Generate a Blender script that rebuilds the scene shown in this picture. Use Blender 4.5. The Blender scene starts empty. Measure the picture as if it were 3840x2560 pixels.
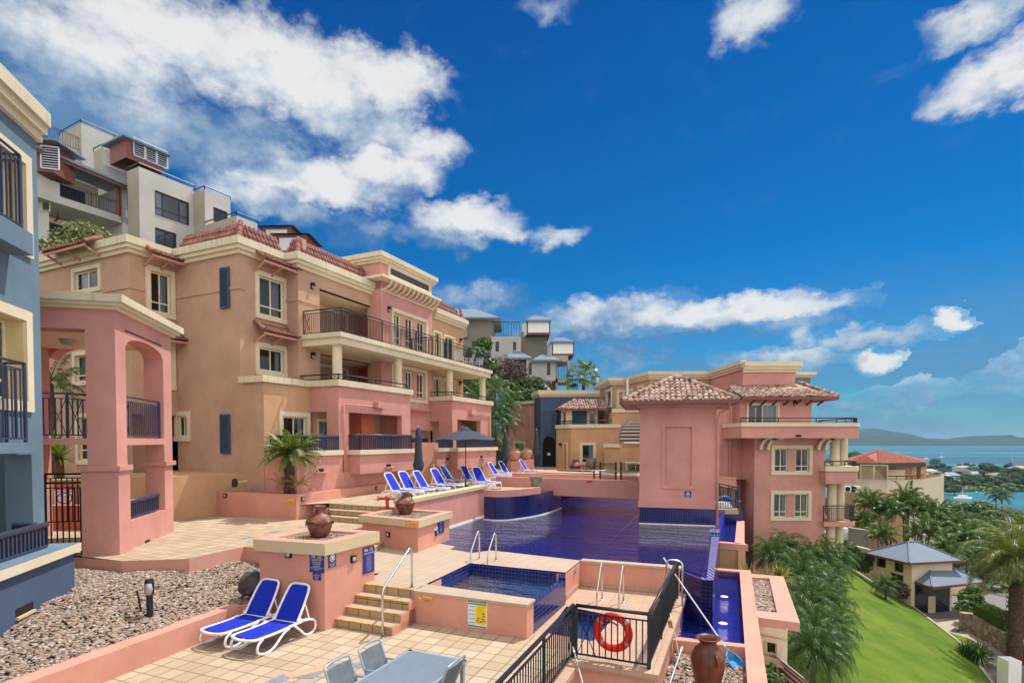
import bpy,bmesh,math,random
from mathutils import Vector,noise as mnoise
R=math.radians
C=bpy.context.scene.collection
scn=bpy.context.scene
random.seed(7)
# ---------------------------------------------------------------- camera
H=4.3;F=2060.0;CX=1920.0;YH=1652.0;PT=R(1.5)
PPY=YH+F*math.tan(PT)
cd=bpy.data.cameras.new('camera')
cam=bpy.data.objects.new('camera',cd);C.objects.link(cam)
cam.location=(0,0,H);cam.rotation_euler=(R(90)-PT,0,0)
cd.sensor_width=36;cd.lens=36*F/3840.0
cd.shift_y=(PPY-1280.0)/3840.0
cd.clip_start=0.1;cd.clip_end=60000
scn.camera=cam
# ---------------------------------------------------------------- light and exposure
SUN_EL,SUN_AZ=R(63),R(52)
sd=bpy.data.lights.new('sun','SUN');sd.energy=3.3;sd.angle=R(0.5);sd.color=(1,.967,.915)
sun=bpy.data.objects.new('sun',sd);C.objects.link(sun)
sv=Vector((math.cos(SUN_EL)*math.sin(SUN_AZ),math.cos(SUN_EL)*math.cos(SUN_AZ),math.sin(SUN_EL)))
sun.rotation_euler=sv.to_track_quat('Z','Y').to_euler()
scn.view_settings.view_transform='Standard'
scn.view_settings.look='None'
scn.view_settings.exposure=0.47
scn.view_settings.gamma=1
world=bpy.data.worlds.new('World');scn.world=world
world.use_nodes=True
class NT:
 """tiny node helper"""
 def __init__(s,tree):s.t=tree;s.n=tree.nodes;s.l=tree.links
 def new(s,typ,**kw):
  n=s.n.new(typ)
  for k,v in kw.items():setattr(n,k,v)
  return n
 def put(s,sock,v):
  if isinstance(v,bpy.types.NodeSocket):s.l.new(v,sock)
  elif v is not None:sock.default_value=v
 def math(s,op,a,b=None,c=None,clamp=False):
  n=s.new('ShaderNodeMath',operation=op,use_clamp=clamp)
  s.put(n.inputs[0],a)
  if b is not None:s.put(n.inputs[1],b)
  if c is not None:s.put(n.inputs[2],c)
  return n.outputs[0]
 def vmath(s,op,a,b=None):
  n=s.new('ShaderNodeVectorMath',operation=op)
  s.put(n.inputs[0],a)
  if b is not None:s.put(n.inputs[1],b)
  return n.outputs[0]
 def mix(s,f,a,b,blend='MIX'):
  n=s.new('ShaderNodeMix',data_type='RGBA',blend_type=blend)
  s.put(n.inputs[0],f)
  for i,v in((6,a),(7,b)):
   if isinstance(v,(tuple,list)) and len(v)==3:v=(*v,1)
   s.put(n.inputs[i],v)
  return n.outputs[2]
 def ramp(s,f,stops):
  n=s.new('ShaderNodeValToRGB');r=n.color_ramp
  while len(r.elements)>1:r.elements.remove(r.elements[-1])
  for i,(p,c) in enumerate(stops):
   e=r.elements[0] if i==0 else r.elements.new(p)
   e.position=p;e.color=(*c,1) if len(c)==3 else c
  s.put(n.inputs[0],f)
  return n.outputs[0]
 def mrange(s,v,a,b,c=0.0,d=1.0,smooth=False):
  n=s.new('ShaderNodeMapRange')
  if smooth:n.interpolation_type='SMOOTHSTEP'
  s.put(n.inputs[0],v)
  for i,q in zip((1,2,3,4),(a,b,c,d)):n.inputs[i].default_value=q
  return n.outputs[0]
 def noise(s,vec,scale,detail=3,rough=.5,out=0,dim='3D'):
  n=s.new('ShaderNodeTexNoise',noise_dimensions=dim)
  if vec is not None:s.l.new(vec,n.inputs['Vector'])
  n.inputs['Scale'].default_value=scale;n.inputs['Detail'].default_value=detail
  n.inputs['Roughness'].default_value=rough
  return n.outputs[out]
 def sepxyz(s,v):
  n=s.new('ShaderNodeSeparateXYZ');s.l.new(v,n.inputs[0]);return n.outputs
 def comb(s,x,y,z):
  n=s.new('ShaderNodeCombineXYZ')
  for i,v in enumerate((x,y,z)):s.put(n.inputs[i],v)
  return n.outputs[0]
def make_world():
 N=NT(world.node_tree);N.n.clear()
 out=N.new('ShaderNodeOutputWorld');bg=N.new('ShaderNodeBackground')
 sky=N.new('ShaderNodeTexSky',sky_type='NISHITA',sun_disc=False)
 sky.sun_elevation=SUN_EL;sky.sun_rotation=SUN_AZ
 sky.altitude=50;sky.air_density=1.0;sky.dust_density=.5;sky.ozone_density=3.0
 tc=N.new('ShaderNodeTexCoord')
 d=N.vmath('NORMALIZE',tc.outputs['Generated'])
 x,y,z=N.sepxyz(d)
 az=N.math('MULTIPLY',N.math('ARCTAN2',x,y),57.29578)
 el=N.math('MULTIPLY',N.math('ARCSINE',z),57.29578)
 # colour of the clear sky: the physical sky, deepened like the polarised blue of the place
 g=N.new('ShaderNodeGamma');N.l.new(sky.outputs[0],g.inputs[0]);g.inputs[1].default_value=1.0
 clear=N.mix(1.0,g.outputs[0],N.ramp(N.mrange(el,0,42),SKY_TINT),'MULTIPLY')
 # cloud density: a handful of cumulus banks given by azimuth / elevation
 wv=N.comb(N.math('MULTIPLY',az,.05),N.math('MULTIPLY',el,.075),0.0)
 n1=N.noise(wv,2.2,8,.58);n2=N.noise(N.vmath('ADD',wv,(7.3,2.1,4.0)),5.5,8,.6)
 wx=N.math('MULTIPLY',N.math('SUBTRACT',n1,.5),8.0);wy=N.math('MULTIPLY',N.math('SUBTRACT',n2,.5),5.0)
 azw=N.math('ADD',az,wx);elw=N.math('ADD',el,wy)
 dens=None;wsum=None;lsum=None
 for(a0,e0,ra,re,st,lit) in CLOUDS:
  u=N.math('MULTIPLY',N.math('SUBTRACT',azw,a0),1/(ra*1.13))
  v0=N.math('MULTIPLY',N.math('SUBTRACT',elw,e0),1/(re*1.15))
  r2=N.math('ADD',N.math('MULTIPLY',u,u),N.math('MULTIPLY',v0,v0))
  f=N.math('MULTIPLY',N.math('MULTIPLY_ADD',r2,-.72,1.0,clamp=True),st)
  l=N.math('MULTIPLY',f,N.math('MULTIPLY_ADD',v0,.22,lit))
  dens=f if dens is None else N.math('MAXIMUM',dens,f)
  wsum=f if wsum is None else N.math('ADD',wsum,f)
  lsum=l if lsum is None else N.math('ADD',lsum,l)
 litf=N.math('DIVIDE',lsum,N.math('MAXIMUM',wsum,.02))
 det=N.noise(wv,6.0,10,.62)
 dd=N.math('ADD',dens,N.math('MULTIPLY',N.math('SUBTRACT',det,.5),1.0))
 thin=N.noise(N.vmath('ADD',N.comb(N.math('MULTIPLY',az,.035),N.math('MULTIPLY',el,.13),0.0),(3,9,1)),2.4,8,.62)
 low=N.math('MULTIPLY',N.mrange(thin,.34,.62),N.mrange(el,17,4,0,.72))
 cov=N.math('MAXIMUM',N.mrange(dd,.02,.95,smooth=True),low)
 n3=N.noise(N.vmath('ADD',wv,(1.0,5.0,2.0)),3.2,7,.6)
 body=N.math('ADD',N.math('MULTIPLY_ADD',N.math('SUBTRACT',n3,.5),2.0,litf),N.math('MULTIPLY',N.math('SUBTRACT',cov,.8),.25))
 cc=N.ramp(body,[(.12,CLOUD_DARK),(.50,CLOUD_MID),(.86,CLOUD_LIT),(1,CLOUD_LIT)])
 col=N.mix(cov,clear,cc)
 # unseen bright cloud added behind and overhead, as fill light for shaded fronts
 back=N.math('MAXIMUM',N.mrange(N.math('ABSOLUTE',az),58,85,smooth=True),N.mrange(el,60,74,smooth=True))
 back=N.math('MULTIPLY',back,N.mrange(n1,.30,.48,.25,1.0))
 col=N.mix(back,col,CLOUD_FILL)
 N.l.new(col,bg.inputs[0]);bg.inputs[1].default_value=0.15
 N.l.new(bg.outputs[0],out.inputs[0])
 world.cycles.sampling_method='MANUAL';world.cycles.sample_map_resolution=512
SKY_TINT=[(0.0,(.14,.33,.40)),(.12,(.06,.30,.42)),(.35,(.004,.255,.45)),(1,(.001,.155,.39))]
CLOUD_DARK,CLOUD_MID,CLOUD_LIT=(.62,1.25,2.25),(1.9,2.45,3.1),(3.9,4.0,4.05)
CLOUD_FILL=(6.7,6.5,6.3)
def azel(x,y):
 d=Vector(ray(x,y)).normalized()
 return math.degrees(math.atan2(d.x,d.y)),math.degrees(math.asin(d.z))
 # ---------------------------------------------------------------- measuring helpers: a sight line from the
 # photographer's standpoint cut with a real plane gives the true position of a corner
def ray(x,y):
 a=(x-CX)/F;b=(PPY-y)/F;c,s=math.cos(PT),math.sin(PT)
 return(a,c+b*s,b*c-s)
def G(x,y,z=0.0):
 d=ray(x,y);t=(z-H)/d[2]
 return Vector((d[0]*t,d[1]*t,z))
def D(x,y,Y):
 d=ray(x,y);t=Y/d[1]
 return Vector((d[0]*t,Y,H+d[2]*t))
def V2(p):return Vector((p[0],p[1]))
def on(p,dr,x,y=YH):
 """walk from p along plan direction dr until pixel column x"""
 d=ray(x,y);
 k=d[0]/d[1]
 t=(k*p[1]-p[0])/(dr[0]-k*dr[1])
 return Vector((p[0]+dr[0]*t,p[1]+dr[1]*t))
def hit(p0,p1,x,y):
 """pixel on the vertical plane p0-p1 -> (distance along, height)"""
 d=ray(x,y);e=V2(p1)-V2(p0);L=e.length;e=e/L
 n=Vector((-e.y,e.x));t=(n.x*p0[0]+n.y*p0[1])/(n.x*d[0]+n.y*d[1])
 q=Vector((d[0]*t,d[1]*t))
 return(q-V2(p0)).dot(e),H+d[2]*t
def zat(p,y):
 """height seen at pixel row y above plan point p"""
 X,Y=p[0],p[1]
 xx=CX+F*X/Y
 d=ray(xx,y);t=Y/d[1]
 return H+d[2]*t
def dirv(deg):return Vector((math.sin(R(deg)),math.cos(R(deg))))
def perp(d):return Vector((d[1],-d[0]))
_cl=[(620,120,420,170,1,.95),(1000,250,380,170,1,1),(1400,300,270,130,1,.95),(1560,300,130,90,.9,1),(1150,350,300,110,1,.9),(350,230,380,160,1,.8),(100,120,250,150,.9,.55),(500,480,480,150,.95,.2),(250,400,300,200,.9,.25),(900,520,300,110,.9,.25),(1350,480,250,90,.95,.6),(1560,540,160,90,.95,.85),(1200,680,340,95,1,.85),(1450,640,200,80,1,.85),(900,720,200,80,.9,.5),(1050,790,220,50,.8,.35),(1750,830,190,80,1,.95),(1680,900,160,50,.7,.4),(1900,880,100,40,.8,.75),(2090,885,100,50,.85,.7),(1450,860,220,60,.5,.4),(1300,900,180,50,.4,.3),(2820,60,130,110,.8,.85),(2060,30,90,60,.45,.6),(3700,60,230,90,.8,.75),(3760,290,260,120,1,.95),(3640,310,120,60,.8,.8),(3810,200,120,80,.7,.6),(3400,240,80,40,.3,.4),(2300,1180,260,70,.9,.7),(2780,1165,380,55,1,.85),(2150,1240,250,60,.7,.35),(1800,1120,170,60,.6,.5),(2480,1250,200,40,.6,.35),(2950,1220,220,40,.6,.4),(3280,1260,210,45,.8,.7),(3607,1187,52,32,1,.95),(3300,1352,65,30,1,.85),(2950,1345,240,45,.8,.65),(3080,1390,160,35,.6,.5),(3000,1270,60,40,.6,.6),(2350,1340,260,70,.55,.3),(3500,1480,260,40,.55,.4),(3150,1530,300,50,.5,.35),(3780,1420,120,60,.6,.45),(3820,1300,50,50,.6,.6)]
def _cloud(x,y,rx,ry,s,l):
 a0,e0=azel(x,y);return a0,e0,abs(azel(x+rx,y)[0]-azel(x-rx,y)[0])/2,abs(azel(x,y-ry)[1]-azel(x,y+ry)[1])/2,s,l
CLOUDS=[_cloud(*c) for c in _cl]
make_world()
# ---------------------------------------------------------------- mesh builder
ORG={}
class MB:
 def __init__(s):s.v=[];s.f=[];s.m=[];s.uv=[]
 def face(s,pts,m=0,uv=None):
  i=len(s.v);s.v+=[tuple(p) for p in pts];s.f.append(tuple(range(i,i+len(pts))));s.m.append(m);s.uv.append(uv)
 def mesh(s,vs,fs,m=0):
  i=len(s.v);s.v+=[tuple(p) for p in vs]
  for f in fs:s.f.append(tuple(k+i for k in f));s.m.append(m);s.uv.append(None)
 def prism(s,poly,z0,z1,m=0,top=True,bottom=True,mt=None,mb=None):
  """vertical prism over a plan polygon (any winding)"""
  P=[(p[0],p[1]) for p in poly]
  if sum(P[i][0]*P[(i+1)%len(P)][1]-P[(i+1)%len(P)][0]*P[i][1] for i in range(len(P)))<0:P=P[::-1]
  n=len(P)
  for i in range(n):
   a,b=P[i],P[(i+1)%n]
   s.face([(*a,z0),(*b,z0),(*b,z1),(*a,z1)],m)
  if top:s.face([(*p,z1) for p in P],m if mt is None else mt)
  if bottom:s.face([(*p,z0) for p in P[::-1]],m if mb is None else mb)
 def obox(s,o,u,v,lu,lv,z0,z1,m=0):
  """box from plan corner o, axes u,v"""
  o=V2(o);u=V2(u);v=V2(v)
  s.prism([o,o+u*lu,o+u*lu+v*lv,o+v*lv],z0,z1,m)
 def box(s,c,sx,sy,sz,rot=0,m=0):
  """box centred at c"""
  ca,sa=math.cos(rot),math.sin(rot)
  P=[(c[0]+ca*a*sx/2-sa*b*sy/2,c[1]+sa*a*sx/2+ca*b*sy/2) for a,b in((-1,-1),(1,-1),(1,1),(-1,1))]
  s.prism(P,c[2]-sz/2,c[2]+sz/2,m)
 def beam(s,a,b,w,h,m=0,up=(0,0,1)):
  """rectangular bar from a to b"""
  a,b=Vector(a),Vector(b);d=(b-a).normalized();up=Vector(up)
  r=d.cross(up)
  if r.length<1e-4:r=d.cross(Vector((1,0,0)))
  r.normalize();q=r.cross(d)
  c=[(-w/2,-h/2),(w/2,-h/2),(w/2,h/2),(-w/2,h/2)]
  A=[a+r*x+q*y for x,y in c];B=[b+r*x+q*y for x,y in c]
  s.mesh(A+B,[(0,1,5,4),(1,2,6,5),(2,3,7,6),(3,0,4,7),(3,2,1,0),(4,5,6,7)],m)
 def tube(s,pts,r,n=8,m=0,caps=True,closed=False):
  P=[Vector(p) for p in pts];k=len(P)
  rr=r if isinstance(r,(list,tuple)) else[r]*k
  rings=[];prev=None
  for i in range(k):
   if closed:d=P[(i+1)%k]-P[i-1]
   else:d=P[min(i+1,k-1)]-P[max(i-1,0)]
   d.normalize()
   if prev is None:
    a=d.cross(Vector((0,0,1)))
    if a.length<1e-3:a=d.cross(Vector((0,1,0)))
   else:
    a=prev-d*prev.dot(d)
    if a.length<1e-4:a=d.cross(Vector((0,1,0)))
   a.normalize();prev=a;b=d.cross(a)
   rings.append([P[i]+(a*math.cos(t)+b*math.sin(t))*rr[i] for t in[2*math.pi*j/n for j in range(n)]])
  vs=[p for ring in rings for p in ring];fs=[]
  for i in range(k if closed else k-1):
   i2=(i+1)%k
   for j in range(n):
    j2=(j+1)%n
    fs.append((i*n+j,i*n+j2,i2*n+j2,i2*n+j))
  if caps and not closed:
   fs.append(tuple(range(n))[::-1]);fs.append(tuple((k-1)*n+j for j in range(n)))
  s.mesh(vs,fs,m)
 def lathe(s,prof,c,n=24,m=0,sx=1.0,sy=1.0):
  vs=[];fs=[]
  for(r,z) in prof:
   for j in range(n):
    t=2*math.pi*j/n;vs.append((c[0]+r*math.cos(t)*sx,c[1]+r*math.sin(t)*sy,c[2]+z))
  for i in range(len(prof)-1):
   for j in range(n):
    j2=(j+1)%n;fs.append((i*n+j,i*n+j2,(i+1)*n+j2,(i+1)*n+j))
  s.mesh(vs,fs,m)
 def wall(s,p0,p1,z0,z1,holes=(),dep=.14,m=0,mr=None):
  """vertical wall seen left (p0) to right (p1) from outside, with rectangular openings (u0,u1,v0,v1) and reveals"""
  p0=V2(p0);p1=V2(p1);L=(p1-p0).length;e=(p1-p0)/L;nin=-perp(e)
  us=sorted(set([0,L]+[min(max(h[i],0),L) for h in holes for i in(0,1)]))
  zs=sorted(set([z0,z1]+[min(max(h[i],z0),z1) for h in holes for i in(2,3)]))
  P=lambda u,z,d=0:(p0.x+e.x*u+nin.x*d,p0.y+e.y*u+nin.y*d,z)
  for i in range(len(us)-1):
   for j in range(len(zs)-1):
    cu=(us[i]+us[i+1])/2;cz=(zs[j]+zs[j+1])/2
    if any(h[0]<cu<h[1] and h[2]<cz<h[3] for h in holes):continue
    s.face([P(us[i],zs[j]),P(us[i+1],zs[j]),P(us[i+1],zs[j+1]),P(us[i],zs[j+1])],m)
  for(a,b,c,d) in holes:
   k=m if mr is None else mr
   s.face([P(a,c),P(a,d),P(a,d,dep),P(a,c,dep)],k);s.face([P(b,d),P(b,c),P(b,c,dep),P(b,d,dep)],k)
   s.face([P(a,d),P(b,d),P(b,d,dep),P(a,d,dep)],k);s.face([P(b,c),P(a,c),P(a,c,dep),P(b,c,dep)],k)
 def build(s,name,mat,parent=None,org=None,smooth=False,uvrot=0.0,kind=None,label=None,cat=None,group=None,weld=False):
  o=Vector(ORG.get(parent.name,(0,0,0))) if parent is not None else Vector(org or(0,0,0))
  if org is None and parent is None and s.v:
   xs=[p[0] for p in s.v];ys=[p[1] for p in s.v];zs=[p[2] for p in s.v]
   o=Vector(((min(xs)+max(xs))/2,(min(ys)+max(ys))/2,min(zs)))
  me=bpy.data.meshes.new(name)
  me.from_pydata([(p[0]-o.x,p[1]-o.y,p[2]-o.z) for p in s.v],[],s.f)
  mats=mat if isinstance(mat,(list,tuple)) else[mat]
  for q in mats:me.materials.append(q)
  if len(mats)>1:me.polygons.foreach_set('material_index',s.m)
  # metre UVs: run along the face / height, plan axes on flat faces
  uvl=me.uv_layers.new(name='uv');cr,sr=math.cos(uvrot),math.sin(uvrot)
  dat=[0.0]*(2*len(me.loops));k=0
  for fi,f in enumerate(s.f):
   if s.uv[fi] is not None:
    for q in s.uv[fi]:dat[k]=q[0];dat[k+1]=q[1];k+=2
    continue
   a,b,c=(s.v[f[0]],s.v[f[1]],s.v[f[2]])
   ux,uy,uz=b[0]-a[0],b[1]-a[1],b[2]-a[2];vx,vy,vz=c[0]-b[0],c[1]-b[1],c[2]-b[2]
   nx,ny,nz=uy*vz-uz*vy,uz*vx-ux*vz,ux*vy-uy*vx
   l=math.sqrt(nx*nx+ny*ny+nz*nz) or 1
   if abs(nz)/l>.7:
    for vi in f:
     p=s.v[vi];dat[k]=p[0]*cr+p[1]*sr;dat[k+1]=-p[0]*sr+p[1]*cr;k+=2
   else:
    h=math.hypot(nx,ny) or 1;tx,ty=-ny/h,nx/h
    for vi in f:
     p=s.v[vi];dat[k]=p[0]*tx+p[1]*ty;dat[k+1]=p[2];k+=2
  uvl.data.foreach_set('uv',dat)
  if smooth:me.polygons.foreach_set('use_smooth',[True]*len(me.polygons))
  me.update()
  if weld or smooth:
   bm=bmesh.new();bm.from_mesh(me)
   if weld:bmesh.ops.remove_doubles(bm,verts=bm.verts,dist=1e-4)
   bmesh.ops.recalc_face_normals(bm,faces=bm.faces)
   bm.to_mesh(me);bm.free()
  ob=bpy.data.objects.new(name,me);C.objects.link(ob)
  if parent is not None:
   ob.parent=parent;ORG[ob.name]=o
  else:
   ob.location=o;ORG[ob.name]=o
  tag(ob,label,cat,group,kind)
  return ob
def tag(o,label=None,cat=None,group=None,kind=None):
 if label:o['label']=label
 if cat:o['category']=cat
 if group:o['group']=group
 if kind:o['kind']=kind
 return o
def thing(name,label,cat,loc=(0,0,0),group=None):
 o=bpy.data.objects.new(name,None);C.objects.link(o);o.location=loc;o.empty_display_size=.2
 ORG[o.name]=Vector(loc)
 return tag(o,label,cat,group)
def clone(o,parent=None):
 c=o.copy();C.objects.link(c);c.parent=parent
 for ch in list(o.children):clone(ch,c)
 return c
def place(o,loc,rz=0.0,label=None,group=None,scale=None):
 o.location=loc;o.rotation_euler=(0,0,rz)
 if label:o['label']=label
 if group:o['group']=group
 if scale:o.scale=scale
 return o
def arc(c,r,a0,a1,n,z=None):
 P=[]
 for i in range(n+1):
  t=a0+(a1-a0)*i/n;q=(c[0]+r*math.cos(t),c[1]+r*math.sin(t))
  P.append(q if z is None else(*q,z))
 return P
def bez(pts,n):
 """smooth curve through points (Catmull-Rom)"""
 P=[Vector(p) for p in pts];out=[]
 for i in range(len(P)-1):
  a,b,c,d=P[max(i-1,0)],P[i],P[i+1],P[min(i+2,len(P)-1)]
  for k in range(n):
   t=k/n
   out.append(.5*((2*b)+(c-a)*t+(2*a-5*b+4*c-d)*t*t+(-a+3*b-3*c+d)*t**3))
 out.append(P[-1]);return out
 # ---------------------------------------------------------------- materials
def mat(name,col=(.5,.5,.5),rough=.8,metal=0.0,spec=.4,fn=None):
 m=bpy.data.materials.new(name);m.use_nodes=True
 N=NT(m.node_tree);b=N.n['Principled BSDF']
 b.inputs['Base Color'].default_value=(*col,1);b.inputs['Roughness'].default_value=rough
 b.inputs['Metallic'].default_value=metal;b.inputs['Specular IOR Level'].default_value=spec
 if fn:fn(N,b)
 return m
def srgb(r,g,b):
 f=lambda c:(c/255/12.92) if c/255<=.04045 else((c/255+.055)/1.055)**2.4
 return(f(r),f(g),f(b))
def bump(N,b,h,strength=.3,dist=.02):
 n=N.new('ShaderNodeBump');N.l.new(h,n.inputs['Height']);n.inputs['Strength'].default_value=strength
 n.inputs['Distance'].default_value=dist;N.l.new(n.outputs[0],b.inputs['Normal'])
def objco(N):return N.new('ShaderNodeNewGeometry').outputs['Position']
def stucco(name,col,streak=0.0,var=.12,rough=.85):
 """rendered masonry paint: mottled, a little grime running down"""
 def fn(N,b):
  p=objco(N)
  n1=N.noise(p,.55,5,.6);n2=N.noise(p,3.5,4,.6)
  dark=tuple(c*(1-var*1.6) for c in col);lite=tuple(min(1,c*(1+var*.8)) for c in col)
  c=N.mix(N.mrange(n1,.3,.7),dark,lite)
  c=N.mix(N.math('MULTIPLY',N.mrange(n2,.52,.75),.22),c,tuple(x*.72 for x in col))
  sx,sy,sz=N.sepxyz(p)
  st=N.noise(N.comb(N.math('MULTIPLY',sx,8.0),N.math('MULTIPLY',sy,8.0),N.math('MULTIPLY',sz,.5)),1.0,6,.72)
  k=N.math('MULTIPLY',N.mrange(st,.54,.74),.18+streak)
  c=N.mix(k,c,tuple(x*.35 for x in col) if streak else tuple(x*.7 for x in col))
  N.l.new(c,b.inputs['Base Color'])
  bump(N,b,N.noise(p,38,3,.6),.25,.006)
 return mat(name,col,rough,fn=fn,spec=.25)
PINK=stucco('dusty_pink_render',srgb(206,148,137))
SALMON=stucco('salmon_warm_bounce_render',srgb(212,152,133))  # pool wall pink, with warm reflected light put into its colour
TAN=stucco('tan_render',srgb(190,153,128))
OCHRE=stucco('ochre_render',srgb(198,158,122))
CORAL=stucco('coral_render',srgb(200,104,78))
CREAM=stucco('cream_render',srgb(220,206,176),streak=.0,var=.07)
CREAMST=stucco('stained_cream_render',srgb(214,202,174),streak=.5,var=.08)
CAPPINK=stucco('pale_pink_coping',srgb(208,152,136),var=.08)
CAPBEIGE=stucco('beige_coping',srgb(204,186,152),var=.06)
BLUEW=stucco('slate_blue_render',srgb(106,128,143))
BLUED=stucco('dark_blue_render',srgb(78,94,120))
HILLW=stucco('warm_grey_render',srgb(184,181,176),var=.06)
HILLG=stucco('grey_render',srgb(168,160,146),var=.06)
HILLD=stucco('dark_grey_render',srgb(140,134,124),var=.06)  # darkest of the hillside greys
PALECREAM=stucco('pale_cream_render',srgb(228,212,184),var=.05)
def tilem(name,c1,c2,mortar,w,h,ms,rough=.5,bs=.4,off=0.0,noisev=.25,spec=.5):
 def fn(N,b):
  uv=N.new('ShaderNodeUVMap').outputs[0]
  br=N.new('ShaderNodeTexBrick');br.offset=off;br.squash=1
  N.l.new(uv,br.inputs['Vector'])
  for k,v in(('Color1',c1),('Color2',c2),('Mortar',mortar)):br.inputs[k].default_value=(*v,1)
  br.inputs['Scale'].default_value=1;br.inputs['Mortar Size'].default_value=ms
  br.inputs['Mortar Smooth'].default_value=.1;br.inputs['Bias'].default_value=0
  br.inputs['Brick Width'].default_value=w;br.inputs['Row Height'].default_value=h
  p=objco(N)
  n=N.noise(p,1.1,6,.65)
  c=N.mix(N.math('MULTIPLY',N.mrange(n,.35,.75),noisev),br.outputs['Color'],tuple(x*.55 for x in c1))
  n2=N.noise(p,9,4,.7)
  c=N.mix(N.math('MULTIPLY',N.mrange(n2,.5,.8),noisev*.8),c,tuple(min(1,x*1.25) for x in c1))
  N.l.new(c,b.inputs['Base Color'])
  bump(N,b,N.math('SUBTRACT',N.math('MULTIPLY',n2,.1),br.outputs['Fac']),bs,.004)
  N.put(b.inputs['Roughness'],N.math('ADD',rough,N.math('MULTIPLY',br.outputs['Fac'],.3)))
 return mat(name,c1,rough,fn=fn,spec=spec)
DECKT=tilem('sandstone_floor_tile',srgb(192,172,146),srgb(172,150,122),srgb(122,98,80),.36,.36,.012,.7)
COPET=tilem('beige_pool_surround_tile',srgb(184,164,142),srgb(178,157,136),srgb(160,138,116),.33,.33,.006,.65,noisev=.2)
PLUNGET=tilem('pinkish_floor_tile',srgb(190,158,134),srgb(182,148,124),srgb(156,132,112),.42,.42,.008,.6)
RISER=tilem('step_riser_tile',srgb(186,158,120),srgb(174,144,106),srgb(100,78,58),.33,.5,.012,.7)
MOSAIC=tilem('cobalt_mosaic_tile',srgb(16,24,104),srgb(10,14,72),srgb(66,76,128),.10,.10,.005,.16,noisev=.15)
POOLFL=tilem('deep_blue_pool_floor_tile',srgb(20,40,190),srgb(44,30,165),srgb(22,32,150),.12,.12,.004,.5,noisev=.5)
BLUESTEP=tilem('pale_blue_coping_tile',srgb(36,42,130),srgb(28,34,108),srgb(190,196,220),.12,.12,.007,.25)
def plain(name,r,g,b,rough=.6,metal=0.0,spec=.4,var=.0):
 c=srgb(r,g,b)
 def fn(N,bs):
  n=N.noise(objco(N),6,4,.6)
  N.l.new(N.mix(N.mrange(n,.3,.7),tuple(x*(1-var) for x in c),tuple(min(1,x*(1+var)) for x in c)),bs.inputs['Base Color'])
 return mat(name,c,rough,metal,spec,fn if var else None)
BLACK=plain('black_painted_metal',30,32,40,.42)
NAVY=plain('dark_navy_metal',58,64,88,.4)
STEEL=plain('stainless_steel',215,213,208,.22,1.0)
ALU=plain('pale_aluminium',205,208,212,.4,.6)
WHITEP=plain('white_plastic',238,238,242,.4,var=.03)
WHITE=plain('white_paint',235,233,228,.6,var=.04)
BLUEF=plain('royal_blue_mesh_fabric',4,40,176,.8,var=.12)
BLUEF2=plain('faded_blue_fabric',44,92,206,.85,var=.12)
CHAR=plain('charcoal_canvas',62,66,80,.9,var=.15)
GREYF=plain('grey_sling_fabric',104,112,120,.75,var=.15)
GREYM=plain('silver_grey_metal',158,172,186,.35,.3)
TABLET=plain('blue_grey_table_top',112,128,142,.4,.0,.5,var=.05)
RED=plain('red_life_ring_plastic',226,32,30,.4,var=.06)
REDD=plain('dull_red_paint',178,62,66,.6,var=.1)
SILV=plain('silver_reflective_tape',165,150,150,.5,.2)
YELLOW=plain('worn_yellow_safety_paint',192,156,74,.7,var=.3)
BROWNW=plain('dark_red_timber',124,74,68,.6,var=.1)
PINKW=plain('pink_painted_timber',190,132,116,.7,var=.1)
SHUT=plain('slate_shutter_paint',62,76,104,.55,var=.08)
FRAMEC=plain('cream_window_frame',226,214,180,.5,var=.05)
FRAMED=plain('dark_window_frame',52,54,60,.4)
LOUVW=plain('white_louvre',205,208,214,.5)
SIGNB=plain('navy_sign_face',40,48,128,.4)
SIGNW=plain('white_sign_face',236,236,236,.45)
SIGNY=plain('amber_sign_face',226,158,44,.5)
SIGNO=plain('faded_orange_sign_face',222,150,84,.5)
SIGNT=plain('teal_sign_face',34,140,160,.45)
SIGNYL=plain('yellow_sign_panel',244,206,40,.45)
SIGNR=plain('red_sign_face',196,44,52,.5)
INK=plain('black_ink',26,26,28,.6)
STONE=plain('mossy_grey_stone',136,128,112,.9,var=.3)
ROCK=plain('dark_basalt_rock',74,66,66,.9,var=.35)
CORR=None
def _corr(N,b):
 sx,sy,sz=N.sepxyz(N.new('ShaderNodeUVMap').outputs[0])
 w=N.math('SINE',N.math('MULTIPLY',sx,60.0))
 bump(N,b,w,.6,.02)
 n=N.noise(objco(N),.8,4,.6)
 N.l.new(N.mix(n,srgb(98,114,132),srgb(122,138,154)),b.inputs['Base Color'])
CORR=mat('blue_grey_metal_roofing',srgb(130,146,166),.5,.0,fn=_corr)
def _awn(N,b):
 sx,sy,sz=N.sepxyz(N.new('ShaderNodeUVMap').outputs[0])
 w=N.math('GREATER_THAN',N.math('SINE',N.math('MULTIPLY',sy,42.0)),0.0)
 N.l.new(N.mix(w,srgb(226,216,200),srgb(62,76,122)),b.inputs['Base Color'])
AWN=mat('blue_and_white_striped_canvas',(.5,.5,.5),.85,fn=_awn)
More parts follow.
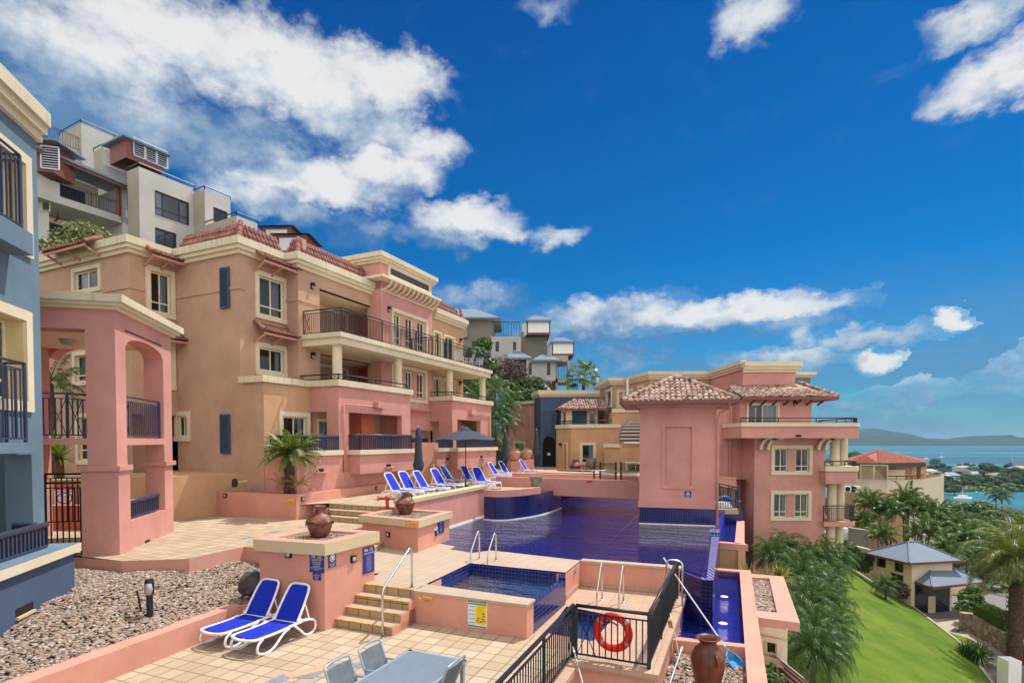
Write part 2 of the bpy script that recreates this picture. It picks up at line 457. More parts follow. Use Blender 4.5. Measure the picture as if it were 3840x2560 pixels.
def rooft(name,c1,c2,dirt):
 def fn(N,b):
  p=objco(N)
  v=N.new('ShaderNodeTexVoronoi');N.l.new(p,v.inputs['Vector']);v.inputs['Scale'].default_value=4.5
  c=N.mix(N.sepxyz(v.outputs['Color'])[0],c1,c2)
  n=N.noise(p,3.0,6,.7)
  c=N.mix(N.math('MULTIPLY',N.mrange(n,.42,.62),dirt),c,(.045,.035,.033))
  N.l.new(c,b.inputs['Base Color'])
  bump(N,b,N.noise(p,30,3),.3,.01)
 return mat(name,c1,.8,fn=fn,spec=.3)
TERRA=rooft('terracotta_barrel_tile',srgb(152,102,90),srgb(126,82,73),.4)
OLDTERRA=rooft('weathered_pale_terracotta_tile',srgb(206,174,160),srgb(168,132,120),.95)
ORTERRA=rooft('orange_terracotta_tile',srgb(176,108,86),srgb(154,90,72),.35)
def _clay(N,b):
 p=objco(N);n=N.noise(p,5,6,.65);n2=N.noise(p,14,4,.6)
 c=N.mix(N.mrange(n,.32,.68),srgb(88,48,36),srgb(150,94,74))
 c=N.mix(N.math('MULTIPLY',N.mrange(n2,.5,.72),.6),c,srgb(72,44,36))
 N.l.new(c,b.inputs['Base Color']);bump(N,b,n2,.35,.01)
CLAY=mat('aged_brown_clay',(.3,.12,.08),.5,fn=_clay)
def _clay2(N,b):
 p=objco(N);sx,sy,sz=N.sepxyz(p)
 n=N.noise(N.comb(sx,sy,N.math('MULTIPLY',sz,.3)),6,6,.65)
 N.l.new(N.mix(N.mrange(n,.3,.7),srgb(62,32,24),srgb(126,70,52)),b.inputs['Base Color'])
 bump(N,b,N.noise(p,22,4,.6),.3,.008)
CLAYD=mat('dark_glazed_clay',(.2,.08,.05),.38,fn=_clay2)
CLAYP=plain('pale_dusty_clay',186,142,118,.85,var=.22)
def _glass(N,b):
 out=N.n['Material Output']
 g=N.new('ShaderNodeBsdfGlossy');g.inputs['Roughness'].default_value=.02;g.inputs['Color'].default_value=(.9,.95,1,1)
 t=N.new('ShaderNodeBsdfTransparent');t.inputs['Color'].default_value=(.55,.6,.64,1)
 fr=N.new('ShaderNodeFresnel');fr.inputs['IOR'].default_value=1.5
 mx=N.new('ShaderNodeMixShader');N.put(mx.inputs[0],N.math('ADD',N.math('MULTIPLY',fr.outputs[0],.9),.02))
 N.l.new(t.outputs[0],mx.inputs[1]);N.l.new(g.outputs[0],mx.inputs[2]);N.l.new(mx.outputs[0],out.inputs[0])
GLASS=mat('window_glass',fn=_glass)
def _pool(tint,body,wave,amt,ca,cb):
 def fn(N,b):
  out=N.n['Material Output'];p=objco(N)
  sx,sy,sz=N.sepxyz(p)
  along=N.math('ADD',N.math('MULTIPLY',sx,.415),N.math('MULTIPLY',sy,.910));across=N.math('SUBTRACT',N.math('MULTIPLY',sx,.910),N.math('MULTIPLY',sy,.415))
  q=N.comb(N.math('MULTIPLY',across,.45),N.math('MULTIPLY',along,1.35),sz)
  n1=N.noise(q,wave,5,.62);n2=N.noise(q,wave*.28,3)
  h=N.math('ADD',n1,N.math('MULTIPLY',n2,1.6))
  bp=N.new('ShaderNodeBump');N.l.new(h,bp.inputs['Height']);bp.inputs['Strength'].default_value=amt;bp.inputs['Distance'].default_value=.10
  g=N.new('ShaderNodeBsdfGlossy');g.inputs['Roughness'].default_value=.02;N.l.new(bp.outputs[0],g.inputs['Normal'])
  t=N.new('ShaderNodeBsdfTransparent');t.inputs['Color'].default_value=(*tint,1)
  d=N.new('ShaderNodeBsdfDiffuse');k=N.math('ADD',N.math('MULTIPLY',n1,.6),N.math('MULTIPLY',N.noise(q,.35,4,.6),.6))
  N.l.new(N.mix(N.mrange(k,.48,.72),ca,cb),d.inputs['Color'])
  m0=N.new('ShaderNodeMixShader');m0.inputs[0].default_value=body;N.l.new(t.outputs[0],m0.inputs[1]);N.l.new(d.outputs[0],m0.inputs[2])
  fr=N.new('ShaderNodeFresnel');fr.inputs['IOR'].default_value=1.34;N.l.new(bp.outputs[0],fr.inputs['Normal'])
  mx=N.new('ShaderNodeMixShader');N.l.new(fr.outputs[0],mx.inputs[0])
  N.l.new(m0.outputs[0],mx.inputs[1]);N.l.new(g.outputs[0],mx.inputs[2]);N.l.new(mx.outputs[0],out.inputs[0])
 return fn
POOLW=mat('rippled_pool_water',fn=_pool((.62,.65,1.0),.6,2.2,.9,(.003,.014,.13),(.020,.009,.10)))
TROUGHW=mat('rippled_trough_water',fn=_pool((.6,.7,1.0),.4,5.0,.7,(.008,.02,.30),(.02,.05,.42)))
SPAW=mat('rippled_spa_water',fn=_pool((.35,.45,.7),.5,3.4,.5,(.006,.012,.06),(.012,.03,.10)))
def _gravel(N,b):
 p=objco(N)
 v=N.new('ShaderNodeTexVoronoi');N.l.new(p,v.inputs['Vector']);v.inputs['Scale'].default_value=22
 c=N.ramp(N.sepxyz(v.outputs['Color'])[0],[(0,srgb(128,108,100)),(.4,srgb(150,134,122)),(.7,srgb(96,84,80)),(1,srgb(170,156,144))])
 N.l.new(N.mix(N.mrange(v.outputs['Distance'],.25,.6),c,srgb(58,46,42)),b.inputs['Base Color'])
 bump(N,b,N.math('MULTIPLY',v.outputs['Distance'],-1.0),1.0,.03)
GRAVEL=mat('gravel_bed',fn=_gravel)
def _pebble(N,b):
 r=N.new('ShaderNodeNewGeometry').outputs['Random Per Island']
 c=N.ramp(r,[(0,srgb(134,110,101)),(.2,srgb(178,161,145)),(.38,srgb(107,94,89)),(.55,srgb(203,192,178)),(.72,srgb(151,128,115)),(.90,srgb(184,142,103)),(1,srgb(94,86,88))])
 n=N.noise(objco(N),40,3)
 N.l.new(N.mix(N.math('MULTIPLY',n,.35),c,srgb(105,86,76)),b.inputs['Base Color'])
PEBBLE=mat('river_pebble',rough=.75,fn=_pebble)
def leafm(name,c1,c2,rough=.45,trans=.25,scale=1.5):
 def fn(N,b):
  r=N.new('ShaderNodeNewGeometry').outputs['Random Per Island']
  n=N.noise(objco(N),scale,3,.6)
  k=N.math('ADD',N.math('MULTIPLY',r,.55),N.math('MULTIPLY',n,.45))
  c=N.mix(N.mrange(k,.2,.8),c1,c2)
  N.l.new(c,b.inputs['Base Color'])
  out=N.n['Material Output'];t=N.new('ShaderNodeBsdfTranslucent');N.l.new(c,t.inputs['Color'])
  mx=N.new('ShaderNodeMixShader');mx.inputs[0].default_value=trans
  N.l.new(b.outputs[0],mx.inputs[1]);N.l.new(t.outputs[0],mx.inputs[2]);N.l.new(mx.outputs[0],out.inputs[0])
 return mat(name,c1,rough,fn=fn,spec=.5)
PALML=leafm('palm_leaf',(.022,.062,.012),(.10,.20,.028),.42)
PALMY=leafm('yellow_green_palm_leaf',(.05,.085,.012),(.22,.25,.04))
CYCL=leafm('cycad_leaf',(.07,.12,.016),(.25,.31,.05),.4)
TREEL=leafm('tree_leaf',(.020,.05,.012),(.08,.14,.026),.75,.25,.8)
TREEB=leafm('bright_tree_leaf',(.035,.08,.012),(.14,.22,.03),.5,.25,.8)
PURPL=leafm('purple_brown_leaf',(.05,.025,.025),(.14,.075,.065),.6,.15,.8)
FRANG=leafm('frangipani_leaf',(.07,.10,.02),(.30,.32,.10),.4,.25,2)
DRYL=leafm('dry_straw_leaf',(.22,.14,.05),(.48,.34,.13),.7,.2,2)
BARK=plain('palm_bark',96,76,62,.95,var=.4)
GBARK=plain('grey_bark',128,112,98,.95,var=.3)
def _grass(N,b):
 p=objco(N);n=N.noise(p,.22,6,.65);n2=N.noise(p,14,4,.7)
 c=N.mix(N.mrange(n,.32,.68),(.075,.145,.014),(.165,.235,.028))
 c=N.mix(N.math('MULTIPLY',N.mrange(n2,.45,.75),.45),c,(.08,.13,.012))
 n3=N.noise(N.vmath('ADD',p,(9,4,2)),.5,6,.75)
 c=N.mix(N.math('MULTIPLY',N.mrange(n3,.54,.72),.6),c,(.21,.175,.06))
 n4=N.noise(N.vmath('ADD',p,(2,7,5)),1.3,6,.75)
 c=N.mix(N.math('MULTIPLY',N.mrange(n4,.5,.7),.5),c,(.05,.11,.012))
 N.l.new(c,b.inputs['Base Color']);bump(N,b,n2,.8,.06)
GRASS=mat('mown_lawn',rough=.9,fn=_grass,spec=.1)
def _land(N,b):
 p=objco(N);n=N.noise(p,.05,8,.65);n2=N.noise(p,.6,6,.7)
 c=N.mix(N.mrange(n,.35,.65),(.022,.05,.014),(.075,.11,.028))
 c=N.mix(N.mrange(n2,.5,.75),c,(.018,.035,.012))
 N.l.new(c,b.inputs['Base Color']);bump(N,b,n2,1,1.5)
LAND=mat('scrubby_ground',rough=.95,fn=_land,spec=.1)
def _isl(N,b):
 p=objco(N);n=N.noise(p,.004,8,.65)
 N.l.new(N.mix(N.mrange(n,.35,.65),(.02,.04,.02),(.05,.075,.035)),b.inputs['Base Color'])
ISLE=mat('forested_island',rough=1,fn=_isl,spec=.0)
def _sea(N,b):
 p=objco(N);sx,sy,sz=N.sepxyz(p)
 q=N.comb(N.math('MULTIPLY',sx,.00045),N.math('MULTIPLY',sy,.0022),0.0)
 n=N.noise(q,1.4,5,.6)
 c=N.ramp(n,[(.34,(.006,.05,.09)),(.46,(.008,.08,.12)),(.55,(.014,.16,.18)),(.66,(.025,.22,.22))])
 N.l.new(c,b.inputs['Base Color'])
 bump(N,b,N.noise(p,.12,4,.6),.35,.5)
SEA=mat('turquoise_sea',rough=.45,fn=_sea,spec=.25)
CONC=plain('pale_concrete_paving',176,160,142,.9,var=.12)
ASPH=plain('worn_asphalt_drive',120,114,110,.9,var=.12)
def _stonew(N,b):
 p=objco(N)
 v=N.new('ShaderNodeTexVoronoi');N.l.new(p,v.inputs['Vector']);v.inputs['Scale'].default_value=2.6
 v2=N.new('ShaderNodeTexVoronoi',feature='DISTANCE_TO_EDGE');N.l.new(p,v2.inputs['Vector']);v2.inputs['Scale'].default_value=2.6
 c=N.mix(N.sepxyz(v.outputs['Color'])[0],srgb(128,112,98),srgb(176,160,142))
 N.l.new(N.mix(N.mrange(v2.outputs['Distance'],.0,.06),srgb(80,70,62),c),b.inputs['Base Color'])
STONEW=mat('rubble_stone_masonry',rough=.9,fn=_stonew)
def _trellis(N,b):
 out=N.n['Material Output']
TILESET=plain('slate_inlay_tile',132,136,146,.6,var=.12)
PEACHT=plain('peach_inlay_tile',224,156,122,.6,var=.1)
CURT=plain('white_curtain',212,214,222,.9,var=.06)
CURTD=plain('grey_curtain',138,144,160,.9,var=.08)
DARKIN=plain('dark_room',30,28,30,.9)
SOIL=plain('dark_mulch',74,56,44,1.0,var=.4)
LAMPG=plain('frosted_lamp_glass',168,166,158,.3)
CARW=mat('white_car_paint',(.75,.76,.78),.25,0,.5)
RUBBER=plain('black_rubber',28,28,30,.8)
POOLBLUE=plain('blue_plastic',30,128,196,.35)
LINEW=plain('white_line_tile',150,186,204,.5)
LINEC=plain('cyan_line_tile',60,200,214,.5)
GLASSD=plain('porch_shade_glass',34,38,42,.12,0,.6)
# ---------------------------------------------------------------- terrain, sea, islands
UD=dirv(24.5);ND=perp(UD)
WATER=.68
def sstep(a,b,x):
 if a>b:return 1-sstep(b,a,x) if 0 else sstep(-a,-b,-x)
 t=min(1,max(0,(x-a)/(b-a)));return t*t*(3-2*t)
def land_z(x,y):
# distance to the seaward side of the terraces
 s=x*ND.x+y*ND.y;t=x*UD.x+y*UD.y
 low=-9.6-sstep(50,300,s*.55+t*.75)*26.5
 hill=sstep(-20,-48,s)*11+sstep(-34,-120,s)*16
 z=low
 # platform the resort stands on
 k=1-sstep(-3.0,1.0,s)
 k2=1-sstep(70,130,t)
 z=z+(max(-1.5,z)-z)*k*k2
 z+=hill*(1-sstep(75,170,t))
 return z
def grid_mesh(name,xs,ys,zf,m,kind,skip=None):
 mb=MB();nx,ny=len(xs),len(ys)
 vs=[(x,y,zf(x,y)) for y in ys for x in xs];fs=[]
 for j in range(ny-1):
  for i in range(nx-1):
   if skip and skip((xs[i]+xs[i+1])/2,(ys[j]+ys[j+1])/2):continue
   fs.append((j*nx+i,j*nx+i+1,(j+1)*nx+i+1,(j+1)*nx+i))
 mb.mesh(vs,fs)
 return mb.build(name,m,org=(0,0,0),smooth=True,kind=kind)
def lin(a,b,n):return[a+(b-a)*i/n for i in range(n+1)]
def tz(x,y):
 z=land_z(x,y)
 # stop below the terraces
 s=x*ND.x+y*ND.y
 return z
grid_mesh('hillside',lin(-160,80,70)+lin(95,400,18),lin(-20,130,50)+lin(140,330,20),tz,LAND,'structure')
mb=MB();mb.face([(-30000,260,-35.4),(30000,260,-35.4),(30000,42000,-35.4),(-30000,42000,-35.4)])
mb.build('sea',SEA,org=(0,0,-35.4),kind='structure')
# low spit with the town on it
def spit_outline():
 return[(150,330),(330,330),(420,395),(505,440),(560,455),(900,470),(1100,600),(900,800),(640,830),(480,860),(300,850),(150,700)]
def shore_pts(lst,z=-35.3):return[G(x,y,z) for x,y in lst]
town=[G(3120,1765,-34.9),G(3440,1752,-34.9),(560,860),(900,800),(1300,780),(1300,520),G(3840,1842,-34.9),G(3700,1836,-34.9),G(3560,1830,-34.9),G(3470,1826,-34.9),(140,480)]
mb=MB();mb.prism([(p[0],p[1]) for p in town],-37,-33.9);mb.build('headland',LAND,kind='structure')
fore=[G(3300,2000,-33),(60,330),(100,395),G(3560,1875,-34.5),G(3640,1888,-34.5),G(3740,1905,-34.5),G(3840,1925,-34.5),(420,300),(300,230)]
mb=MB();mb.prism([(p[0],p[1]) for p in fore],-37,-34.2);mb.build('foreshore',LAND,kind='structure')
def island(name,d,prof,depth):
# prof: list of (pixel x, pixel y of skyline); a real ridge with depth
 mb=MB();P=[D(x,y,d) for x,y in prof];n=len(P);rows=[]
 for k,(dy,kz) in enumerate(((-depth,0),(-depth*.55,.45),(-depth*.2,.85),(0,1),(depth*.6,.6),(depth,0))):
  rows.append([(p.x*(d+dy)/d,d+dy+60*math.sin(i*1.7+k),-36+(p.z+36)*kz*(1+.06*math.sin(i*2.3+k*1.9))) for i,p in enumerate(P)])
 vs=[q for r in rows for q in r];fs=[(k*n+i,k*n+i+1,(k+1)*n+i+1,(k+1)*n+i) for k in range(len(rows)-1) for i in range(n-1)]
 mb.mesh(vs,fs);mb.build(name,ISLE,kind='structure',smooth=True)
island('island',5600,[(2900,1652),(3060,1630),(3160,1618),(3225,1608),(3270,1607),(3320,1612),(3350,1618),(3395,1621),(3430,1632),(3455,1641),(3500,1645),(3560,1646),(3640,1642),(3720,1640)],560)
island('island',4700,[(3100,1650),(3180,1640),(3250,1636),(3330,1637),(3440,1643),(3540,1643),(3600,1641),(3660,1634),(3720,1630),(3780,1632),(3840,1638),(3920,1640),(4000,1645)],430)
# ---------------------------------------------------------------- decks, pool, planters  (S = photo pixel helpers)
a_=lambda x,y:(900+x/2,1776+y/2)
b_=lambda x,y:(1800+x/2,1776+y/2)
c_=lambda x,y:(x/2,1400+y/2)
e_=lambda x,y:(x/2,1776+y/2)
g_=lambda x,y:(900+x/2,1400+y/2)
t_=lambda x,y:(1900+x/2,1300+y/2)
f_=lambda x,y:(x/2,800+y/2)
h_=lambda x,y:(800+x/2,800+y/2)
def Gp(p,z=0.0):return G(p[0],p[1],z)
MID,LEFT,TERR=.76,1.3,1.87
UROT=R(90-21.6)
# lower deck: runs under the table, to the fence
fA=Gp(b_(690,1370),.1);fB=Gp(b_(1265,1462),.1);fC=Gp(b_(1478,932),.1)
fdir=V2(fA-Gp(b_(640,1430),.1)).normalized()
fdir=dirv(21.6)
fZ=V2(fA)-fdir*9.0
wl0=Gp(e_(190,1568),.5);wl1=Gp(e_(1815,980),.5)
spaL=Gp(a_(1308,1112));spaR=Gp(a_(2150,1240))
p1n=Gp(a_(632,1165))
ext=V2(wl0)-(V2(wl1)-V2(wl0)).normalized()*5
mb=MB()
mb.prism([ext,V2(wl1),V2(wl1)+UD*2.5,V2(spaL)+UD*2,V2(spaR)+UD*.4,V2(spaR)+Vector((.22,.2)),V2(fA)+fdir*.0,fZ],-1.4,0)
mb.build('lower_deck',DECKT,kind='structure',uvrot=UROT)
# plunge terrace beside it
plA=V2(fA);plB=V2(fB);plC=V2(fC)
wallL=Gp(b_(745,862));
platR=Gp(b_(755,648),MID);copeR=Gp(b_(1500,705),MID)
spT=Gp(b_(642,738),MID)
weir0,weir1=Gp(b_(642,800),.62),Gp(b_(405,985),.62)
pq=[Gp(b_(648,985)),Gp(b_(1235,1050)),Gp(b_(1000,1112)),Gp(b_(850,1252)),Gp(b_(690,1240)),Gp(b_(560,1150))]
pqi=[Gp(b_(648,990)),Gp(b_(1010,1062)),Gp(b_(852,1252)),Gp(b_(500,1190))]
# plunge pool hole: build the floor as strips round it
hx=[V2(q) for q in pqi]
floor_out=[V2(weir1)+Vector((-.05,-.25)),V2(weir0)+Vector((-.3,.3)),V2(platR),V2(copeR)+Vector((.1,0)),V2(fC)+UD*1.3,V2(fC),V2(fB),V2(fA)]
mb=MB()
def ring_faces(mb,outer,inner,z):
 """flat ring between an outer polygon and an inner quad, by nearest angle"""
 bm=bmesh.new()
 ov=[bm.verts.new((p[0],p[1],z)) for p in outer];iv=[bm.verts.new((p[0],p[1],z)) for p in inner]
 es=[bm.edges.new((ov[i],ov[(i+1)%len(ov)])) for i in range(len(ov))]+[bm.edges.new((iv[i],iv[(i+1)%len(iv)])) for i in range(len(iv))]
 r=bmesh.ops.triangle_fill(bm,edges=es,use_beauty=True,use_dissolve=False)
 for f in bm.faces:
  f.normal_update();P=[v.co.copy() for v in f.verts]
  if f.normal.z<0:P=P[::-1]
  c=sum(P,Vector())/len(P)
  mb.face(P)
 bm.free()
def inside(p,poly):
 r=False;n=len(poly)
 for i in range(n):
  a,b=poly[i],poly[(i+1)%n]
  if(a[1]>p[1])!=(b[1]>p[1]) and p[0]<(b[0]-a[0])*(p[1]-a[1])/(b[1]-a[1])+a[0]:r=not r
 return r
def poly_ring(mb,outer,inner,z):
 t=MB();ring_faces(t,outer,inner,z)
 for f in t.f:
  P=[t.v[i] for i in f];c=(sum(p[0] for p in P)/len(P),sum(p[1] for p in P)/len(P))
  if inside(c,outer) and not inside(c,inner):mb.face(P)
poly_ring(mb,floor_out,hx,-.004)
mb.build('plunge_terrace',PLUNGET,kind='structure',uvrot=UROT)
mb=MB()
for i in range(4):mb.face([(*hx[(i+1)%4],-1.2),(*hx[i],-1.2),(*hx[i],-.006),(*hx[(i+1)%4],-.006)])
mb.face([(*q,-1.15) for q in hx])
mb.build('plunge_pool_basin',[MOSAIC],kind='structure')
mb=MB();mb.face([(*q,-.22) for q in hx]);mb.build('plunge_pool_water',SPAW,kind='structure')
mb=MB()
e1=(hx[1]-hx[0]).normalized();e2=(hx[3]-hx[0]).normalized()
for o,d,L in((hx[0]+e1*.35+e2*.5,e1,1.6),(hx[0]+e1*1.5+e2*.5,e2,1.5)):
 mb.obox(o,d,-perp(d),L,.05,-.30,-.26)
mb.build('step_marker_line',LINEC,kind='structure')
# fence kerb with drop wall below it
KW=.32
mb=MB()
fu=(V2(fB)-V2(fA)).normalized();fn=perp(fu)
fr=(V2(fC)-V2(fB)).normalized()
kerbline=[fZ,V2(fA),V2(fB),V2(fC)+fr*.9]
def band(pts,w0,w1):
 """offset polyline polygon between offsets w0 (left) and w1 (right)"""
 def off(w):
  out=[]
  for i,p in enumerate(pts):
   d0=(pts[i]-pts[i-1]).normalized() if i>0 else(pts[1]-pts[0]).normalized()
   d1=(pts[i+1]-pts[i]).normalized() if i<len(pts)-1 else d0
   n0,n1=perp(d0),perp(d1);m=(n0+n1);m=m/(m.length_squared/2) if m.length>.2 else n0
   out.append(p+m*w)
  return out
 return off(w0),off(w1)
def extr_band(mb,pts,w0,w1,z0,z1,m=0):
 A,B=band([V2(p) for p in pts],w0,w1)
 for i in range(len(A)-1):
  mb.prism([A[i],B[i],B[i+1],A[i+1]],z0,z1,m)
extr_band(mb,kerbline,-.14,.20,-.02,.1)
k=thing('fence_kerb','tiled kerb under the black pool fence with a pink drop wall below it','kerb',(*fA.xy,-1.2))
mb.build('coping',PLUNGET,k,uvrot=UROT)
mb=MB();extr_band(mb,kerbline,-.10,.12,-2.2,-.02);mb.build('drop_wall',SALMON,k)
p1c=[Gp(p,2.0) for p in(a_(98,488),a_(637,510-4),a_(1047,430),a_(560,398))]
p1c[0]=Gp(a_(98,488),2.0);p1c[1]=Gp((1218,2038),2.0);
p2c=[Gp(p,1.78) for p in(a_(890,308),a_(1340,352),a_(1595,280),a_(1150,255))]
# mid deck (pool surround) --------------------------------------------------
stL=Gp(a_(885,810),MID);stR=Gp(a_(1308,868),MID)
p1b=Gp(a_(1024,755),MID);cL=Gp(a_(1578,565),MID);cM=Gp(a_(1745,592),MID);cT=Gp(a_(1880,572),MID)
sFL,sBL,sFR=Gp(a_(1395,825),MID),Gp(a_(1725,668),MID),Gp(a_(2205,925),MID)
spFR0=Gp(a_(2150,975),MID)
mid_out=[V2(stL),V2(stL)-UD*.3+ND*-.02,V2(p1b)+UD*.3-ND*.6,V2(p1b)+UD*4-ND*.9,V2(cL)-ND*.9+UD*.6,V2(cL),V2(cM),V2(cT),V2(platR),V2(spT),V2(sBL),V2(sFL),V2(stR)]
mid_poly=[V2(stL),V2(p1b)+(V2(p1b)-V2(stL))*.2,V2(p1c[3])-ND*.3,V2(p2c[0])-ND*.3,V2(p2c[3]),V2(cL)+UD*.5-ND*.1,V2(cL),V2(cM),V2(cT),V2(platR),V2(spT),V2(sBL),V2(sFL),V2(stR)]
mb=MB()
bm=bmesh.new();f=bm.faces.new([bm.verts.new((*p,MID)) for p in mid_poly]);r=bmesh.ops.triangulate(bm,faces=[f])
for q in bm.faces:
 P=[v.co.copy() for v in q.verts];q.normal_update();mb.face(P if q.normal.z>0 else P[::-1])
bm.free()
mb.build('pool_deck',COPET,kind='structure',uvrot=UROT)
# spa with its raised front wall
spa=thing('spa','raised spa tub with a salmon front wall and blue mosaic overflow side','spa',(*spaL.xy,0))
tfr=V2(sFR)
mb=MB()
fl=V2(spaL);frr=V2(spaR);fd=(frr-fl).normalized();fb=-perp(fd)
mb.prism([fl,frr,frr+fb*.42,fl+fb*.42],0,MID-.05)
mb.prism([fl,fl+fb*.42,fl+fb*1.2,fl-fd*.06+fb*1.2,fl-fd*.02],0,MID-.06)
mb.build('front_wall',SALMON,spa)
mb=MB();mb.prism([fl-fd*.01-fb*.03,frr+fd*.03-fb*.03,frr+fd*.03+fb*.46,V2(sFL)],MID-.05,MID+.004)
mb.build('coping',COPET,spa,uvrot=UROT)
sI=[V2(sFL),V2(sBL),V2(spT)-fd*.02,V2(weir0),V2(weir1),frr+fb*.44]
w0,w1=V2(weir0),V2(weir1)
mb=MB()
wz=.62;wn=perp((w0-w1).normalized())
mb.prism([w1,w0,w0+wn*-.2,w1+wn*-.2],-.005,wz)
mb.prism([w0+(w0-w1).normalized()*.0,V2(spT),V2(spT)-fd*.2,w0-wn*.2],-.005,MID-.06)
mb.build('overflow_wall',MOSAIC,spa)
mb=MB()
for p,q in((V2(sFL),V2(sBL)),(V2(sBL),V2(spT)),(frr+fb*.46,V2(sFL))):
 mb.face([(*p,-.1),(*q,-.1),(*q,MID-.004),(*p,MID-.004)])
mb.face([(*p,-.1) for p in(V2(sFL),V2(sBL),V2(spT),w0,w1,frr+fb*.44)])
mb.build('basin',MOSAIC,spa)
mb=MB();mb.face([(*p,.50) for p in(V2(sFL),V2(sBL),V2(spT)-fd*.03,w0-wn*.15,w1-wn*.15,frr+fb*.43)])
mb.build('water',SPAW,spa)
q0=Gp(a_(1700,862),.5);q1=Gp(a_(1805,803),.5);q2=Gp(a_(2310,862),.5)
mb=MB()
for p,q in((q0,q1),(q1,q2)):mb.beam((p.x,p.y,.40),(q.x,q.y,.40),.05,.012)
mb.build('bench_edge_line',LINEW,spa)
# pool near wall, tiled ends
poolcorner=Gp(b_(1655,772),MID);
mb=MB()
nw=thing('pool_front_wall','salmon wall holding up the near edge of the blue pool behind the plunge terrace','wall',(*platR.xy,0))
pd=(V2(copeR)-V2(platR)).normalized();pb=-perp(pd)
mb.prism([V2(platR),V2(copeR),V2(copeR)+pb*.22,V2(platR)+pb*.22],-1.2,MID-.06)
mb.prism([V2(spT),V2(platR),V2(platR)-pd*.25,V2(spT)-pd*.25],-.2,MID-.05)
mb.build('wall',SALMON,nw)
mb=MB();mb.prism([V2(platR)-pb*.03,V2(copeR)-pb*.03+pd*.05,V2(copeR)+pb*.26+pd*.05,V2(platR)+pb*.26],MID-.06,MID+.006)
mb.build('coping',COPET,nw,uvrot=UROT)
mb=MB();mb.prism([V2(platR)+pd*.03-pb*.02,V2(copeR)-pb*.02,V2(copeR),V2(platR)+pd*.03],-.0,.14)
mb.prism([V2(platR)+pd*.02,V2(platR),V2(spT),V2(spT)+pd*.02],-.0,.14)
mb.build('skirting',PLUNGET,nw)
# infinity edge (right side) ------------------------------------------------
inf0=Gp(b_(1655,772),MID-.02);inf1=Gp(b_(1740,405),MID-.02)
ifd=(V2(inf1)-V2(inf0)).normalized();ifn=perp(ifd)
twL=V2(G(2397,1963,WATER));
twdir=Vector((math.cos(R(-14.5)),math.sin(R(-14.5))))
twR=on(twL,twdir,2686)
mb=MB()
inf=thing('overflow_edge','blue tiled infinity edge along the right side of the pool dropping to the catch trough','pool wall',(*inf0.xy,-1))
ww=.30
far_inf=on(V2(inf0),ifd,2668)
mb.prism([V2(inf0),V2(inf0)+ifn*ww,V2(inf0)+ifn*ww+ifd*9.4,V2(inf0)+ifd*9.4],-1.2,MID-.09)
c0=V2(copeR)+pd*.02;c1=V2(inf0)+ifn*ww
mb.prism([c0,V2(inf0),c1,c1+ifd*.3,c0+pb*.3+ifn*.2],-1.2,MID-.092)
mb.build('wall',MOSAIC,inf)
mb=MB();mb.prism([V2(inf0)+ifn*.0,V2(inf0)+ifn*(ww+.015),V2(inf0)+ifn*(ww+.015)+ifd*7.0,V2(inf0)+ifd*7.0],MID-.09,MID-.085)
mb.build('weir_tiles',BLUESTEP,inf)
mb=MB()
q=V2(inf0)+ifd*7.02
mb.prism([q-ifn*.03,q+ifn*(ww+.02),q+ifn*(ww+.02)+ifd*.9,q-ifn*.03+ifd*.9],MID-.09,MID+.07)
mb.build('end_block',BLUESTEP,inf)
# catch trough -----------------------------------------------------------
TW=-.6;TR=-.33
tr0=Gp(b_(1985,1272),TR);tr1=Gp(b_(1947,732),TR)
trd=(V2(tr1)-V2(tr0)).normalized();trn=perp(trd)
tl0=V2(inf0)+ifn*(ww+.0);
fn0=Gp(b_(1500,1222),TR);
trf=(V2(tr0)-V2(fn0)).normalized()
mb=MB()
mb.prism([V2(tr0)-trd*5,V2(tr0)-trd*5+trn*.36,V2(tr1)+trd*.35+trn*.36,V2(tr1)+trd*.35],-5,TR)
mb.prism([V2(fn0),V2(tr0),V2(tr0)-trd*.22,V2(fn0)+trf*-.3-trd*.22],-3,TR-.003)
mb.prism([V2(tr1),V2(tr1)+trd*.32,V2(tr1)+trd*.32-trn*1.2,V2(tr1)-trn*1.2],-3,TR-.003)
mb.build('trough_rim',SALMON,org=(*tr0.xy,-1),label='long pink rim wall round the narrow catch trough beside the pool',cat='wall')
tq=[V2(fn0)-trf*.2,V2(tr0),V2(tr1),V2(tr1)-trn*1.1]
mb=MB()
for i in range(4):
 p,q=tq[i],tq[(i+1)%4];mb.face([(*p,-1.3),(*q,-1.3),(*q,TR-.05),(*p,TR-.05)])
mb.face([(*p,-1.25) for p in tq]);mb.build('trough_basin',POOLFL,kind='structure')
mb=MB();mb.face([(*p,TW) for p in tq]);mb.build('trough_water',TROUGHW,kind='structure')
for nm,px in(('pale drain cover nearest the amphora in the catch trough',b_(1822,1120)),('pale drain cover in the middle of the catch trough',b_(1832,920))):
 q=Gp(px,TW);mb=MB();mb.lathe([(0,.012),(.10,.012),(.12,0)],(q.x,q.y,TW+.004),14)
 mb.build('drain_cover',WHITE,label=nm,cat='drain cover')
 # lower gravel bed in front, with the amphora
gz=-.62
gq=[V2(fn0)-trf*.5-trd*.22,V2(tr0)-trd*.22,V2(tr0)-trd*5,V2(fB)+Vector((.2,0)),V2(fC)+Vector((.25,0))]
BED_LOWER=([V2(fB)+Vector((.12,-.1))-fr*3,V2(tr0)-trd*4.9,V2(tr0)-trd*.24,V2(fn0)-trf*.5-trd*.24,V2(fC)+perp(fr)*.14],gz)
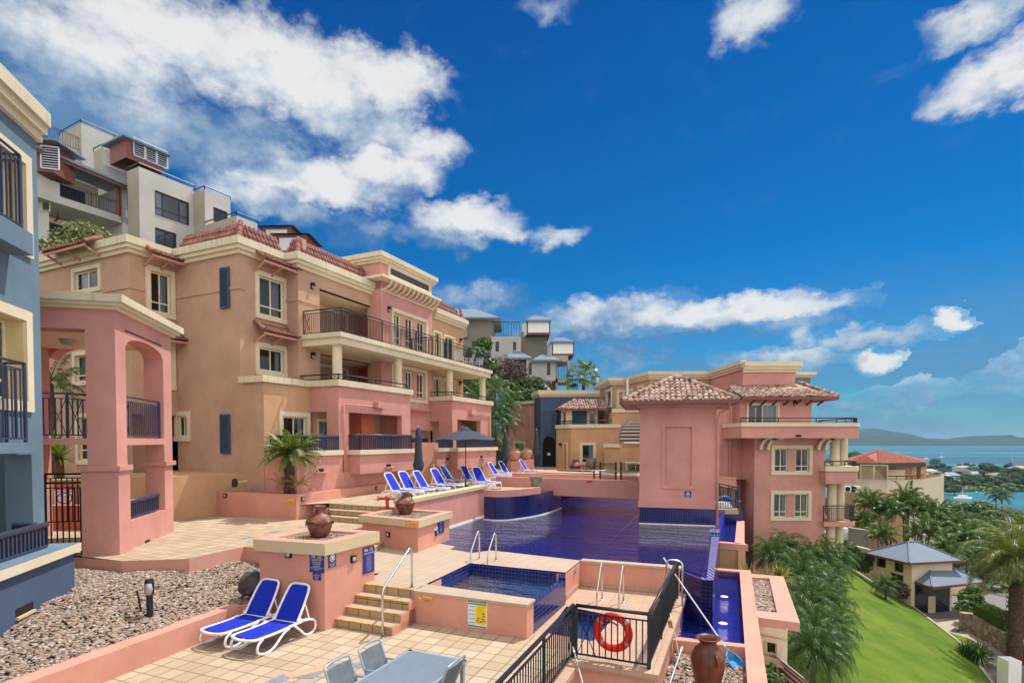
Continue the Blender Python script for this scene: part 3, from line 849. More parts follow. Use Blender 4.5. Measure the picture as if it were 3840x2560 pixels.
# pool water and floor ------------------------------------------------------
rw0=Gp(g_(1578,1155),WATER);rw1=V2(G(1815,1940,WATER))
rwd=(rw1-V2(rw0)).normalized()
pool=[V2(platR)+pb*.1,V2(copeR)+pb*.15+ifn*.1,V2(inf0)+ifn*.14+ifd*.2,V2(inf0)+ifd*9.2,twR+UD*3,twR+UD*14,V2(rw1)+UD*14,V2(rw1)-ND*.2,V2(rw0)-ND*.3,V2(rw0)-ND*.3-rwd*4,V2(cL)-UD*.1,V2(cM),V2(cT)]
mb=MB()
def polyface(mb,P,z,flip=False):
 bm=bmesh.new();f=bm.faces.new([bm.verts.new((p[0],p[1],z)) for p in P]);bmesh.ops.triangulate(bm,faces=[f])
 for q in bm.faces:
  q.normal_update();PP=[v.co.copy() for v in q.verts];mb.face(PP if q.normal.z>0 else PP[::-1])
 bm.free()
polyface(mb,pool,WATER);mb.build('pool_water',POOLW,kind='structure')
mb=MB();polyface(mb,pool,-.55)
for i in range(len(pool)):
 p,q=pool[i],pool[(i+1)%len(pool)];mb.face([(*p,-.55),(*q,-.55),(*q,WATER+.02),(*p,WATER+.02)])
mb.build('pool_basin',POOLFL,kind='structure',uvrot=UROT)
mb=MB()
def refr(p,zs):return Gp(p,zs)
def fline(p,q,z,w,m=0):mb.beam((*Gp(p,z).xy,z+.02),(*Gp(q,z).xy,z+.02),w,.03,m)
fline(b_(852,632),b_(1190,305),-.5,.13,1)
fline(a_(1665,513),a_(2065,355),.35,.05);fline(a_(1665,516),a_(1880,560),.35,.05);fline(a_(1810,515),a_(1960,455),.15,.06,1)
fline(b_(550,240),b_(680,188),.35,.06);fline(b_(605,235),b_(745,198),.15,.06)
mb.build('pool_floor_line',[LINEW,LINEC],kind='structure')
# steps up from the lower deck ------------------------------------------------
def stair(name,label,c0,c1,back,n,z0,z1,run,cheek=None,noseY=True):
 """straight flight; c0-c1 front bottom edge left to right, back = uphill direction"""
 t=thing(name,label,'steps',(c0.x,c0.y,z0));rise=(z1-z0)/n
 m1,m2,m3=MB(),MB(),MB()
 for i in range(n):
  o0=V2(c0)+back*run*i;o1=V2(c1)+back*run*i
  m1.prism([o0,o1,o1+back*(run*(n-i)+.02),o0+back*(run*(n-i)+.02)],z0+rise*i,z0+rise*(i+1)-.02)
  m2.prism([o0-back*.02,o1-back*.02,o1+back*(run+.02),o0+back*(run+.02)],z0+rise*(i+1)-.02,z0+rise*(i+1)+(.0 if i<n-1 else .004))
  m3.prism([o0-back*.024,o1-back*.024,o1+back*.03,o0+back*.03],z0+rise*(i+1)-.012,z0+rise*(i+1)+.006)
 m1.build('riser',RISER,t);m2.build('tread',COPET if noseY else DECKT,t,uvrot=UROT)
 if noseY:m3.build('nosing',YELLOW,t)
 return t
sb0=Gp(a_(692,1140));sb1=Gp(a_(1135,1212))
sback=V2(stR-sb1);nst=4
st=stair('entry_steps','four sandy tiled steps with yellow nosings rising beside the stone-capped planter',sb0,sb1,dirv(21.6),4,0,MID,((V2(stR)-V2(sb1)).length+.02)/3.05)
# salmon cheek between the flight and spa wall
mb=MB();q=V2(spaL)
mb.prism([V2(sb1)+ND*.0,V2(sb1)+fd*.02,q+fb*.05,V2(stR)-UD*.02],0,.001)
for i in range(4):
 o=V2(sb1)+dirv(21.6)*(((V2(stR)-V2(sb1)).length+.02)/3.05)*i
 mb.prism([o+fd*.004,o+fd*.03,o+fd*.03+dirv(21.6)*1.2,o+fd*.004+dirv(21.6)*1.2],0,MID/4*(i+1)-.02-.002*i)
mb.build('stair_cheek',SALMON,st)
# planters with jars -----------------------------------------------------------
def planter(name,label,corners,zt,zcap,z0,rim,body_in=.09,capm=CAPBEIGE):
 t=thing(name,label,'planter',(*(sum((V2(c) for c in corners),Vector((0,0)))/4),z0))
 P=[V2(c) for c in corners];ctr=sum(P,Vector((0,0)))/4
 def inset(d):
  out=[]
  for i in range(4):
   a,b,c=P[i-1],P[i],P[(i+1)%4]
   n0=perp((b-a).normalized());n1=perp((c-b).normalized())
   if n0.dot(ctr-b)<0:n0=-n0
   if n1.dot(ctr-b)<0:n1=-n1
   m=n0+n1;out.append(b+m*(d/(m.length_squared/2)))
  return out
 inn=inset(rim);bod=inset(body_in)
 mb=MB();mb.prism(bod,z0,zcap);mb.build('body',SALMON,t)
 mb=MB()
 for i in range(4):
  a,b=P[i],P[(i+1)%4];c,d=inn[(i+1)%4],inn[i]
  mb.prism([a,b,c,d],zcap,zt,0,mt=1)
 mb.build('cap',[capm,CAPPINK],t)
 return t,inn
pl1,bed1=planter('stone_planter','tall salmon planter with beige cap beside the steps, carrying blue pool rule signs',p1c,2.0,1.73,0,.32)
pl2,bed2=planter('stone_planter','salmon planter with beige cap at the pool corner, an amber caution sign on its cap',p2c,1.78,1.55,MID,.3)
BEDS=[(bed1,1.93),(bed2,1.70)]
# low wall by the gravel
wd=(V2(wl1)-V2(wl0)).normalized();wn_=-perp(wd)
mb=MB();mb.prism([ext,V2(wl1),V2(wl1)+wn_*.36,ext+wn_*.36],-.5,.5);mb.prism([V2(wl1)+wn_*.36-wd*.5,V2(wl1)+wn_*.02,V2(p1c[0])+Vector((.35,-.1)),V2(p1c[0])+Vector((.3,.3))],-.5,.498)
mb.build('low_wall',SALMON,label='low salmon wall between the pebble bank and the tiled lower deck',cat='wall')
# left deck -------------------------------------------------------------------
L1=Gp(c_(915,1405),LEFT);L2=Gp(c_(1420,1388),LEFT);L3=Gp(c_(1828,1298),LEFT)
bp0=Gp(c_(1578,884),2.25);bp1=Gp(g_(422,910),2.25);bp2=Gp(g_(1385,788),2.25)
ldir=(V2(bp1)-V2(bp0)).normalized()
ss0=Gp(g_(890,1105),LEFT);
ts0=Gp(g_(668,972),TERR);ts1=Gp(g_(1180,1003),TERR)
L4=Gp((985,2053),LEFT);left_poly=[V2(L1),V2(L2),V2(L3),V2(L4),V2(p1c[3]),V2(p2c[0])+Vector((.1,.1)),V2(p2c[3])-ND*.4,V2(ts1)+UD*.3,V2(ts0)+UD*.3,V2(bp1),V2(bp0)+Vector((0,.5)),V2(bp0)+Vector((-1,1.5)),V2(bp0)+Vector((-9,4)),V2(L1)+Vector((-9,5)),V2(L1)+Vector((-3.0,1.2))]
mb=MB();polyface(mb,left_poly,LEFT)
mb.build('upper_left_deck',DECKT,kind='structure',uvrot=R(90-24.5))
mb=MB();lp=[V2(L1)+Vector((-1.6,.5)),V2(L1),V2(L2),V2(L3),V2(L4)]
for i in range(4):
 mb.face([(*lp[i],-.3),(*lp[i+1],-.3),(*lp[i+1],LEFT-.004),(*lp[i],LEFT-.004)])
mb.face([(*V2(p1c[3]),.3),(*(V2(p2c[0])+Vector((.1,.1))),.3),(*(V2(p2c[0])+Vector((.1,.1))),LEFT-.004),(*V2(p1c[3]),LEFT-.004)])
mb.build('deck_edge_wall',CAPPINK,label='cracked pink edge wall of the raised tiled deck above the pebbles',cat='wall')
# inlay of slate tiles on the decks
def inlay(name,c,rad,dd,z,n=8,m=(TILESET,PEACHT)):
 mb=MB();c=V2(c)
 for k in range(n):
  t0,t1=2*math.pi*k/n+dd,2*math.pi*(k+1)/n+dd
  P=[c+Vector((math.cos(t),math.sin(t)))*r for r,t in((rad,t0),(rad,t1),(rad*.82,t1),(rad*.82,t0))]
  mb.prism(P,z,z+.004,k%2)
  if k%2:
   P=[c+Vector((math.cos(t),math.sin(t)))*r for r,t in((rad*.82,t0),(rad*.82,t1),(rad*.62,(t0+t1)/2))]
   mb.prism(P,z,z+.0038,0)
 return mb.build(name,list(m),kind='structure')
ic=G(1235,2620,0);inlay('deck_inlay',ic,1.55,.35,.002,12)
mb=MB();q=[G(x,y,LEFT) for x,y in((905,2022),(950,2011),(1000,1999),(1050,1989),(1115,1978),(1180,1968))]
for k in range(5):mb.beam(q[k]+Vector((0,0,-.003)),q[k+1]+Vector((0,0,-.003)),.24,.012,k%2)
mb.build('deck_inlay',[TILESET,PEACHT],kind='structure')
# three steps to the terrace
run=.36
stair('terrace_steps','three wide sandy tiled steps climbing to the sun lounger terrace',ts0-Vector((*UD,0))*.72,ts1-Vector((*UD,0))*.72,UD,3,LEFT,TERR,run,noseY=False)
stair('side_steps','low tiled steps half hidden between the two jar planters',Vector((*(V2(p1c[3])*.45+V2(p2c[0])*.55+ND*.95),0)),Vector((*(V2(p2c[0])+ND*.95+UD*.1),0)),-ND,3,MID,LEFT,.32,noseY=False)
# terrace ------------------------------------------------------------------------
par0=Gp(g_(1300,938),2.19);par1=Gp(g_(1845,838),2.19)
prd=(V2(par1)-V2(par0)).normalized();prn=-perp(prd)
brL=Gp((2020,1856),1.81);brLt=D(1875,1791,brL.y+.6)
far_t=26
terr_poly=[V2(ts0),V2(ts1),V2(par0)+prn*.2,V2(par1)+prn*.1,V2(par1)+UD*3+ND*1.2,V2(par1)+UD*26+ND*1.2,V2(par1)+UD*26-ND*9,V2(bp2)+UD*3-ND*1.5,V2(bp2)-ND*.2,V2(bp1)-ND*.2]
mb=MB();polyface(mb,terr_poly,TERR);mb.build('terrace_paving',DECKT,kind='structure',uvrot=R(90-24.5))
rw=thing('terrace_wall','long pink retaining wall with a pale cap between the pool and the lounger terrace','wall',(*par0.xy,0))
mb=MB();p0=V2(par0)-prd*.6;p1=V2(par1)+prd*.1
mb.prism([p0,p1,p1+prn*.4,p0+prn*.4],-.4,2.05);mb.build('wall',PINK,rw)
mb=MB();mb.prism([p0-prn*.05,p1-prn*.05,p1+prn*.46,p0+prn*.46],2.05,2.19,0,mt=1);mb.build('cap',[CAPBEIGE,CAPBEIGE],rw)
mb=MB();mb.prism([p0-prn*-.0,p1,p1+perp(prd)*.03,p0+perp(prd)*.03],WATER+.0,WATER+.10);mb.build('waterline_trim',WHITE,rw)
# curved bastion
cb=[V2(G(x,y,WATER)) for x,y in((1815,1948),(1850,1952),(1900,1951.5),(1950,1946),(2000,1938),(2040,1929),(2072,1918))]
cb=[V2(q) for q in bez([(*q,0) for q in cb],5)]
end=cb[-1]
cb+=[end+UD*1.6-ND*.1]
bast=thing('curved_planter','curved pink planter rim over a bulging cobalt mosaic wall in the pool','planter',(*cb[8],WATER))
mb=MB();s=0
back=[cb[-1]-ND*2.5+UD*.5,cb[0]+UD*1.6]
for i in range(len(cb)-1):
 p,q=cb[i],cb[i+1];L=(q-p).length
 mb.face([(*p,-.5),(*q,-.5),(*q,1.76),(*p,1.76)],0,[(s,-.5),(s+L,-.5),(s+L,1.76),(s,1.76)]);s+=L
mb.build('mosaic_wall',MOSAIC,bast)
mb=MB();k=24
rimp=cb[:k]
extr_band(mb,rimp,-.25,.05,1.76,2.07);mb.build('rim',CAPPINK,bast)
mb=MB();polyface(mb,cb+back,1.74);mb.build('soil',SOIL,bast)
mb=MB();extr_band(mb,cb,-.02,.04,WATER-.02,WATER+.06);mb.build('waterline_trim',WHITE,bast)
# far end of the pool and the paving behind it
ew=[V2(rw1)+UD*13.2-ND*3.5,twR+UD*13.0+ND*.3]
mb=MB();d_=(ew[1]-ew[0]).normalized();mb.prism([ew[0],ew[1],ew[1]-perp(d_)*.35,ew[0]-perp(d_)*.35],-.6,TERR+.12);mb.build('pool_end_wall',SALMON,label='salmon wall closing the far end of the pool beyond the footbridge',cat='wall')
mb=MB();polyface(mb,[ew[0]-ND*3,ew[1]+ND*.5,twR+UD*34+ND*.5,V2(rw1)+UD*32-ND*8],TERR-.004);mb.build('far_paving',DECKT,kind='structure',uvrot=UROT)
# bridge ---------------------------------------------------------------------------
B0=V2(G(1960,1852,1.5));B1=V2(G(2399,1871,1.5))
bd=(B1-B0).normalized();bn=-perp(bd)
br=thing('footbridge','pink footbridge with solid parapet crossing the pool to the tower','bridge',(*B0,1.6))
mb=MB();q0=B0-bd*1.55;q1=B1+bd*.02
mb.prism([q0,q1,q1+bn*.25,q0+bn*.25],1.5,2.38)
mb.build('near_parapet',PINK,br)
mb=MB();mb.prism([q0+bn*.25,q1+bn*.25,q1+bn*2.1,q0+bn*2.1],1.55,1.78);mb.build('walkway',COPET,br)
mb=MB();mb.prism([q0+bn*2.1,q1+bn*2.1,q1+bn*2.35,q0+bn*2.35],1.55,2.46);mb.build('far_parapet',CAPPINK,br)
def rail_run(parent,pts,zb,zr,posts,r=.025,m=STEEL,name='handrail'):
 mb=MB()
 mb.tube([(*p,zr) for p in pts],r,8)
 mb.build(name,m,parent,smooth=True)
 for p in posts:mb=MB();mb.tube([(*p,zb),(*p,zr)],r*.8,8);mb.build('post',m,parent,smooth=True)
rr=thing('bridge_handrail','thin steel handrail along the top of the pink footbridge','handrail',(*B0,2.6))
hp=[B0+bd*(.35)+bn*.12,B1+bn*.12]
rail_run(rr,hp,2.36,2.83,[hp[0],hp[0]+(hp[1]-hp[0])*.5])
# tower (lift or plant house) standing in the pool ---------------------------------------
tower=thing('pool_tower','square pink pool house tower with weathered tile hip roof and a recessed panel','tower',(*twL,0))
tb=-perp(twdir);TD=3.3
tfl,tfr_=twL,twR;tbl,tbr=twL+tb*TD,twR+tb*TD
TP=zat(twL,1888);TT=zat(twL,1514)
mb=MB();pn=(1170/2+1900,1400/2+1900)
L=(tfr_-tfl).length
h0=hit(tfl,tfr_,1900+1185/2,1300+1040/2);h1=hit(tfl,tfr_,1900+1390/2,1300+600/2)
mb.wall(tfl,tfr_,TP,TT,[(h0[0],h1[0],h0[1],h1[1])],.07)
e=twdir;nin=tb
mb.face([(*(tfl+e*h0[0]+nin*.07),h0[1]),(*(tfl+e*h1[0]+nin*.07),h0[1]),(*(tfl+e*h1[0]+nin*.07),h1[1]),(*(tfl+e*h0[0]+nin*.07),h1[1])])
mb.wall(tfr_,tbr,-.6,TT);mb.wall(tbr,tbl,TP,TT);mb.wall(tbl,tfl,TP,TT)
mb.build('wall',PINK,tower)
mb=MB()
for(u0,u1,v0,v1) in((h0[0]-.13,h1[0]+.13,h1[1],h1[1]+.13),(h0[0]-.13,h1[0]+.13,h0[1]-.13,h0[1]),(h0[0]-.13,h0[0],h0[1],h1[1]),(h1[0],h1[0]+.13,h0[1],h1[1])):
 mb.obox(tfl+e*u0-nin*.03,e,nin,u1-u0,.03,v0,v1)
mb.build('panel_moulding',PINK,tower)
mb=MB();mb.prism([tfl-e*.05-nin*.05,tfr_+e*.05-nin*.05,tbr+e*.05+nin*.05,tbl-e*.05+nin*.05],TP-.14,TP+.16);
mb.build('base_moulding',PINK,tower)
mb=MB();mb.prism([tfl+nin*.02,tfr_+nin*.02,tbr,tbl],-.5,TP-.14);mb.build('mosaic_base',MOSAIC,tower)
mb=MB();mb.prism([tfl-nin*.03,tfr_-nin*.03,tfr_+nin*.02,tfl+nin*.02],WATER-.05,WATER+.05);mb.build('waterline_trim',WHITE,tower)
mb=MB();mb.prism([tfl-e*.12-nin*.12,tfr_+e*.12-nin*.12,tbr+e*.12+nin*.12,tbl-e*.12+nin*.12],TT-.16,TT);mb.build('cornice',PINK,tower)
# barrel tile slopes --------------------------------------------------------------------------
def barrel_slope(mb,e0,e1,r0,r1,pitch=.22,row=.36,rad=.085,trim=True):
 """barrel tiles on the slope e0-e1 (eave) up to r0-r1 (ridge, r0 above the e0 end)"""
 e0,e1,r0,r1=Vector(e0),Vector(e1),Vector(r0),Vector(r1)
 u=(e1-e0);L=u.length;u.normalize()
 up=((r0+r1)/2-(e0+e1)/2);up=up-u*up.dot(u);S=up.length;up.normalize();n=u.cross(up)
 if n.z<0:n=-n
 a=(r0-e0).dot(u);b=(e1-r1).dot(u)
 mb.mesh([e0-n*.05,e1-n*.05,r1-n*.05,r0-n*.05],[(0,1,2,3)])
 mb.mesh([e0-n*.01,e1-n*.01,r1-n*.01,r0-n*.01],[(0,1,2,3)])
 nc=max(2,int(round(L/pitch)));w=L/nc
 for i in range(nc):
  uc=(i+.5)*w
  smax=S
  if a>1e-3:smax=min(smax,S*uc/a)
  if b>1e-3:smax=min(smax,S*(L-uc)/b)
  s0=0.0
  if a<-1e-3:s0=0
  j=0;s=-.03
  jit=random.uniform(-.02,.02)
  while s<smax-.04:
   s1=min(s+row*1.08,smax+.02)
   rr0,rr1=w*.42,w*.36;vs=[]
   tz=random.uniform(-.008,.008)
   for(sv_,rv,hgt) in((s,rr0,.018+tz),(s1,rr1,-.012)):
    base=e0+u*(uc+jit*.2)+up*sv_+n*hgt
    for kq in range(6):
     t=math.pi*kq/5
     vs.append(base+u*(-math.cos(t)*rv)+n*(math.sin(t)*rv*.95))
   fs=[(q,q+1,7+q,6+q) for q in range(5)]+[(0,1,2,3,4,5)]
   mb.mesh(vs,fs)
   s+=row;j+=1
def hip_cap(mb,a,b,r=.11,seg=.34):
 a,b=Vector(a),Vector(b);L=(b-a).length;n=max(1,int(L/seg));d=(b-a)/n
 for i in range(n):
  mb.tube([a+d*i+Vector((0,0,.03)),a+d*(i+1.06)+Vector((0,0,.015))],[r,r*.85],8)
def hip_roof(parent,c,ov,zE,zR,m,gutter=None,ridge=0.0,name='roof',gz=.09,soffit=None,ctr=None):
 """four-sided barrel tile roof over plan quad c (any order round)"""
 P=[V2(p) for p in c];ctr=sum(P,Vector((0,0)))/4 if ctr is None else V2(ctr)
 E=[p+(p-ctr).normalized()*ov for p in P]
 d=(E[1]-E[0]).normalized();A=ctr-d*ridge/2;B=ctr+d*ridge/2
 Rr=[A,B,B,A]
 mb=MB()
 for i in range(4):
  j=(i+1)%4
  barrel_slope(mb,(*E[i],zE),(*E[j],zE),(*Rr[i],zR),(*Rr[j],zR))
 for i in range(4):hip_cap(mb,(*E[i],zE+.03),(*Rr[i],zR+.03))
 if ridge:hip_cap(mb,(*A,zR+.03),(*B,zR+.03))
 rf=mb.build(name,m,parent)
 mb=MB();mb.prism([p for p in E],zE-.12,zE-.09);mb.build('soffit',soffit or PINK,parent)
 if gutter:
  mb=MB()
  for i in range(4):
   a,b=E[i],E[(i+1)%4];o=perp((b-a).normalized())
   if o.dot(ctr-a)>0:o=-o
   mb.beam((*(a+o*.05),zE-.04),(*(b+o*.05),zE-.04),.11,gz*1.3)
  mb.build('gutter',gutter,parent)
 return rf,E
tower_roof,TE=hip_roof(tower,[tfl,tfr_,tbr,tbl],1.05,TT+.06,TT+1.24,OLDTERRA,gutter=BROWNW,ridge=.35)
# downpipe on the tower's right corner
dp=tfr_+e*.06-nin*.10
mb=MB();g0=Vector((*TE[1],TT-.02))
mb.tube([g0-Vector((*e,0))*.3+Vector((*nin,0))*.2,Vector((*(dp+nin*.2+e*.45),TT-.25)),Vector((*(dp+e*.05),TT-.45)),Vector((*dp,TT-.7)),Vector((*dp,-1.2))],.05,8)
mb.build('downpipe',PINK,tower,smooth=True)
# ---------------------------------------------------------------- building kit
def window(parent,p0,p1,u0,u1,z0,z1,style='slide',trim=.16,dep=.13,tm=None,fm=None,curtain='both',proud=.05,sill=True):
 """trimmed window on the wall p0-p1; u,z are the outer trim edges. returns the hole rectangle"""
 tm=tm or CREAM;fm=fm or FRAMEC
 p0=V2(p0);p1=V2(p1);e=(p1-p0).normalized();o=perp(e)
 hu0,hu1,hz0,hz1=u0+trim,u1-trim,z0+trim,z1-trim
 P=lambda u,d:p0+e*u+o*d
 mb=MB()
 def bar(a,b,c,d,d0,d1,m=0):mb.prism([P(a,d0),P(b,d0),P(b,d1),P(a,d1)],c,d,m)
 if trim>.01:
  bar(u0,u1,hz1,z1,-.03,proud);bar(u0,u1,z0,hz0,-.03,proud+(.03 if sill else 0))
  bar(u0,hu0,hz0,hz1,-.03,proud-.002);bar(hu1,u1,hz0,hz1,-.03,proud-.002)
  for(a,b) in((hu0-.003,hu0+.012),(hu1-.012,hu1+.003)):bar(a,b,hz0,hz1,-dep,-.02)
  bar(hu0+.012,hu1-.012,hz1-.012,hz1+.003,-dep,-.02);bar(hu0+.012,hu1-.012,hz0-.003,hz0+.012,-dep,-.02)
 t=.05;w=hu1-hu0;h=hz1-hz0;f0,f1=-dep-.01,-dep+.05
 bar(hu0+.012,hu0+.012+t,hz0+.012,hz1-.012,f0,f1,1);bar(hu1-.012-t,hu1-.012,hz0+.012,hz1-.012,f0,f1,1)
 bar(hu0+.062,hu1-.062,hz1-.012-t,hz1-.012,f0,f1,1);bar(hu0+.062,hu1-.062,hz0+.012,hz0+.012+t,f0,f1,1)
 if style in('slide','cross','door'):
  bar((hu0+hu1)/2-t/2,(hu0+hu1)/2+t/2,hz0+.06,hz1-.06,f0+.002,f1-.002,1)
 if style in('cross','trans'):
  zt=hz0+h*.24;bar(hu0+.06,hu1-.06,zt-t/2,zt+t/2,f0+.004,f1+.006,1)
 if style=='three':
  for q in(.22,.72):bar(hu0+w*q-t/2,hu0+w*q+t/2,hz0+.06,hz1-.06,f0+.002,f1-.002,1)
  zt=hz0+h*.3;bar(hu0+.06,hu1-.06,zt-t/2,zt+t/2,f0+.004,f1+.004,1)
 wn=mb.build('window',[tm,fm],parent)
 mb=MB();a,b=P(hu0+.03,-dep+.01),P(hu1-.03,-dep+.01)
 mb.face([(*a,hz0+.03),(*b,hz0+.03),(*b,hz1-.03),(*a,hz1-.03)]);mb.build('pane',GLASS,wn)
 if curtain:
  mb=MB()
  sides={'both':((.0,.22),(.8,1.0)),'left':((.0,.42),),'right':((.55,1.0),),'full':((0,1),)}[curtain]
  for s0,s1 in sides:
   n=max(4,int((s1-s0)*w/.05));pts=[P(hu0+w*(s0+(s1-s0)*i/n),-dep-.12-.03*(i%2)-.02*math.sin(i*1.3)) for i in range(n+1)]
   for i in range(n):mb.face([(*pts[i],hz0),(*pts[i+1],hz0),(*pts[i+1],hz1),(*pts[i],hz1)])
  mb.build('curtain',CURT if curtain!='full' else CURTD,wn)
 return(hu0,hu1,hz0,hz1)
def pwin(parent,p0,p1,x0,x1,yt,yb,**k):
 """window given by its outer trim in photo pixels (y at the left edge)"""
 u0,z1=hit(p0,p1,x0,yt);u0,z0=hit(p0,p1,x0,yb);u1,_=hit(p0,p1,x1,yt)
 return window(parent,p0,p1,u0,u1,z0,z1,**k)
def room(mb,p0,p1,hole,depth,ms=(0,0,0,0),m_open=()):
 """recess behind a hole: back, sides, ceiling, floor (materials back, sides, ceiling, floor)"""
 p0=V2(p0);p1=V2(p1);e=(p1-p0).normalized();n=-perp(e);a,b,c,d=hole
 P=lambda u,z,q:(*(p0+e*u+n*q),z)
 mb.face([P(a,c,depth),P(b,c,depth),P(b,d,depth),P(a,d,depth)],ms[0])
 if 'L' not in m_open:mb.face([P(a,c,0),P(a,c,depth),P(a,d,depth),P(a,d,0)],ms[1])
 if 'R' not in m_open:mb.face([P(b,c,depth),P(b,c,0),P(b,d,0),P(b,d,depth)],ms[1])
 mb.face([P(a,d,depth),P(b,d,depth),P(b,d,0),P(a,d,0)],ms[2])
 mb.face([P(a,c,0),P(b,c,0),P(b,c,depth),P(a,c,depth)],ms[3])
def cornice(mb,pts,z,h=.34,out=.22,m0=0,m1=1,cap=.16):
 """stepped cornice along a polyline seen left to right from outside: cap band with a cove below"""
 extr_band(mb,pts,-.25,out,z-cap,z,m0)
 extr_band(mb,pts,-.02,out*.72,z-cap-(h-cap)*.5,z-cap,m1)
 extr_band(mb,pts,-.02,out*.36,z-h,z-cap-(h-cap)*.5,m1)
def awning(parent,p0,p1,u0,u1,zt,proj=.75,drop=.42,side=True,name='awning'):
 p0=V2(p0);e=(V2(p1)-p0).normalized();o=perp(e)
 P=lambda u,d,z:Vector((*(p0+e*u+o*d),z))
 mb=MB();barrel_slope(mb,P(u0-.12,proj,zt-drop),P(u1+.12,proj,zt-drop),P(u0+.05,0,zt),P(u1-.05,0,zt),.2,.34)
 mb.tube([P(u0-.12,proj,zt-drop+.04),P(u0+.03,0,zt+.05)],.09,8);mb.tube([P(u1+.12,proj,zt-drop+.04),P(u1-.03,0,zt+.05)],.09,8)
 a=mb.build(name,TERRA,parent)
 mb=MB()
 mb.beam(P(u0-.1,proj-.05,zt-drop-.1),P(u1+.1,proj-.05,zt-drop-.1),.05,.10)
 for k in range(3):
  u=u0+(u1-u0)*k/2
  mb.beam(P(u,.0,zt-drop-.42),P(u,proj-.12,zt-drop-.13),.06,.08)
 mb.build('bracket',PINKW,a)
def wall_light(parent,p0,p1,x,y,s=.13,m=BLACK):
 u,z=hit(p0,p1,x,y);p0=V2(p0);e=(V2(p1)-p0).normalized();o=perp(e)
 c=p0+e*u
 mb=MB();mb.prism([c-e*s*.6,c+e*s*.6,c+e*s*.5+o*s*1.3,c-e*s*.5+o*s*1.3],z-s*.1,z+s*1.1)
 mb.prism([c-e*s*.6,c+e*s*.6,c+e*s*.6+o*.03,c-e*s*.6+o*.03],z-s*1.1,z+s*1.1)
 w=mb.build('wall_light',m,parent)
 mb=MB();mb.lathe([(.0,-s*.9),(s*.4,-s*.8),(s*.5,-s*.1)],(*(c+o*s*.65),z),10);mb.build('lamp_glass',LAMPG,w,smooth=True)
def railing(parent,pts,z0,h,m=BLACK,gap=.11,r=.012,post=1.6,top=.028,xp=True,mid=True,name='railing',topm=None):
 """metal railing along plan points: top rail, bars, posts as one part with its rail"""
 mb=MB();mp=MB();mt=MB();PQ=[]
 for a,b in zip(pts[:-1],pts[1:]):
  a,b=V2(a),V2(b);L=(b-a).length;e=(b-a)/L
  n=max(1,int(L/gap))
  for i in range(1,n):
   q=a+e*(L*i/n);mb.beam((*q,z0+.08),(*q,z0+h-(.12 if mid else .03)),r*2,r*2)
  mb.beam((*a,z0+.08),(*b,z0+.08),.03,.03)
  if mid:mb.beam((*a,z0+h-.13),(*b,z0+h-.13),.025,.025)
  mt.tube([(*a,z0+h),(*b,z0+h)],top,8)
  k=max(1,int(round(L/post)))
  for i in range(k+1):
   q=a+e*(L*i/k);mp.beam((*q,z0),(*q,z0+h),.05,.05);PQ.append(q)
  if xp:
   for s0 in(0,k-1):
    for q in(0.04,):
     w=min(.35,L*.3);u0=L*(s0/k)+(0.03 if s0==0 else L/k-w-.03)
     A=a+e*u0;B=a+e*(u0+w)
     mb.beam((*A,z0+.1),(*B,z0+h-.15),.014,.014);mb.beam((*B,z0+.1),(*A,z0+h-.15),.014,.014)
 if parent is None:return mb,mp,mt
 rl=mb.build(name,m,parent)
 for i,q in enumerate(PQ):
  if i and(q-PQ[i-1]).length<.01:continue
  mp=MB();mp.beam((*q,z0),(*q,z0+h),.05,.05);mp.build('post',m,rl)
 mt.build('top_rail',topm or m,rl,smooth=True)
 return rl
def balustrade(parent,pts,z0,h,m=NAVY):
 """low solid-looking bar balustrade with a thick round top rail"""
 mb=MB();mt=MB()
 for a,b in zip(pts[:-1],pts[1:]):
  a,b=V2(a),V2(b);L=(b-a).length;e=(b-a)/L;n=max(2,int(L/.13))
  for i in range(n+1):
   q=a+e*(L*i/n);mb.beam((*q,z0+.06),(*q,z0+h),.05,.05,up=(e.x,e.y,0.01))
  mb.beam((*a,z0+.06),(*b,z0+.06),.06,.05)
  mt.tube([(*a,z0+h),(*b,z0+h)],.065,10)
 bl=mb.build('balustrade',m,parent);mt.build('top_rail',m,bl,smooth=True);return bl
def pipe(parent,pts,r=.04,m=PINK):
 mb=MB();mb.tube(pts,r,8);mb.build('downpipe',m,parent,smooth=True)
def scupper(parent,p0,p1,x,y,w=.5):
 u,z=hit(p0,p1,x,y);p0=V2(p0);e=(V2(p1)-p0).normalized();o=perp(e);c=p0+e*u
 mb=MB();mb.prism([c-e*w/2,c+e*w/2,c+e*w/2+o*.16,c-e*w/2+o*.16],z-.04,z,0)
 mb.prism([c-e*w*.3,c+e*w*.3,c+e*w*.3+o*.004,c-e*w*.3+o*.004],z,z+.14,1)
 mb.build('drain_spout',[CAPPINK,DARKIN],parent)
 # ---------------------------------------------------------------- the tan and pink apartment block
E_=V2(G(993,1843,2.25));A_=on(E_,-ND,905);P_=on(A_,-ND,667);Q_=on(P_,-UD,497);R_=on(Q_,-ND,60)
B_=on(A_,UD,1077);C_=on(B_,ND,1124);D1=on(C_,UD,1395);D2=on(D1,ND,1432);D3=on(D2,UD,1622);D4=on(C_,UD,1622);S4=on(C_,UD,1737)
S4b=S4-ND*9
ZC,ZB,ZF,ZG=12.5,6.92,9.0,3.9
apt=thing('apartment_building','three storey tan and pink apartment block with terracotta awnings and long black railed balcony','building',(*E_,2))
W=MB()
WM=[TAN,PINK,OCHRE,CORAL,PALECREAM,SALMON]
UPTAN=0
# end wall facing the lower deck, with slim window low down
hw=pwin(apt,P_,A_,655+2,714,1543,1654,style='slide',trim=.2,curtain='full')
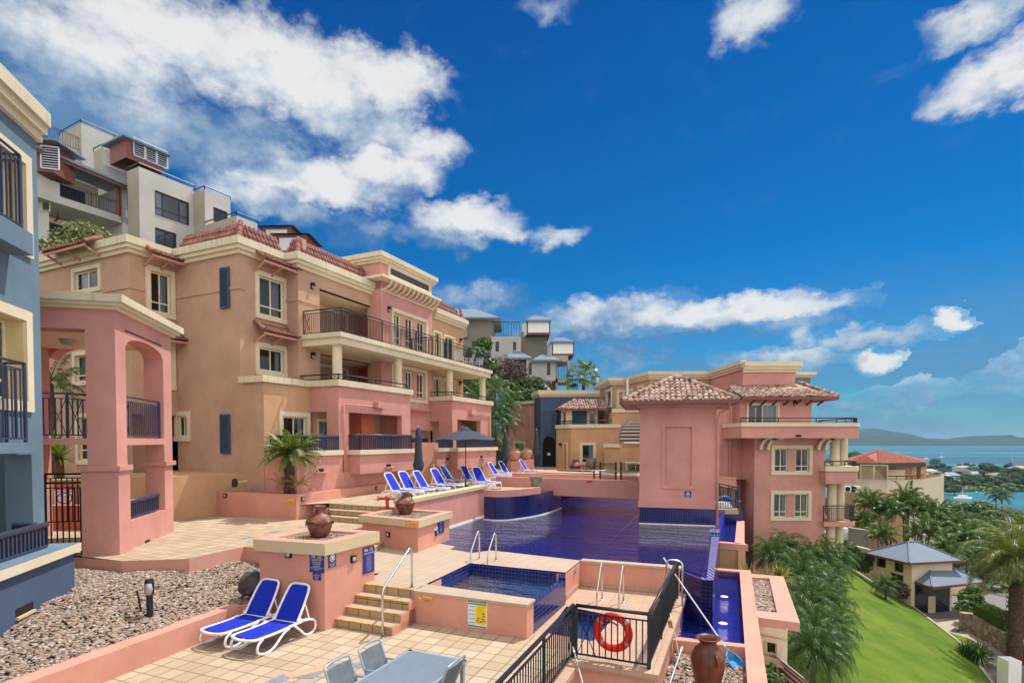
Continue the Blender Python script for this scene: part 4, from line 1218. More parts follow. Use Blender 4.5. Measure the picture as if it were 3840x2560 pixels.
# keep the window on the visible wall
W.wall(P_,A_,2.0,ZC,[hw]);W.wall(A_,E_,2.0,6.7)
# wing
qw=[pwin(apt,Q_,P_,548,654,991,1178,style='cross',trim=.2,curtain='right'),pwin(apt,Q_,P_,555,655,1250,1455,style='cross',trim=.2,curtain='left')]
W.wall(Q_,P_,5.4,ZC,qw)
W.face([(*Q_,5.4),(*P_,5.4),(*R_,5.4)])
rw_=[pwin(apt,R_,Q_,272,379,1010,1110,style='slide',trim=.18,curtain='left'),pwin(apt,R_,Q_,276,385,1320,1448,style='cross',trim=.18,curtain='left'),pwin(apt,R_,Q_,288,390,1550,1740,style='cross',trim=.18,curtain='both')]
W.wall(R_,Q_,2.0,ZC,rw_)
W.wall(Q_-ND*.9,P_-ND*.9,2.0,5.4)
# section one
s1=[pwin(apt,A_,B_,957,1076,1009,1190,style='cross',trim=.2,curtain='right'),pwin(apt,A_,B_,957,1076,1279,1402,style='slide',trim=.2,curtain='both')]
W.wall(A_,B_,6.7,ZC,s1);W.wall(B_,C_,6.0,ZC)
# section two with recessed loggias
u_l,z_t=hit(C_,D1,1198,1082);Lcd=(D1-C_).length
_,z_b=hit(C_,D1,1198,1325)
rec2=(u_l,Lcd+.0,9.0,z_t-.1);rec1=(u_l,Lcd,6.1,z_b+.05)
W.wall(C_,D1,6.0,ZC,[(u_l,Lcd-.001,9.0,z_t),(u_l,Lcd-.001,6.0,z_b)],.25)
room(W,C_,D1,(u_l,Lcd+1.6,9.0,z_t),2.2,(0,3,4,4));room(W,C_,D1,(u_l,Lcd+1.6,6.0,z_b),2.2,(0,3,4,4))
back0,back1=C_-ND*2.19,D1-ND*2.19
for zz in(9.0,6.0):window(apt,back0,back1,u_l+.25,u_l+4.4,zz+.02,zz+2.3,style='three',trim=.07,tm=FRAMEC,curtain='left',dep=.02)
W.wall(D1,D2,6.0,14.0-1.1,m=1)
# pink tall section
LEN3=(D3-D2).length
def triple(p0,p1,xs,yt,yb,style='trans'):
 hs=[]
 for(x0,x1) in xs:
  u0,z1=hit(p0,p1,x0,0);u1,_=hit(p0,p1,x1,0)
  hs.append((u0,u1))
 _,z1=hit(p0,p1,xs[0][0],yt);_,z0=hit(p0,p1,xs[0][0],yb)
 out=[window(apt,p0,p1,u0-.02,u1+.02,z0,z1,style='cross',trim=.02,curtain='both',proud=.0) for u0,u1 in hs]
 # surrounding cream frame
 mb=MB();e=(p1-p0).normalized();o=perp(e);a,b=hs[0][0]-.2,hs[-1][1]+.28
 for(q0,q1,w0,w1) in((a,b,z1+.06,z1+.24),(a,b,z0-.24,z0-.06),(a,a+.16,z0-.06,z1+.06),(b-.16,b,z0-.06,z1+.06)):
  mb.prism([p0+e*q0,p0+e*q1,p0+e*q1+o*.06,p0+e*q0+o*.06],w0,w1)
 mb.build('window_surround',CREAM,apt);return out
t2=triple(D2,D3,[(1470,1497),(1516,1543),(1560,1587)],1170,1290)
t1=triple(D2,D3,[(1468,1486),(1515,1540),(1558,1584)],1378,1482)
W.wall(D2,D3,4.9,14.0,t2+t1,m=1);W.wall(D3,D3-ND*8,4.9,14.0,m=1)
# clerestory of the tall section
q0,q1=D2+UD*.25+ND*-.02,D3
W.wall(D2-ND*6,D2,12.2,14.0,m=1)
# section four
s4=[]
for(x0,x1,yt) in((1624,1655,1236),(1664,1705,1252)):
 u0,z1=hit(D4,S4,x0,yt);u1,_=hit(D4,S4,x1,yt);s4.append(window(apt,D4,S4,max(u0,.05),u1,9.0,z1,style='door',trim=.1,curtain='left'))
for(x0,x1,yt) in((1622,1654,1410),(1664,1705,1418)):
 u0,z1=hit(D4,S4,x0,yt);u1,_=hit(D4,S4,x1,yt);s4.append(window(apt,D4,S4,max(u0,.05),u1,6.0,z1,style='door',trim=.1,curtain='left'))
W.wall(D4,S4,2.0,ZC,s4,m=2);W.wall(S4,S4b,2.0,ZC,m=0)
# rear and roof closing
rear=[R_-ND*2+UD*9,S4b+UD*0]
W.wall(S4b,rear[0],2.0,ZC);W.wall(rear[0],R_,2.0,ZC)
# ground floor: projecting tan piece with sliding door
Fp=on(E_,UD,1163);Gc=on(Fp,ND,1271);H1=on(Gc,UD,1539);H0=on(E_,UD,1539)
hd=pwin(apt,E_,Fp,1047,1161,1541,1668,style='slide',trim=.2,curtain='both')
W.wall(E_,Fp,2.0,6.7,[hd],m=2)
ug0,zl=hit(Fp,Gc,1225,1543);Lr=(Gc-Fp).length
W.wall(Fp,Gc,1.9,6.7,[(0.0,ug0,3.1,zl)],.2,m=1)
u0,zt=hit(Gc,H1,1307,1545);u1,_=hit(Gc,H1,1507,1545)
W.wall(Gc,H1,1.9,6.7,[(u0,u1,3.1,zt)],.3,m=1)
Hr=on(H1,-ND,1500)
W.wall(H1,H1-ND*3.2,1.9,6.7,m=1)
# back wall under the loggias and floors
bk=[window(apt,Fp,H0,u,u+1.7,3.1,5.3,style='door',trim=.08,curtain='left',dep=.05) for u in(.4,)]
W.wall(Fp,H0+UD*.0,1.9,6.7,bk,m=2)
mb0=Fp+UD*2.6
W.obox(mb0,UD,ND,.9,.7,3.1,5.6,3)
J0=on(Gc,UD,1696);J1=on(Gc,UD,1842);Jr=on(E_,UD,1612+60);Jb=J0-ND*2.6
W.wall(H0,J1-ND*3.2,1.9,6.7,[window(apt,H0,J1-ND*3.2,u,u+w,3.1,5.3,style='slide',trim=.12,curtain='full') for u,w in((.5,1.4),(3.0,2.2))],m=2)
W.wall(Jb,J0,1.9,6.7,[(.1,1.7,3.1,5.45)],.2,m=1)
u0,zt2=hit(J0,J1,1715,1572);u1,_=hit(J0,J1,1802,1572)
W.wall(J0,J1,1.9,6.7,[(u0,u1,3.1,zt2)],.3,m=1)
W.wall(J1,J1-ND*3.2,1.9,6.7,[(.4,2.4,3.1,5.4)],.2,m=1)
# soffit under the tall pink section
polyf=MB()
W.face([(*p,4.9) for p in(D2+UD*0,D3,D3-ND*1.5,D2-ND*1.5)],1)
for zz in(3.1,):
 W.face([(*p,zz) for p in(E_,Fp,Gc,H1,J0,J1,J1-ND*3.2,H0+UD*3,Fp)],4)
W.face([(*p,6.66) for p in(Fp,Gc,H1,H1-ND*3.2)],4);W.face([(*p,6.66) for p in(Jb,J0,J1,J1-ND*3.2)],4)
W.face([(*p,6.0) for p in(A_,E_,Fp,Gc,H1,D3,S4,D4,C_,B_)],4)
W.face([(*p,6.0) for p in(Jb,J0,J1,J1-ND*3.2)],4)
# roof deck
W.face([(*p,ZC-.1) for p in(R_,Q_,P_,A_,B_,C_,D1,D2,D3,D4,S4,S4b,rear[0])],0)
W.face([(*p,13.9) for p in(D2-ND*6,D2,D3,D3-ND*6)],1)
W.build('wall',WM,apt)
# string courses
mb=MB()
zs=10.5
for pts in([R_,Q_,Q_+UD*.55],[P_+UD*0-ND*-.0,A_,A_+UD*.25],[B_-UD*.02,C_,C_+UD*(u_l-.05)]):
 extr_band(mb,pts,-.0,.04,zs,zs+.14)
mb.build('string_course',TAN,apt)
# cornices
mb=MB()
cornice(mb,[R_,Q_,P_,A_,B_,C_,D1+UD*.05],ZC+.05,.62,.30,cap=.30)
cornice(mb,[D4+UD*.1,S4,S4-ND*4],ZC+.05,.62,.30,cap=.30)
cornice(mb,[D2-ND*6,D2,D3,D3-ND*5],14.05,.5,.28,cap=.24)
mb.build('cornice',[CREAMST,CREAM],apt)
# ledge with scroll brackets
mb=MB()
zl_=12.72
extr_band(mb,[D2-ND*.8,D2,D3+UD*.1],-.02,.62,zl_-.12,zl_)
extr_band(mb,[D2,D3],-.02,.07,zl_-.62,zl_-.52)
mb.build('ledge',CREAM,apt)
mb=MB();nb=12
for k in range(nb):
 u=.15+(LEN3-.3)*k/(nb-1);c=D2+UD*u
 P=[(*(c+ND*(.02+.55*math.sin(t))),zl_-.52+.40*(1-math.cos(t))) for t in[math.pi/2*q/6 for q in range(7)]]
 mb=MB()
 for a,b in zip(P[:-1],P[1:]):mb.beam(a,b,.07,.10,up=(UD.x,UD.y,0))
 mb.build('scroll_bracket',CREAM,apt)
 # clerestory strip window
uA,zA=hit(D2,D3,1452,995);uB,_=hit(D2,D3,1618,1095)
window(apt,D2+ND*.04,D3+ND*.04,uA,LEN3-.25,12.95,13.62,style='plain',trim=.10,dep=.0,curtain='full',proud=.08)
# mansard tiles
mb=MB()
def mansard(p,q,a=.0,b=.0,zb=ZC+.06,h=.85,ins=.45):
 p,q=V2(p),V2(q);e=(q-p).normalized();o=perp(e)
 barrel_slope(mb,(*(p-o*.1-e*.0),zb),(*(q-o*.1),zb),(*(p-o*(.1+ins)+e*a),zb+h),(*(q-o*(.1+ins)-e*b),zb+h),.21,.34)
mansard(P_,A_,0,.45);mansard(A_,B_,.45,.0);mansard(B_-UD*.1,C_,0,.45);mansard(C_,D1,.45,0)
for p in(A_,C_):
 hip_cap(mb,(*(p+(ND*-1+UD)*.07),ZC+.08),(*(p+(ND*-1+UD)*.5),ZC+.95),.12)
mb.build('roof',TERRA,apt)
mb=MB();mansard(D4,S4,0,.45);mansard(S4,S4-ND*5,.45,0);hip_cap(mb,(*(S4+(UD-ND)*.07),ZC+.08),(*(S4+(UD-ND)*.5),ZC+.95),.12);mb.build('roof',TERRA,apt)
mb=MB()
for a,b in((P_,A_),(A_,B_),(B_,C_),(C_,D1),(D4,S4)):
 e=(b-a).normalized();o=perp(e);mb.prism([a-o*.52+e*.5,b-o*.52-e*.5,b-o*.75-e*.5,a-o*.75+e*.5],ZC,ZC+.93)
mb.build('roof_parapet',PINK,apt)
# tiled window awnings
def aw(p0,p1,x0,x1,yt):
 u0,z=hit(p0,p1,x0,yt);u1,_=hit(p0,p1,x1,yt);awning(apt,p0,p1,u0,u1,z)
aw(A_,B_,952,1076,940);aw(A_,B_,953,1076,1208)
aw(Q_,P_,540,655,920);aw(Q_,P_,548,660,1226)
aw(R_,Q_,240,384,928)
# shutters
def shutter(x0,x1,yt,yb):
 u0,z1=hit(P_,A_,x0,yt);u1,z0=hit(P_,A_,x1,yb);_,z0=hit(P_,A_,x0,yb)
 e=(A_-P_).normalized();o=perp(e);mb=MB();c0=P_+e*u0;c1=P_+e*u1
 for(a,b) in((0,.05),((u1-u0)-.05,u1-u0)):mb.obox(c0+e*a,e,o,b-a,.09,z0,z1)
 mb.obox(c0+e*.05,e,o,u1-u0-.1,.09,z1-.06,z1-.0);mb.obox(c0+e*.05,e,o,u1-u0-.1,.09,z0,z0+.06)
 n=int((z1-z0)/.085)
 for i in range(n):
  z=z0+.08+(z1-z0-.14)*i/n
  mb.beam((*(c0+e*.05+o*.065),z),(*(c1-e*.05+o*.065),z),.05,.018,up=(o.x,o.y,1.2))
 mb.obox(c0+e*.04,e,o,u1-u0-.08,.045,z0+.02,z1-.02)
 mb.build('shutter',SHUT,apt)
shutter(829,864,1007,1159);shutter(830,866,1553,1700)
# long second floor balcony
K0=on(C_+UD*.3,ND,1280);K1=on(K0,UD,1840);KL=C_+UD*.2
mb=MB();mb.prism([KL,K0,K1,K1-ND*2.4,KL],8.50,8.92);mb.build('balcony_slab',CREAM,apt)
mb=MB();extr_band(mb,[KL,K0,K1,K1-ND*2.2],-.22,.10,8.80,9.0)
mb.build('balcony_edge_tiles',CREAMST,apt)
ri=[KL+UD*.1,K0-ND*.05+UD*.1,K1-ND*.05-UD*.1,K1-ND*2.0-UD*.1]
railing(apt,ri,9.0,1.08,post=2.6)
dv=D3+ND*.02;railing(apt,[on(K0,UD,1628)-ND*.1,on(K0,UD,1628)-ND*1.5],9.0,1.05,xp=False)
mb=MB()
for x in(1267,1494,1686,1809):
 c=on(K0-ND*.45,UD,x)
 mb.lathe([(.21,6.1),(.21,8.45),(.25,8.45),(.25,8.52)],(*c,0),18)
 mb.build('column',CREAM,apt,smooth=False);mb=MB()
 # first floor parapet bands and low rails
mb=MB();
extr_band(mb,[A_-ND*.0,E_,Fp,Gc,H1,H1-ND*2.6],-.25,.12,6.66,ZB)
mb.build('parapet_band',CREAMST,apt);mb=MB();extr_band(mb,[Jb,J0,J1,J1-ND*3.0],-.25,.12,6.66,ZB)
mb.build('parapet_band',CREAMST,apt)
def lowrail(pts,z,h=.26,post=2.2):
 mb=MB();mt=MB()
 for a,b in zip(pts[:-1],pts[1:]):
  L=(b-a).length;k=max(1,int(round(L/post)))
  mb.beam((*a,z+.06),(*b,z+.06),.025,.025)
  for i in range(k+1):q=a+(b-a)*i/k;mb.beam((*q,z),(*q,z+h),.04,.04)
  for i in(0,k):
   q=a+(b-a)*(i/k);w=(b-a).normalized()*(.3 if i==0 else-.3);mb.beam((*q,z+.05),(*(q+w),z+h),.015,.015);mb.beam((*(q+w),z+.05),(*q,z+h),.015,.015)
  mt.tube([(*a,z+h),(*b,z+h)],.03,8)
 r=mb.build('low_railing',BLACK,apt);mt.build('top_rail',BLACK,r,smooth=True)
lowrail([on(Fp,ND,1126),Gc-ND*.1+UD*.1,H1-ND*.1-UD*.1],ZB);lowrail([Jb,J0-ND*.1+UD*.1,J1-ND*.1-UD*.1],ZB)
# terrace walls, planter boxes and balustrades at ground level
Tc=on(E_,ND,1112);Te=on(Tc,UD,1282)
mb=MB();mb.prism([E_+UD*.02,Tc,Te,Te-ND*1.7],1.9,3.70);mb.build('terrace_wall',PINK,apt)
mb=MB();extr_band(mb,[Tc,Te],-.3,.10,3.70,ZG);mb.build('terrace_wall_cap',CREAM,apt)
balustrade(apt,[E_+ND*.25+UD*.1,Tc-ND*.1+UD*.1,Te-ND*.1-UD*.1],ZG-.15,.72)
X0=on(Gc+ND*.0,UD,1304);Xc=on(X0,ND,1350);X1=on(Xc,UD,1554)
mb=MB();mb.prism([X0,Xc,X1,X1-ND*1.0,X0],2.85,3.70);mb.build('planter_box',PINK,apt)
mb=MB();extr_band(mb,[X0-ND*.2,Xc,X1,X1-ND*.9],-.3,.10,3.70,ZG);mb.build('planter_box_cap',CREAM,apt)
balustrade(apt,[X0+UD*.1,Xc-ND*.1+UD*.1,X1-ND*.1-UD*.1],ZG-.08,.72)
Y0=on(J0+ND*.2,UD,1640);
for xa,xb,off,z0 in((1638,1706,.35,2.9),(1716,1860,.9,2.7)):
 a=on(J0+ND*off,UD,xa);b=on(J0+ND*off,UD,xb)
 mb=MB();mb.prism([a,b,b-ND*1.3,a-ND*1.3],z0,3.70);mb.build('planter_box',PINK,apt)
 mb=MB();extr_band(mb,[a-ND*.8,a,b,b-ND*.8],-.3,.10,3.70,ZG);mb.build('planter_box_cap',CREAM,apt)
 balustrade(apt,[a-ND*.1+UD*.1,b-ND*.1-UD*.1],ZG-.08,.6)
mb=MB();a=on(J0+ND*.3,UD,1582);mb.prism([a,a+UD*1.6,a+UD*1.6-ND*2.5,a-ND*2.5],1.9,4.2);mb.build('terrace_wall',SALMON,apt)
balustrade(apt,[H1-ND*1.2,H1-ND*1.2+UD*3.4],3.6,.8)
# plinth below
mb=MB();mb.prism([Tc-ND*.05+UD*.05,Te-ND*.02,J1-ND*.05,J1-ND*2,E_+UD*1],1.5,2.95);mb.build('plinth',PINK,apt)
# lights, pipes, spouts
for(p,q,x,y) in((C_,D1,1169,1073),(C_,D1,1170,1333),(D2,D3,1456,1160),(D4,S4,1725,1277),(D4,S4,1723,1437)):wall_light(apt,p,q,x,y)
wall_light(apt,back0,back1,1349,1161);wall_light(apt,back0,back1,1349,1377)
q=on(Gc+ND*.06,UD,1291);r_=on(Gc+ND*.06,UD,1405);_,zz=hit(Gc,H1,1291,1515)
pipe(apt,[(*r_,zz),(*q,zz),(*q,2.6)],.035,SALMON)
mb=MB();mb.obox(r_-ND*.06,UD,ND,.7,.28,zz-.06,zz+.22);mb.build('drain_box',PINK,apt)
q=on(J0+ND*.06,UD,1836);r_=on(J0+ND*.06,UD,1776);_,zz=hit(J0,J1,1776,1552)
pipe(apt,[(*r_,zz),(*q,zz),(*q,4.2)],.035,SALMON)
mb=MB();mb.obox(r_-ND*.06-UD*.6,UD,ND,.6,.28,zz-.06,zz+.26);mb.build('drain_box',PINK,apt)
scupper(apt,Tc,Te,1200,1769,.7);scupper(apt,Xc,X1,1457,1750,.6)
a=on(J0+ND*.35,UD,1638);scupper(apt,a,a+UD,1678,1725,.5);a=on(J0+ND*.9,UD,1716);scupper(apt,a,a+UD,1806,1717,.6)
# raised ground beside the end wall
rampz=2.97
t0=G(648,1952,LEFT);
mb=MB()
q0=V2(t0);q1=V2(bp0)+UD*0
mb.prism([q0-ND*6,q0,V2(bp0)+ND*.3+UD*.2,E_-ND*1.2,P_+UD*.3,P_-ND*9],-.5,rampz)
mb.build('platform',OCHRE,org=(*q0,0),label='low ochre platform wall at the foot of the tan end wall',cat='wall')
# planter with the cycad along the terrace
pbed=[V2(bp0),V2(bp1),V2(bp2),V2(bp2)-ND*1.9,E_+ND*1.3+UD*2,E_+ND*.0,V2(bp0)+UD*1.2]
mb=MB()
big=thing('long_planter','long salmon planter wall with amber caution sign round the cycad bed','planter',(*bp1.xy,LEFT))
extr_band(mb,[V2(bp0),V2(bp1),V2(bp2)],-.22,0,LEFT-.05,2.25);mb.prism([V2(bp0),V2(bp0)+UD*1.5,V2(bp0)+UD*1.5+ND*.2,V2(bp0)+ND*.2],LEFT,2.248)
mb.build('wall',SALMON,big)
mb=MB();polyface(mb,[V2(bp0)+UD*.2,V2(bp1)-ND*.2+UD*.2,V2(bp2)-ND*.2,V2(bp2)-ND*3.5,E_+UD*2,E_-ND*1.5],2.17);mb.build('soil',GRAVEL,big)
# second planter further along
q0=V2(G(1572,1783,2.25));q1=V2(G(1722,1785,2.25));q2=V2(G(1870,1763,2.25))
pl3=thing('long_planter','far salmon planter wall beyond the open umbrella with an urn lying on its gravel','planter',(*q0,TERR))
mb=MB();extr_band(mb,[q0-ND*2,q0,q0+ND*.9+UD*2.4,q2],-.2,0,TERR-.1,2.35);mb.build('wall',SALMON,pl3)
mb=MB();polyface(mb,[q0-ND*2,q0,q0+ND*.9+UD*2.4,q2,q2-ND*3],2.28);mb.build('soil',GRAVEL,pl3)
# ---------------------------------------------------------------- portico
PD=dirv(-13);PN=perp(PD)
N0=V2(G(447,2125,.97));N1=on(N0,PD,646)
PL=(N1-N0).length
port=thing('portico','two storey pink arched portico with cream cornice over the poolside gate','portico',(*N0,.9))
zc1=zat(N0,1163);zc0=zc1+.36
mb=MB()
TH=.55
def zr(x,y):return hit(N0,N1,x,y)
uo0,zsp=zr(470,1292);uo1,_=zr(611,1360);
_,zbeam=zr(472,1642);_,zl2=zr(488,1668);_,zlow=zr(488,1952);_,zcrown=zr(500,1283)
za=zbeam;zar=zsp+.30
P=lambda u,d,z:(*(N0+PD*u+PN*d),z)
def pier(u0,u1,z0,z1,d0=-TH,d1=0):mb.prism([N0+PD*u0+PN*d1,N0+PD*u1+PN*d1,N0+PD*u1+PN*d0,N0+PD*u0+PN*d0],z0,z1)
pier(0,uo0,.3,zc1);pier(uo1,PL,.9,zc1)
pier(uo0,uo1,zl2,zbeam);pier(uo0+.01,uo1-.01,.6,zlow);pier(uo0,uo1,zar+.05,zc1,-TH,-.08)
pier(uo0,uo1,zc1-.38,zc1,-.09,0)
def arch_wall(mb,o,e,n,u0,u1,zs,rise,ztop,th,ns=14,m=0):
 """wall strip above a segmental arch"""
 Q=lambda u,d,z:(*(o+e*u+n*d),z)
 for i in range(ns):
  a,b=u0+(u1-u0)*i/ns,u0+(u1-u0)*(i+1)/ns
  f=lambda u:zs+rise*math.sqrt(max(0,1-((u-(u0+u1)/2)/((u1-u0)/2))**2))
  za_,zb_=f(a),f(b)
  mb.face([Q(a,0,za_),Q(b,0,zb_),Q(b,0,ztop),Q(a,0,ztop)],m);mb.face([Q(b,-th,zb_),Q(a,-th,za_),Q(a,-th,ztop),Q(b,-th,ztop)],m)
  mb.face([Q(b,0,zb_),Q(a,0,za_),Q(a,-th,za_),Q(b,-th,zb_)],m)
arch_wall(mb,N0,PD,PN,uo0,uo1,zsp-.05,.32,zar+.06,TH)
# side towards the photographer
FW=.56;FL=3.95
pier2=lambda a,b,z0,z1,d0=0,d1=TH:mb.prism([N0-PN*a+PD*d0,N0-PN*b+PD*d0,N0-PN*b+PD*d1,N0-PN*a+PD*d1],z0,z1)
pier2(TH-.02,FW+.12,.3,zc1,-.002,TH)
pier2(FW,FL,zc1-.52,zc1);pier2(FL-.5,FL,.3,zc1)
# far side arches
arch_wall(mb,N1-PN*FL,PN,-PD,.5,FL-TH,zsp-.0,.5,zc1,TH)
mb.prism([N1-PN*FL,N1-PN*(FL-.5),N1-PN*(FL-.5)-PD*TH,N1-PN*FL-PD*TH],.9,zc1)
arch_wall(mb,N0-PN*(FL-TH),PD,PN,TH,PL-TH,zsp-.05,.55,zc1,TH)
# collars and lower thickening
z_c0,z_c1=zat(N0,1765),zat(N0,1746)
mb.prism([N0+PN*.10-PD*.10,N0+PN*.10+PD*(uo0+.10),N0-PN*(FW+.32)+PD*(uo0+.1),N0-PN*(FW+.32)-PD*.10],z_c0,z_c1)
mb.prism([N0+PN*.04-PD*.04,N0+PN*.04+PD*(uo0+.04),N0-PN*(FW+.26)+PD*(uo0+.04),N0-PN*(FW+.26)-PD*.04],.3,z_c0)
mb.prism([N1+PN*.08+PD*.08,N1+PN*.08-PD*(PL-uo1+.08),N1-PN*(TH+.08)-PD*(PL-uo1+.08),N1-PN*(TH+.08)+PD*.08],z_c0,z_c1)
mb.build('arched_frame',PINK,port)
mb=MB();cornice(mb,[N0-PN*FL,N0,N1,N1-PN*FL],zc0,.36,.30,cap=.2);mb.build('cornice',[CREAMST,CREAM],port)
mb=MB();mb.prism([N0-PN*FL,N0,N1,N1-PN*FL],zc1-.0,zc1+.05);mb.prism([N0-PN*(FL-.1)+PD*.1,N0-PN*.1+PD*.1,N1-PN*.1-PD*.1,N1-PN*(FL-.1)-PD*.1],zc1-.50,zc1-.45);mb.build('ceiling',PALECREAM,port)
mb=MB();mb.prism([N0-PN*(FL+2)+PD*.0,N0-PN*(FW+.05),N0-PN*(FW+.05)+PD*PL,N0-PN*(FL+2)+PD*PL],zl2+.02,zbeam-.01);mb.build('upper_floor',CAPPINK,port)
_,zrl=zr(472,1483)
railing(port,[N0+PD*(uo0+.03)-PN*.12,N0+PD*(uo1-.03)-PN*.12],zbeam,zrl-zbeam,NAVY,gap=.13,post=9)
railing(port,[N0-PN*(FL+2)+PD*.1,N0-PN*(FW+.6)+PD*.1,N0-PN*(FW+.05)+PD*1.2],zbeam,zrl-zbeam,NAVY,gap=.13,post=2.2)
_,zb1=zr(490,1877)
balustrade(port,[N0+PD*(uo0+.06)-PN*.12,N0+PD*(uo1-.25)-PN*.12],zlow,.5)
lp_=N0-PN*2.0+PD*(PL/2)
mb=MB();mb.lathe([(.0,-.16),(.12,-.15),(.19,-.08),(.21,0)],(*lp_,zc1-.50),16);mb.build('ceiling_lamp',LAMPG,port,smooth=True)
u,z=zr(552,2036);mb=MB();mb.obox(N0+PD*(u-.16)-PN*.02,PD,PN,.34,.024,z-.07,z+.10);mb.build('wall_vent',DARKIN,port)
# pool gate and fence under the portico
gate=thing('pool_gate','black barred pool gate between the blue building and the pink portico pillar','gate',(*(N0-PN*1.6),LEFT))
ga,gb=N0-PN*2.6+PD*.25,N0-PN*(FW+.28)+PD*.25
railing(gate,[ga,gb],1.25,1.95,BLACK,gap=.13,post=5,xp=False,name='bars')
railing(gate,[ga+PD*1.6,gb+PD*1.6],1.9,1.45,BLACK,gap=.13,post=5,xp=False,name='rear_bars')
# ochre bed with the yucca and the rules board
yb=N0-PN*.7+PD*3.3
bed=thing('corner_planter','ochre planter wall behind the portico gate carrying the red and white rules board','planter',(*yb,LEFT))
q0=V2(D(185,1800,19.0));q1=V2(D(335,1800,19.4))
mb=MB();mb.prism([q0-Vector((4,0)),q1+Vector((.1,0)),q1+Vector((2.8,4.5)),q0+Vector((-4,5))],1.0,zat(q0,1800));mb.build('wall',OCHRE,bed)
YUCCA_AT=(D(222,1795,20.2).x,20.2,zat(q0,1800))
mb=MB();wl_=V2(D(170,1950,18.4));wr_=V2(D(345,1950,18.4));mb.prism([wl_-Vector((2,0)),wr_+Vector((.8,0)),wr_+Vector((.8,.4)),wl_+Vector((-2,.4))],1.0,zat(wl_,1895));mb.build('low_wall',CORAL,bed)
# ---------------------------------------------------------------- blue building
BD=dirv(-14.5);BN=perp(BD)
Bc=V2(D(161,1652,12.5));Bn=Bc-BD*9
blue=thing('blue_building','slate blue rendered building with deep cream framed windows at the left edge','building',(*Bc,1))
zt_=zat(Bc,524)
bh=[]
bL=9.0
def bhit(x,y):return hit(Bn,Bc,x,y)
u1_,zt1=bhit(110,1172);_,zb1_=bhit(112,1545);u2_,zt2_=bhit(107,594);_,zb2_=bhit(107,968)
def deepwin(u1,z0,z1,w=2.4):
 u0=u1-w;t=.22;dp=.42
 bh.append((u0+t,u1-t,z0+t,z1-t))
 mb=MB();P=lambda u,d:Bn+BD*u+BN*d
 for(a,b,c,d) in((u0,u1,z1-t,z1),(u0,u1,z0,z0+t),(u0,u0+t,z0+t,z1-t),(u1-t,u1,z0+t,z1-t)):
  mb.prism([P(a,-.02),P(b,-.02),P(b,.06),P(a,.06)],c,d,0)
 for(a,b,c,d) in((u0+t-.01,u0+t+.02,z0+t,z1-t),(u1-t-.02,u1-t+.01,z0+t,z1-t)):
  mb.prism([P(a,-dp),P(b,-dp),P(b,-.0),P(a,-.0)],c,d,1)
 mb.prism([P(u0+t,-dp),P(u1-t,-dp),P(u1-t,0),P(u0+t,0)],z1-t-.02,z1-t+.01,1);mb.prism([P(u0+t,-dp),P(u1-t,-dp),P(u1-t,0),P(u0+t,0)],z0+t-.01,z0+t+.02,1)
 s=mb.build('window_surround',[CREAM,stuccoY],blue)
 window(blue,Bn-BN*.30,Bc-BN*.30,u0+t+.02,u1-t-.02,z0+t+.02,z1-t-.02,style='cross',trim=.0,dep=.06,curtain='both',proud=0)
stuccoY=stucco('buttery_render',srgb(212,190,140))
deepwin(u1_,zb1_,zt1,3.2);deepwin(u2_,zb2_,zt2_,3.2)
ud,zd1=bhit(52,1705);_,zd0=bhit(52,2010)
mb=MB();mb.wall(Bn,Bc,.2,zt_,bh+[(ud-2.6,ud+.62,2.05,zd1)],.5);mb.wall(Bc,Bc-BN*6,.2,zt_);mb.wall(Bn-BN*6,Bn,.2,zt_)
mb.face([(*p,zt_) for p in(Bn,Bc,Bc-BN*6,Bn-BN*6)]);mb.build('wall',BLUEW,blue)
mb=MB();P=lambda u,d:Bn+BD*u-BN*d
mb.prism([P(ud-2.6,.5),P(ud,.5),P(ud,.55),P(ud-2.6,.55)],2.05,zd1);mb.build('dark_screen_door',DARKIN,blue)
mb=MB();cornice(mb,[Bn,Bc+BD*.04],zt_+.62,.66,.27,cap=.3);mb.build('cornice',[CREAMST,CREAM],blue)
# ledges and small balconies
_,zs0=bhit(90,1695);_,zs1=bhit(90,1658)
mb=MB();mb.prism([P(u1_-3.4,0),P(u1_-.55,0),P(u1_-.55,-.42),P(u1_-3.4,-.42)],zs0,zs1);mb.build('balcony_ledge',BLUEW,blue)
railing(blue,[P(u1_-3.3,-.34),P(u1_-.9,-.34),P(u1_-.9,0)],zs1,1.62,NAVY,gap=.14,post=1.5,xp=False)
_,zu1=bhit(90,905);_,zu0=bhit(90,965)
mb=MB();mb.prism([P(u2_-3.4,0),P(u2_-.75,0),P(u2_-.75,-.42),P(u2_-3.4,-.42)],zu0-.1,zu1);mb.build('balcony_ledge',BLUEW,blue)
railing(blue,[P(u2_-3.3,-.34),P(u2_-1.0,-.34),P(u2_-1.0,0)],zu1,1.5,NAVY,gap=.14,post=1.5,xp=False)
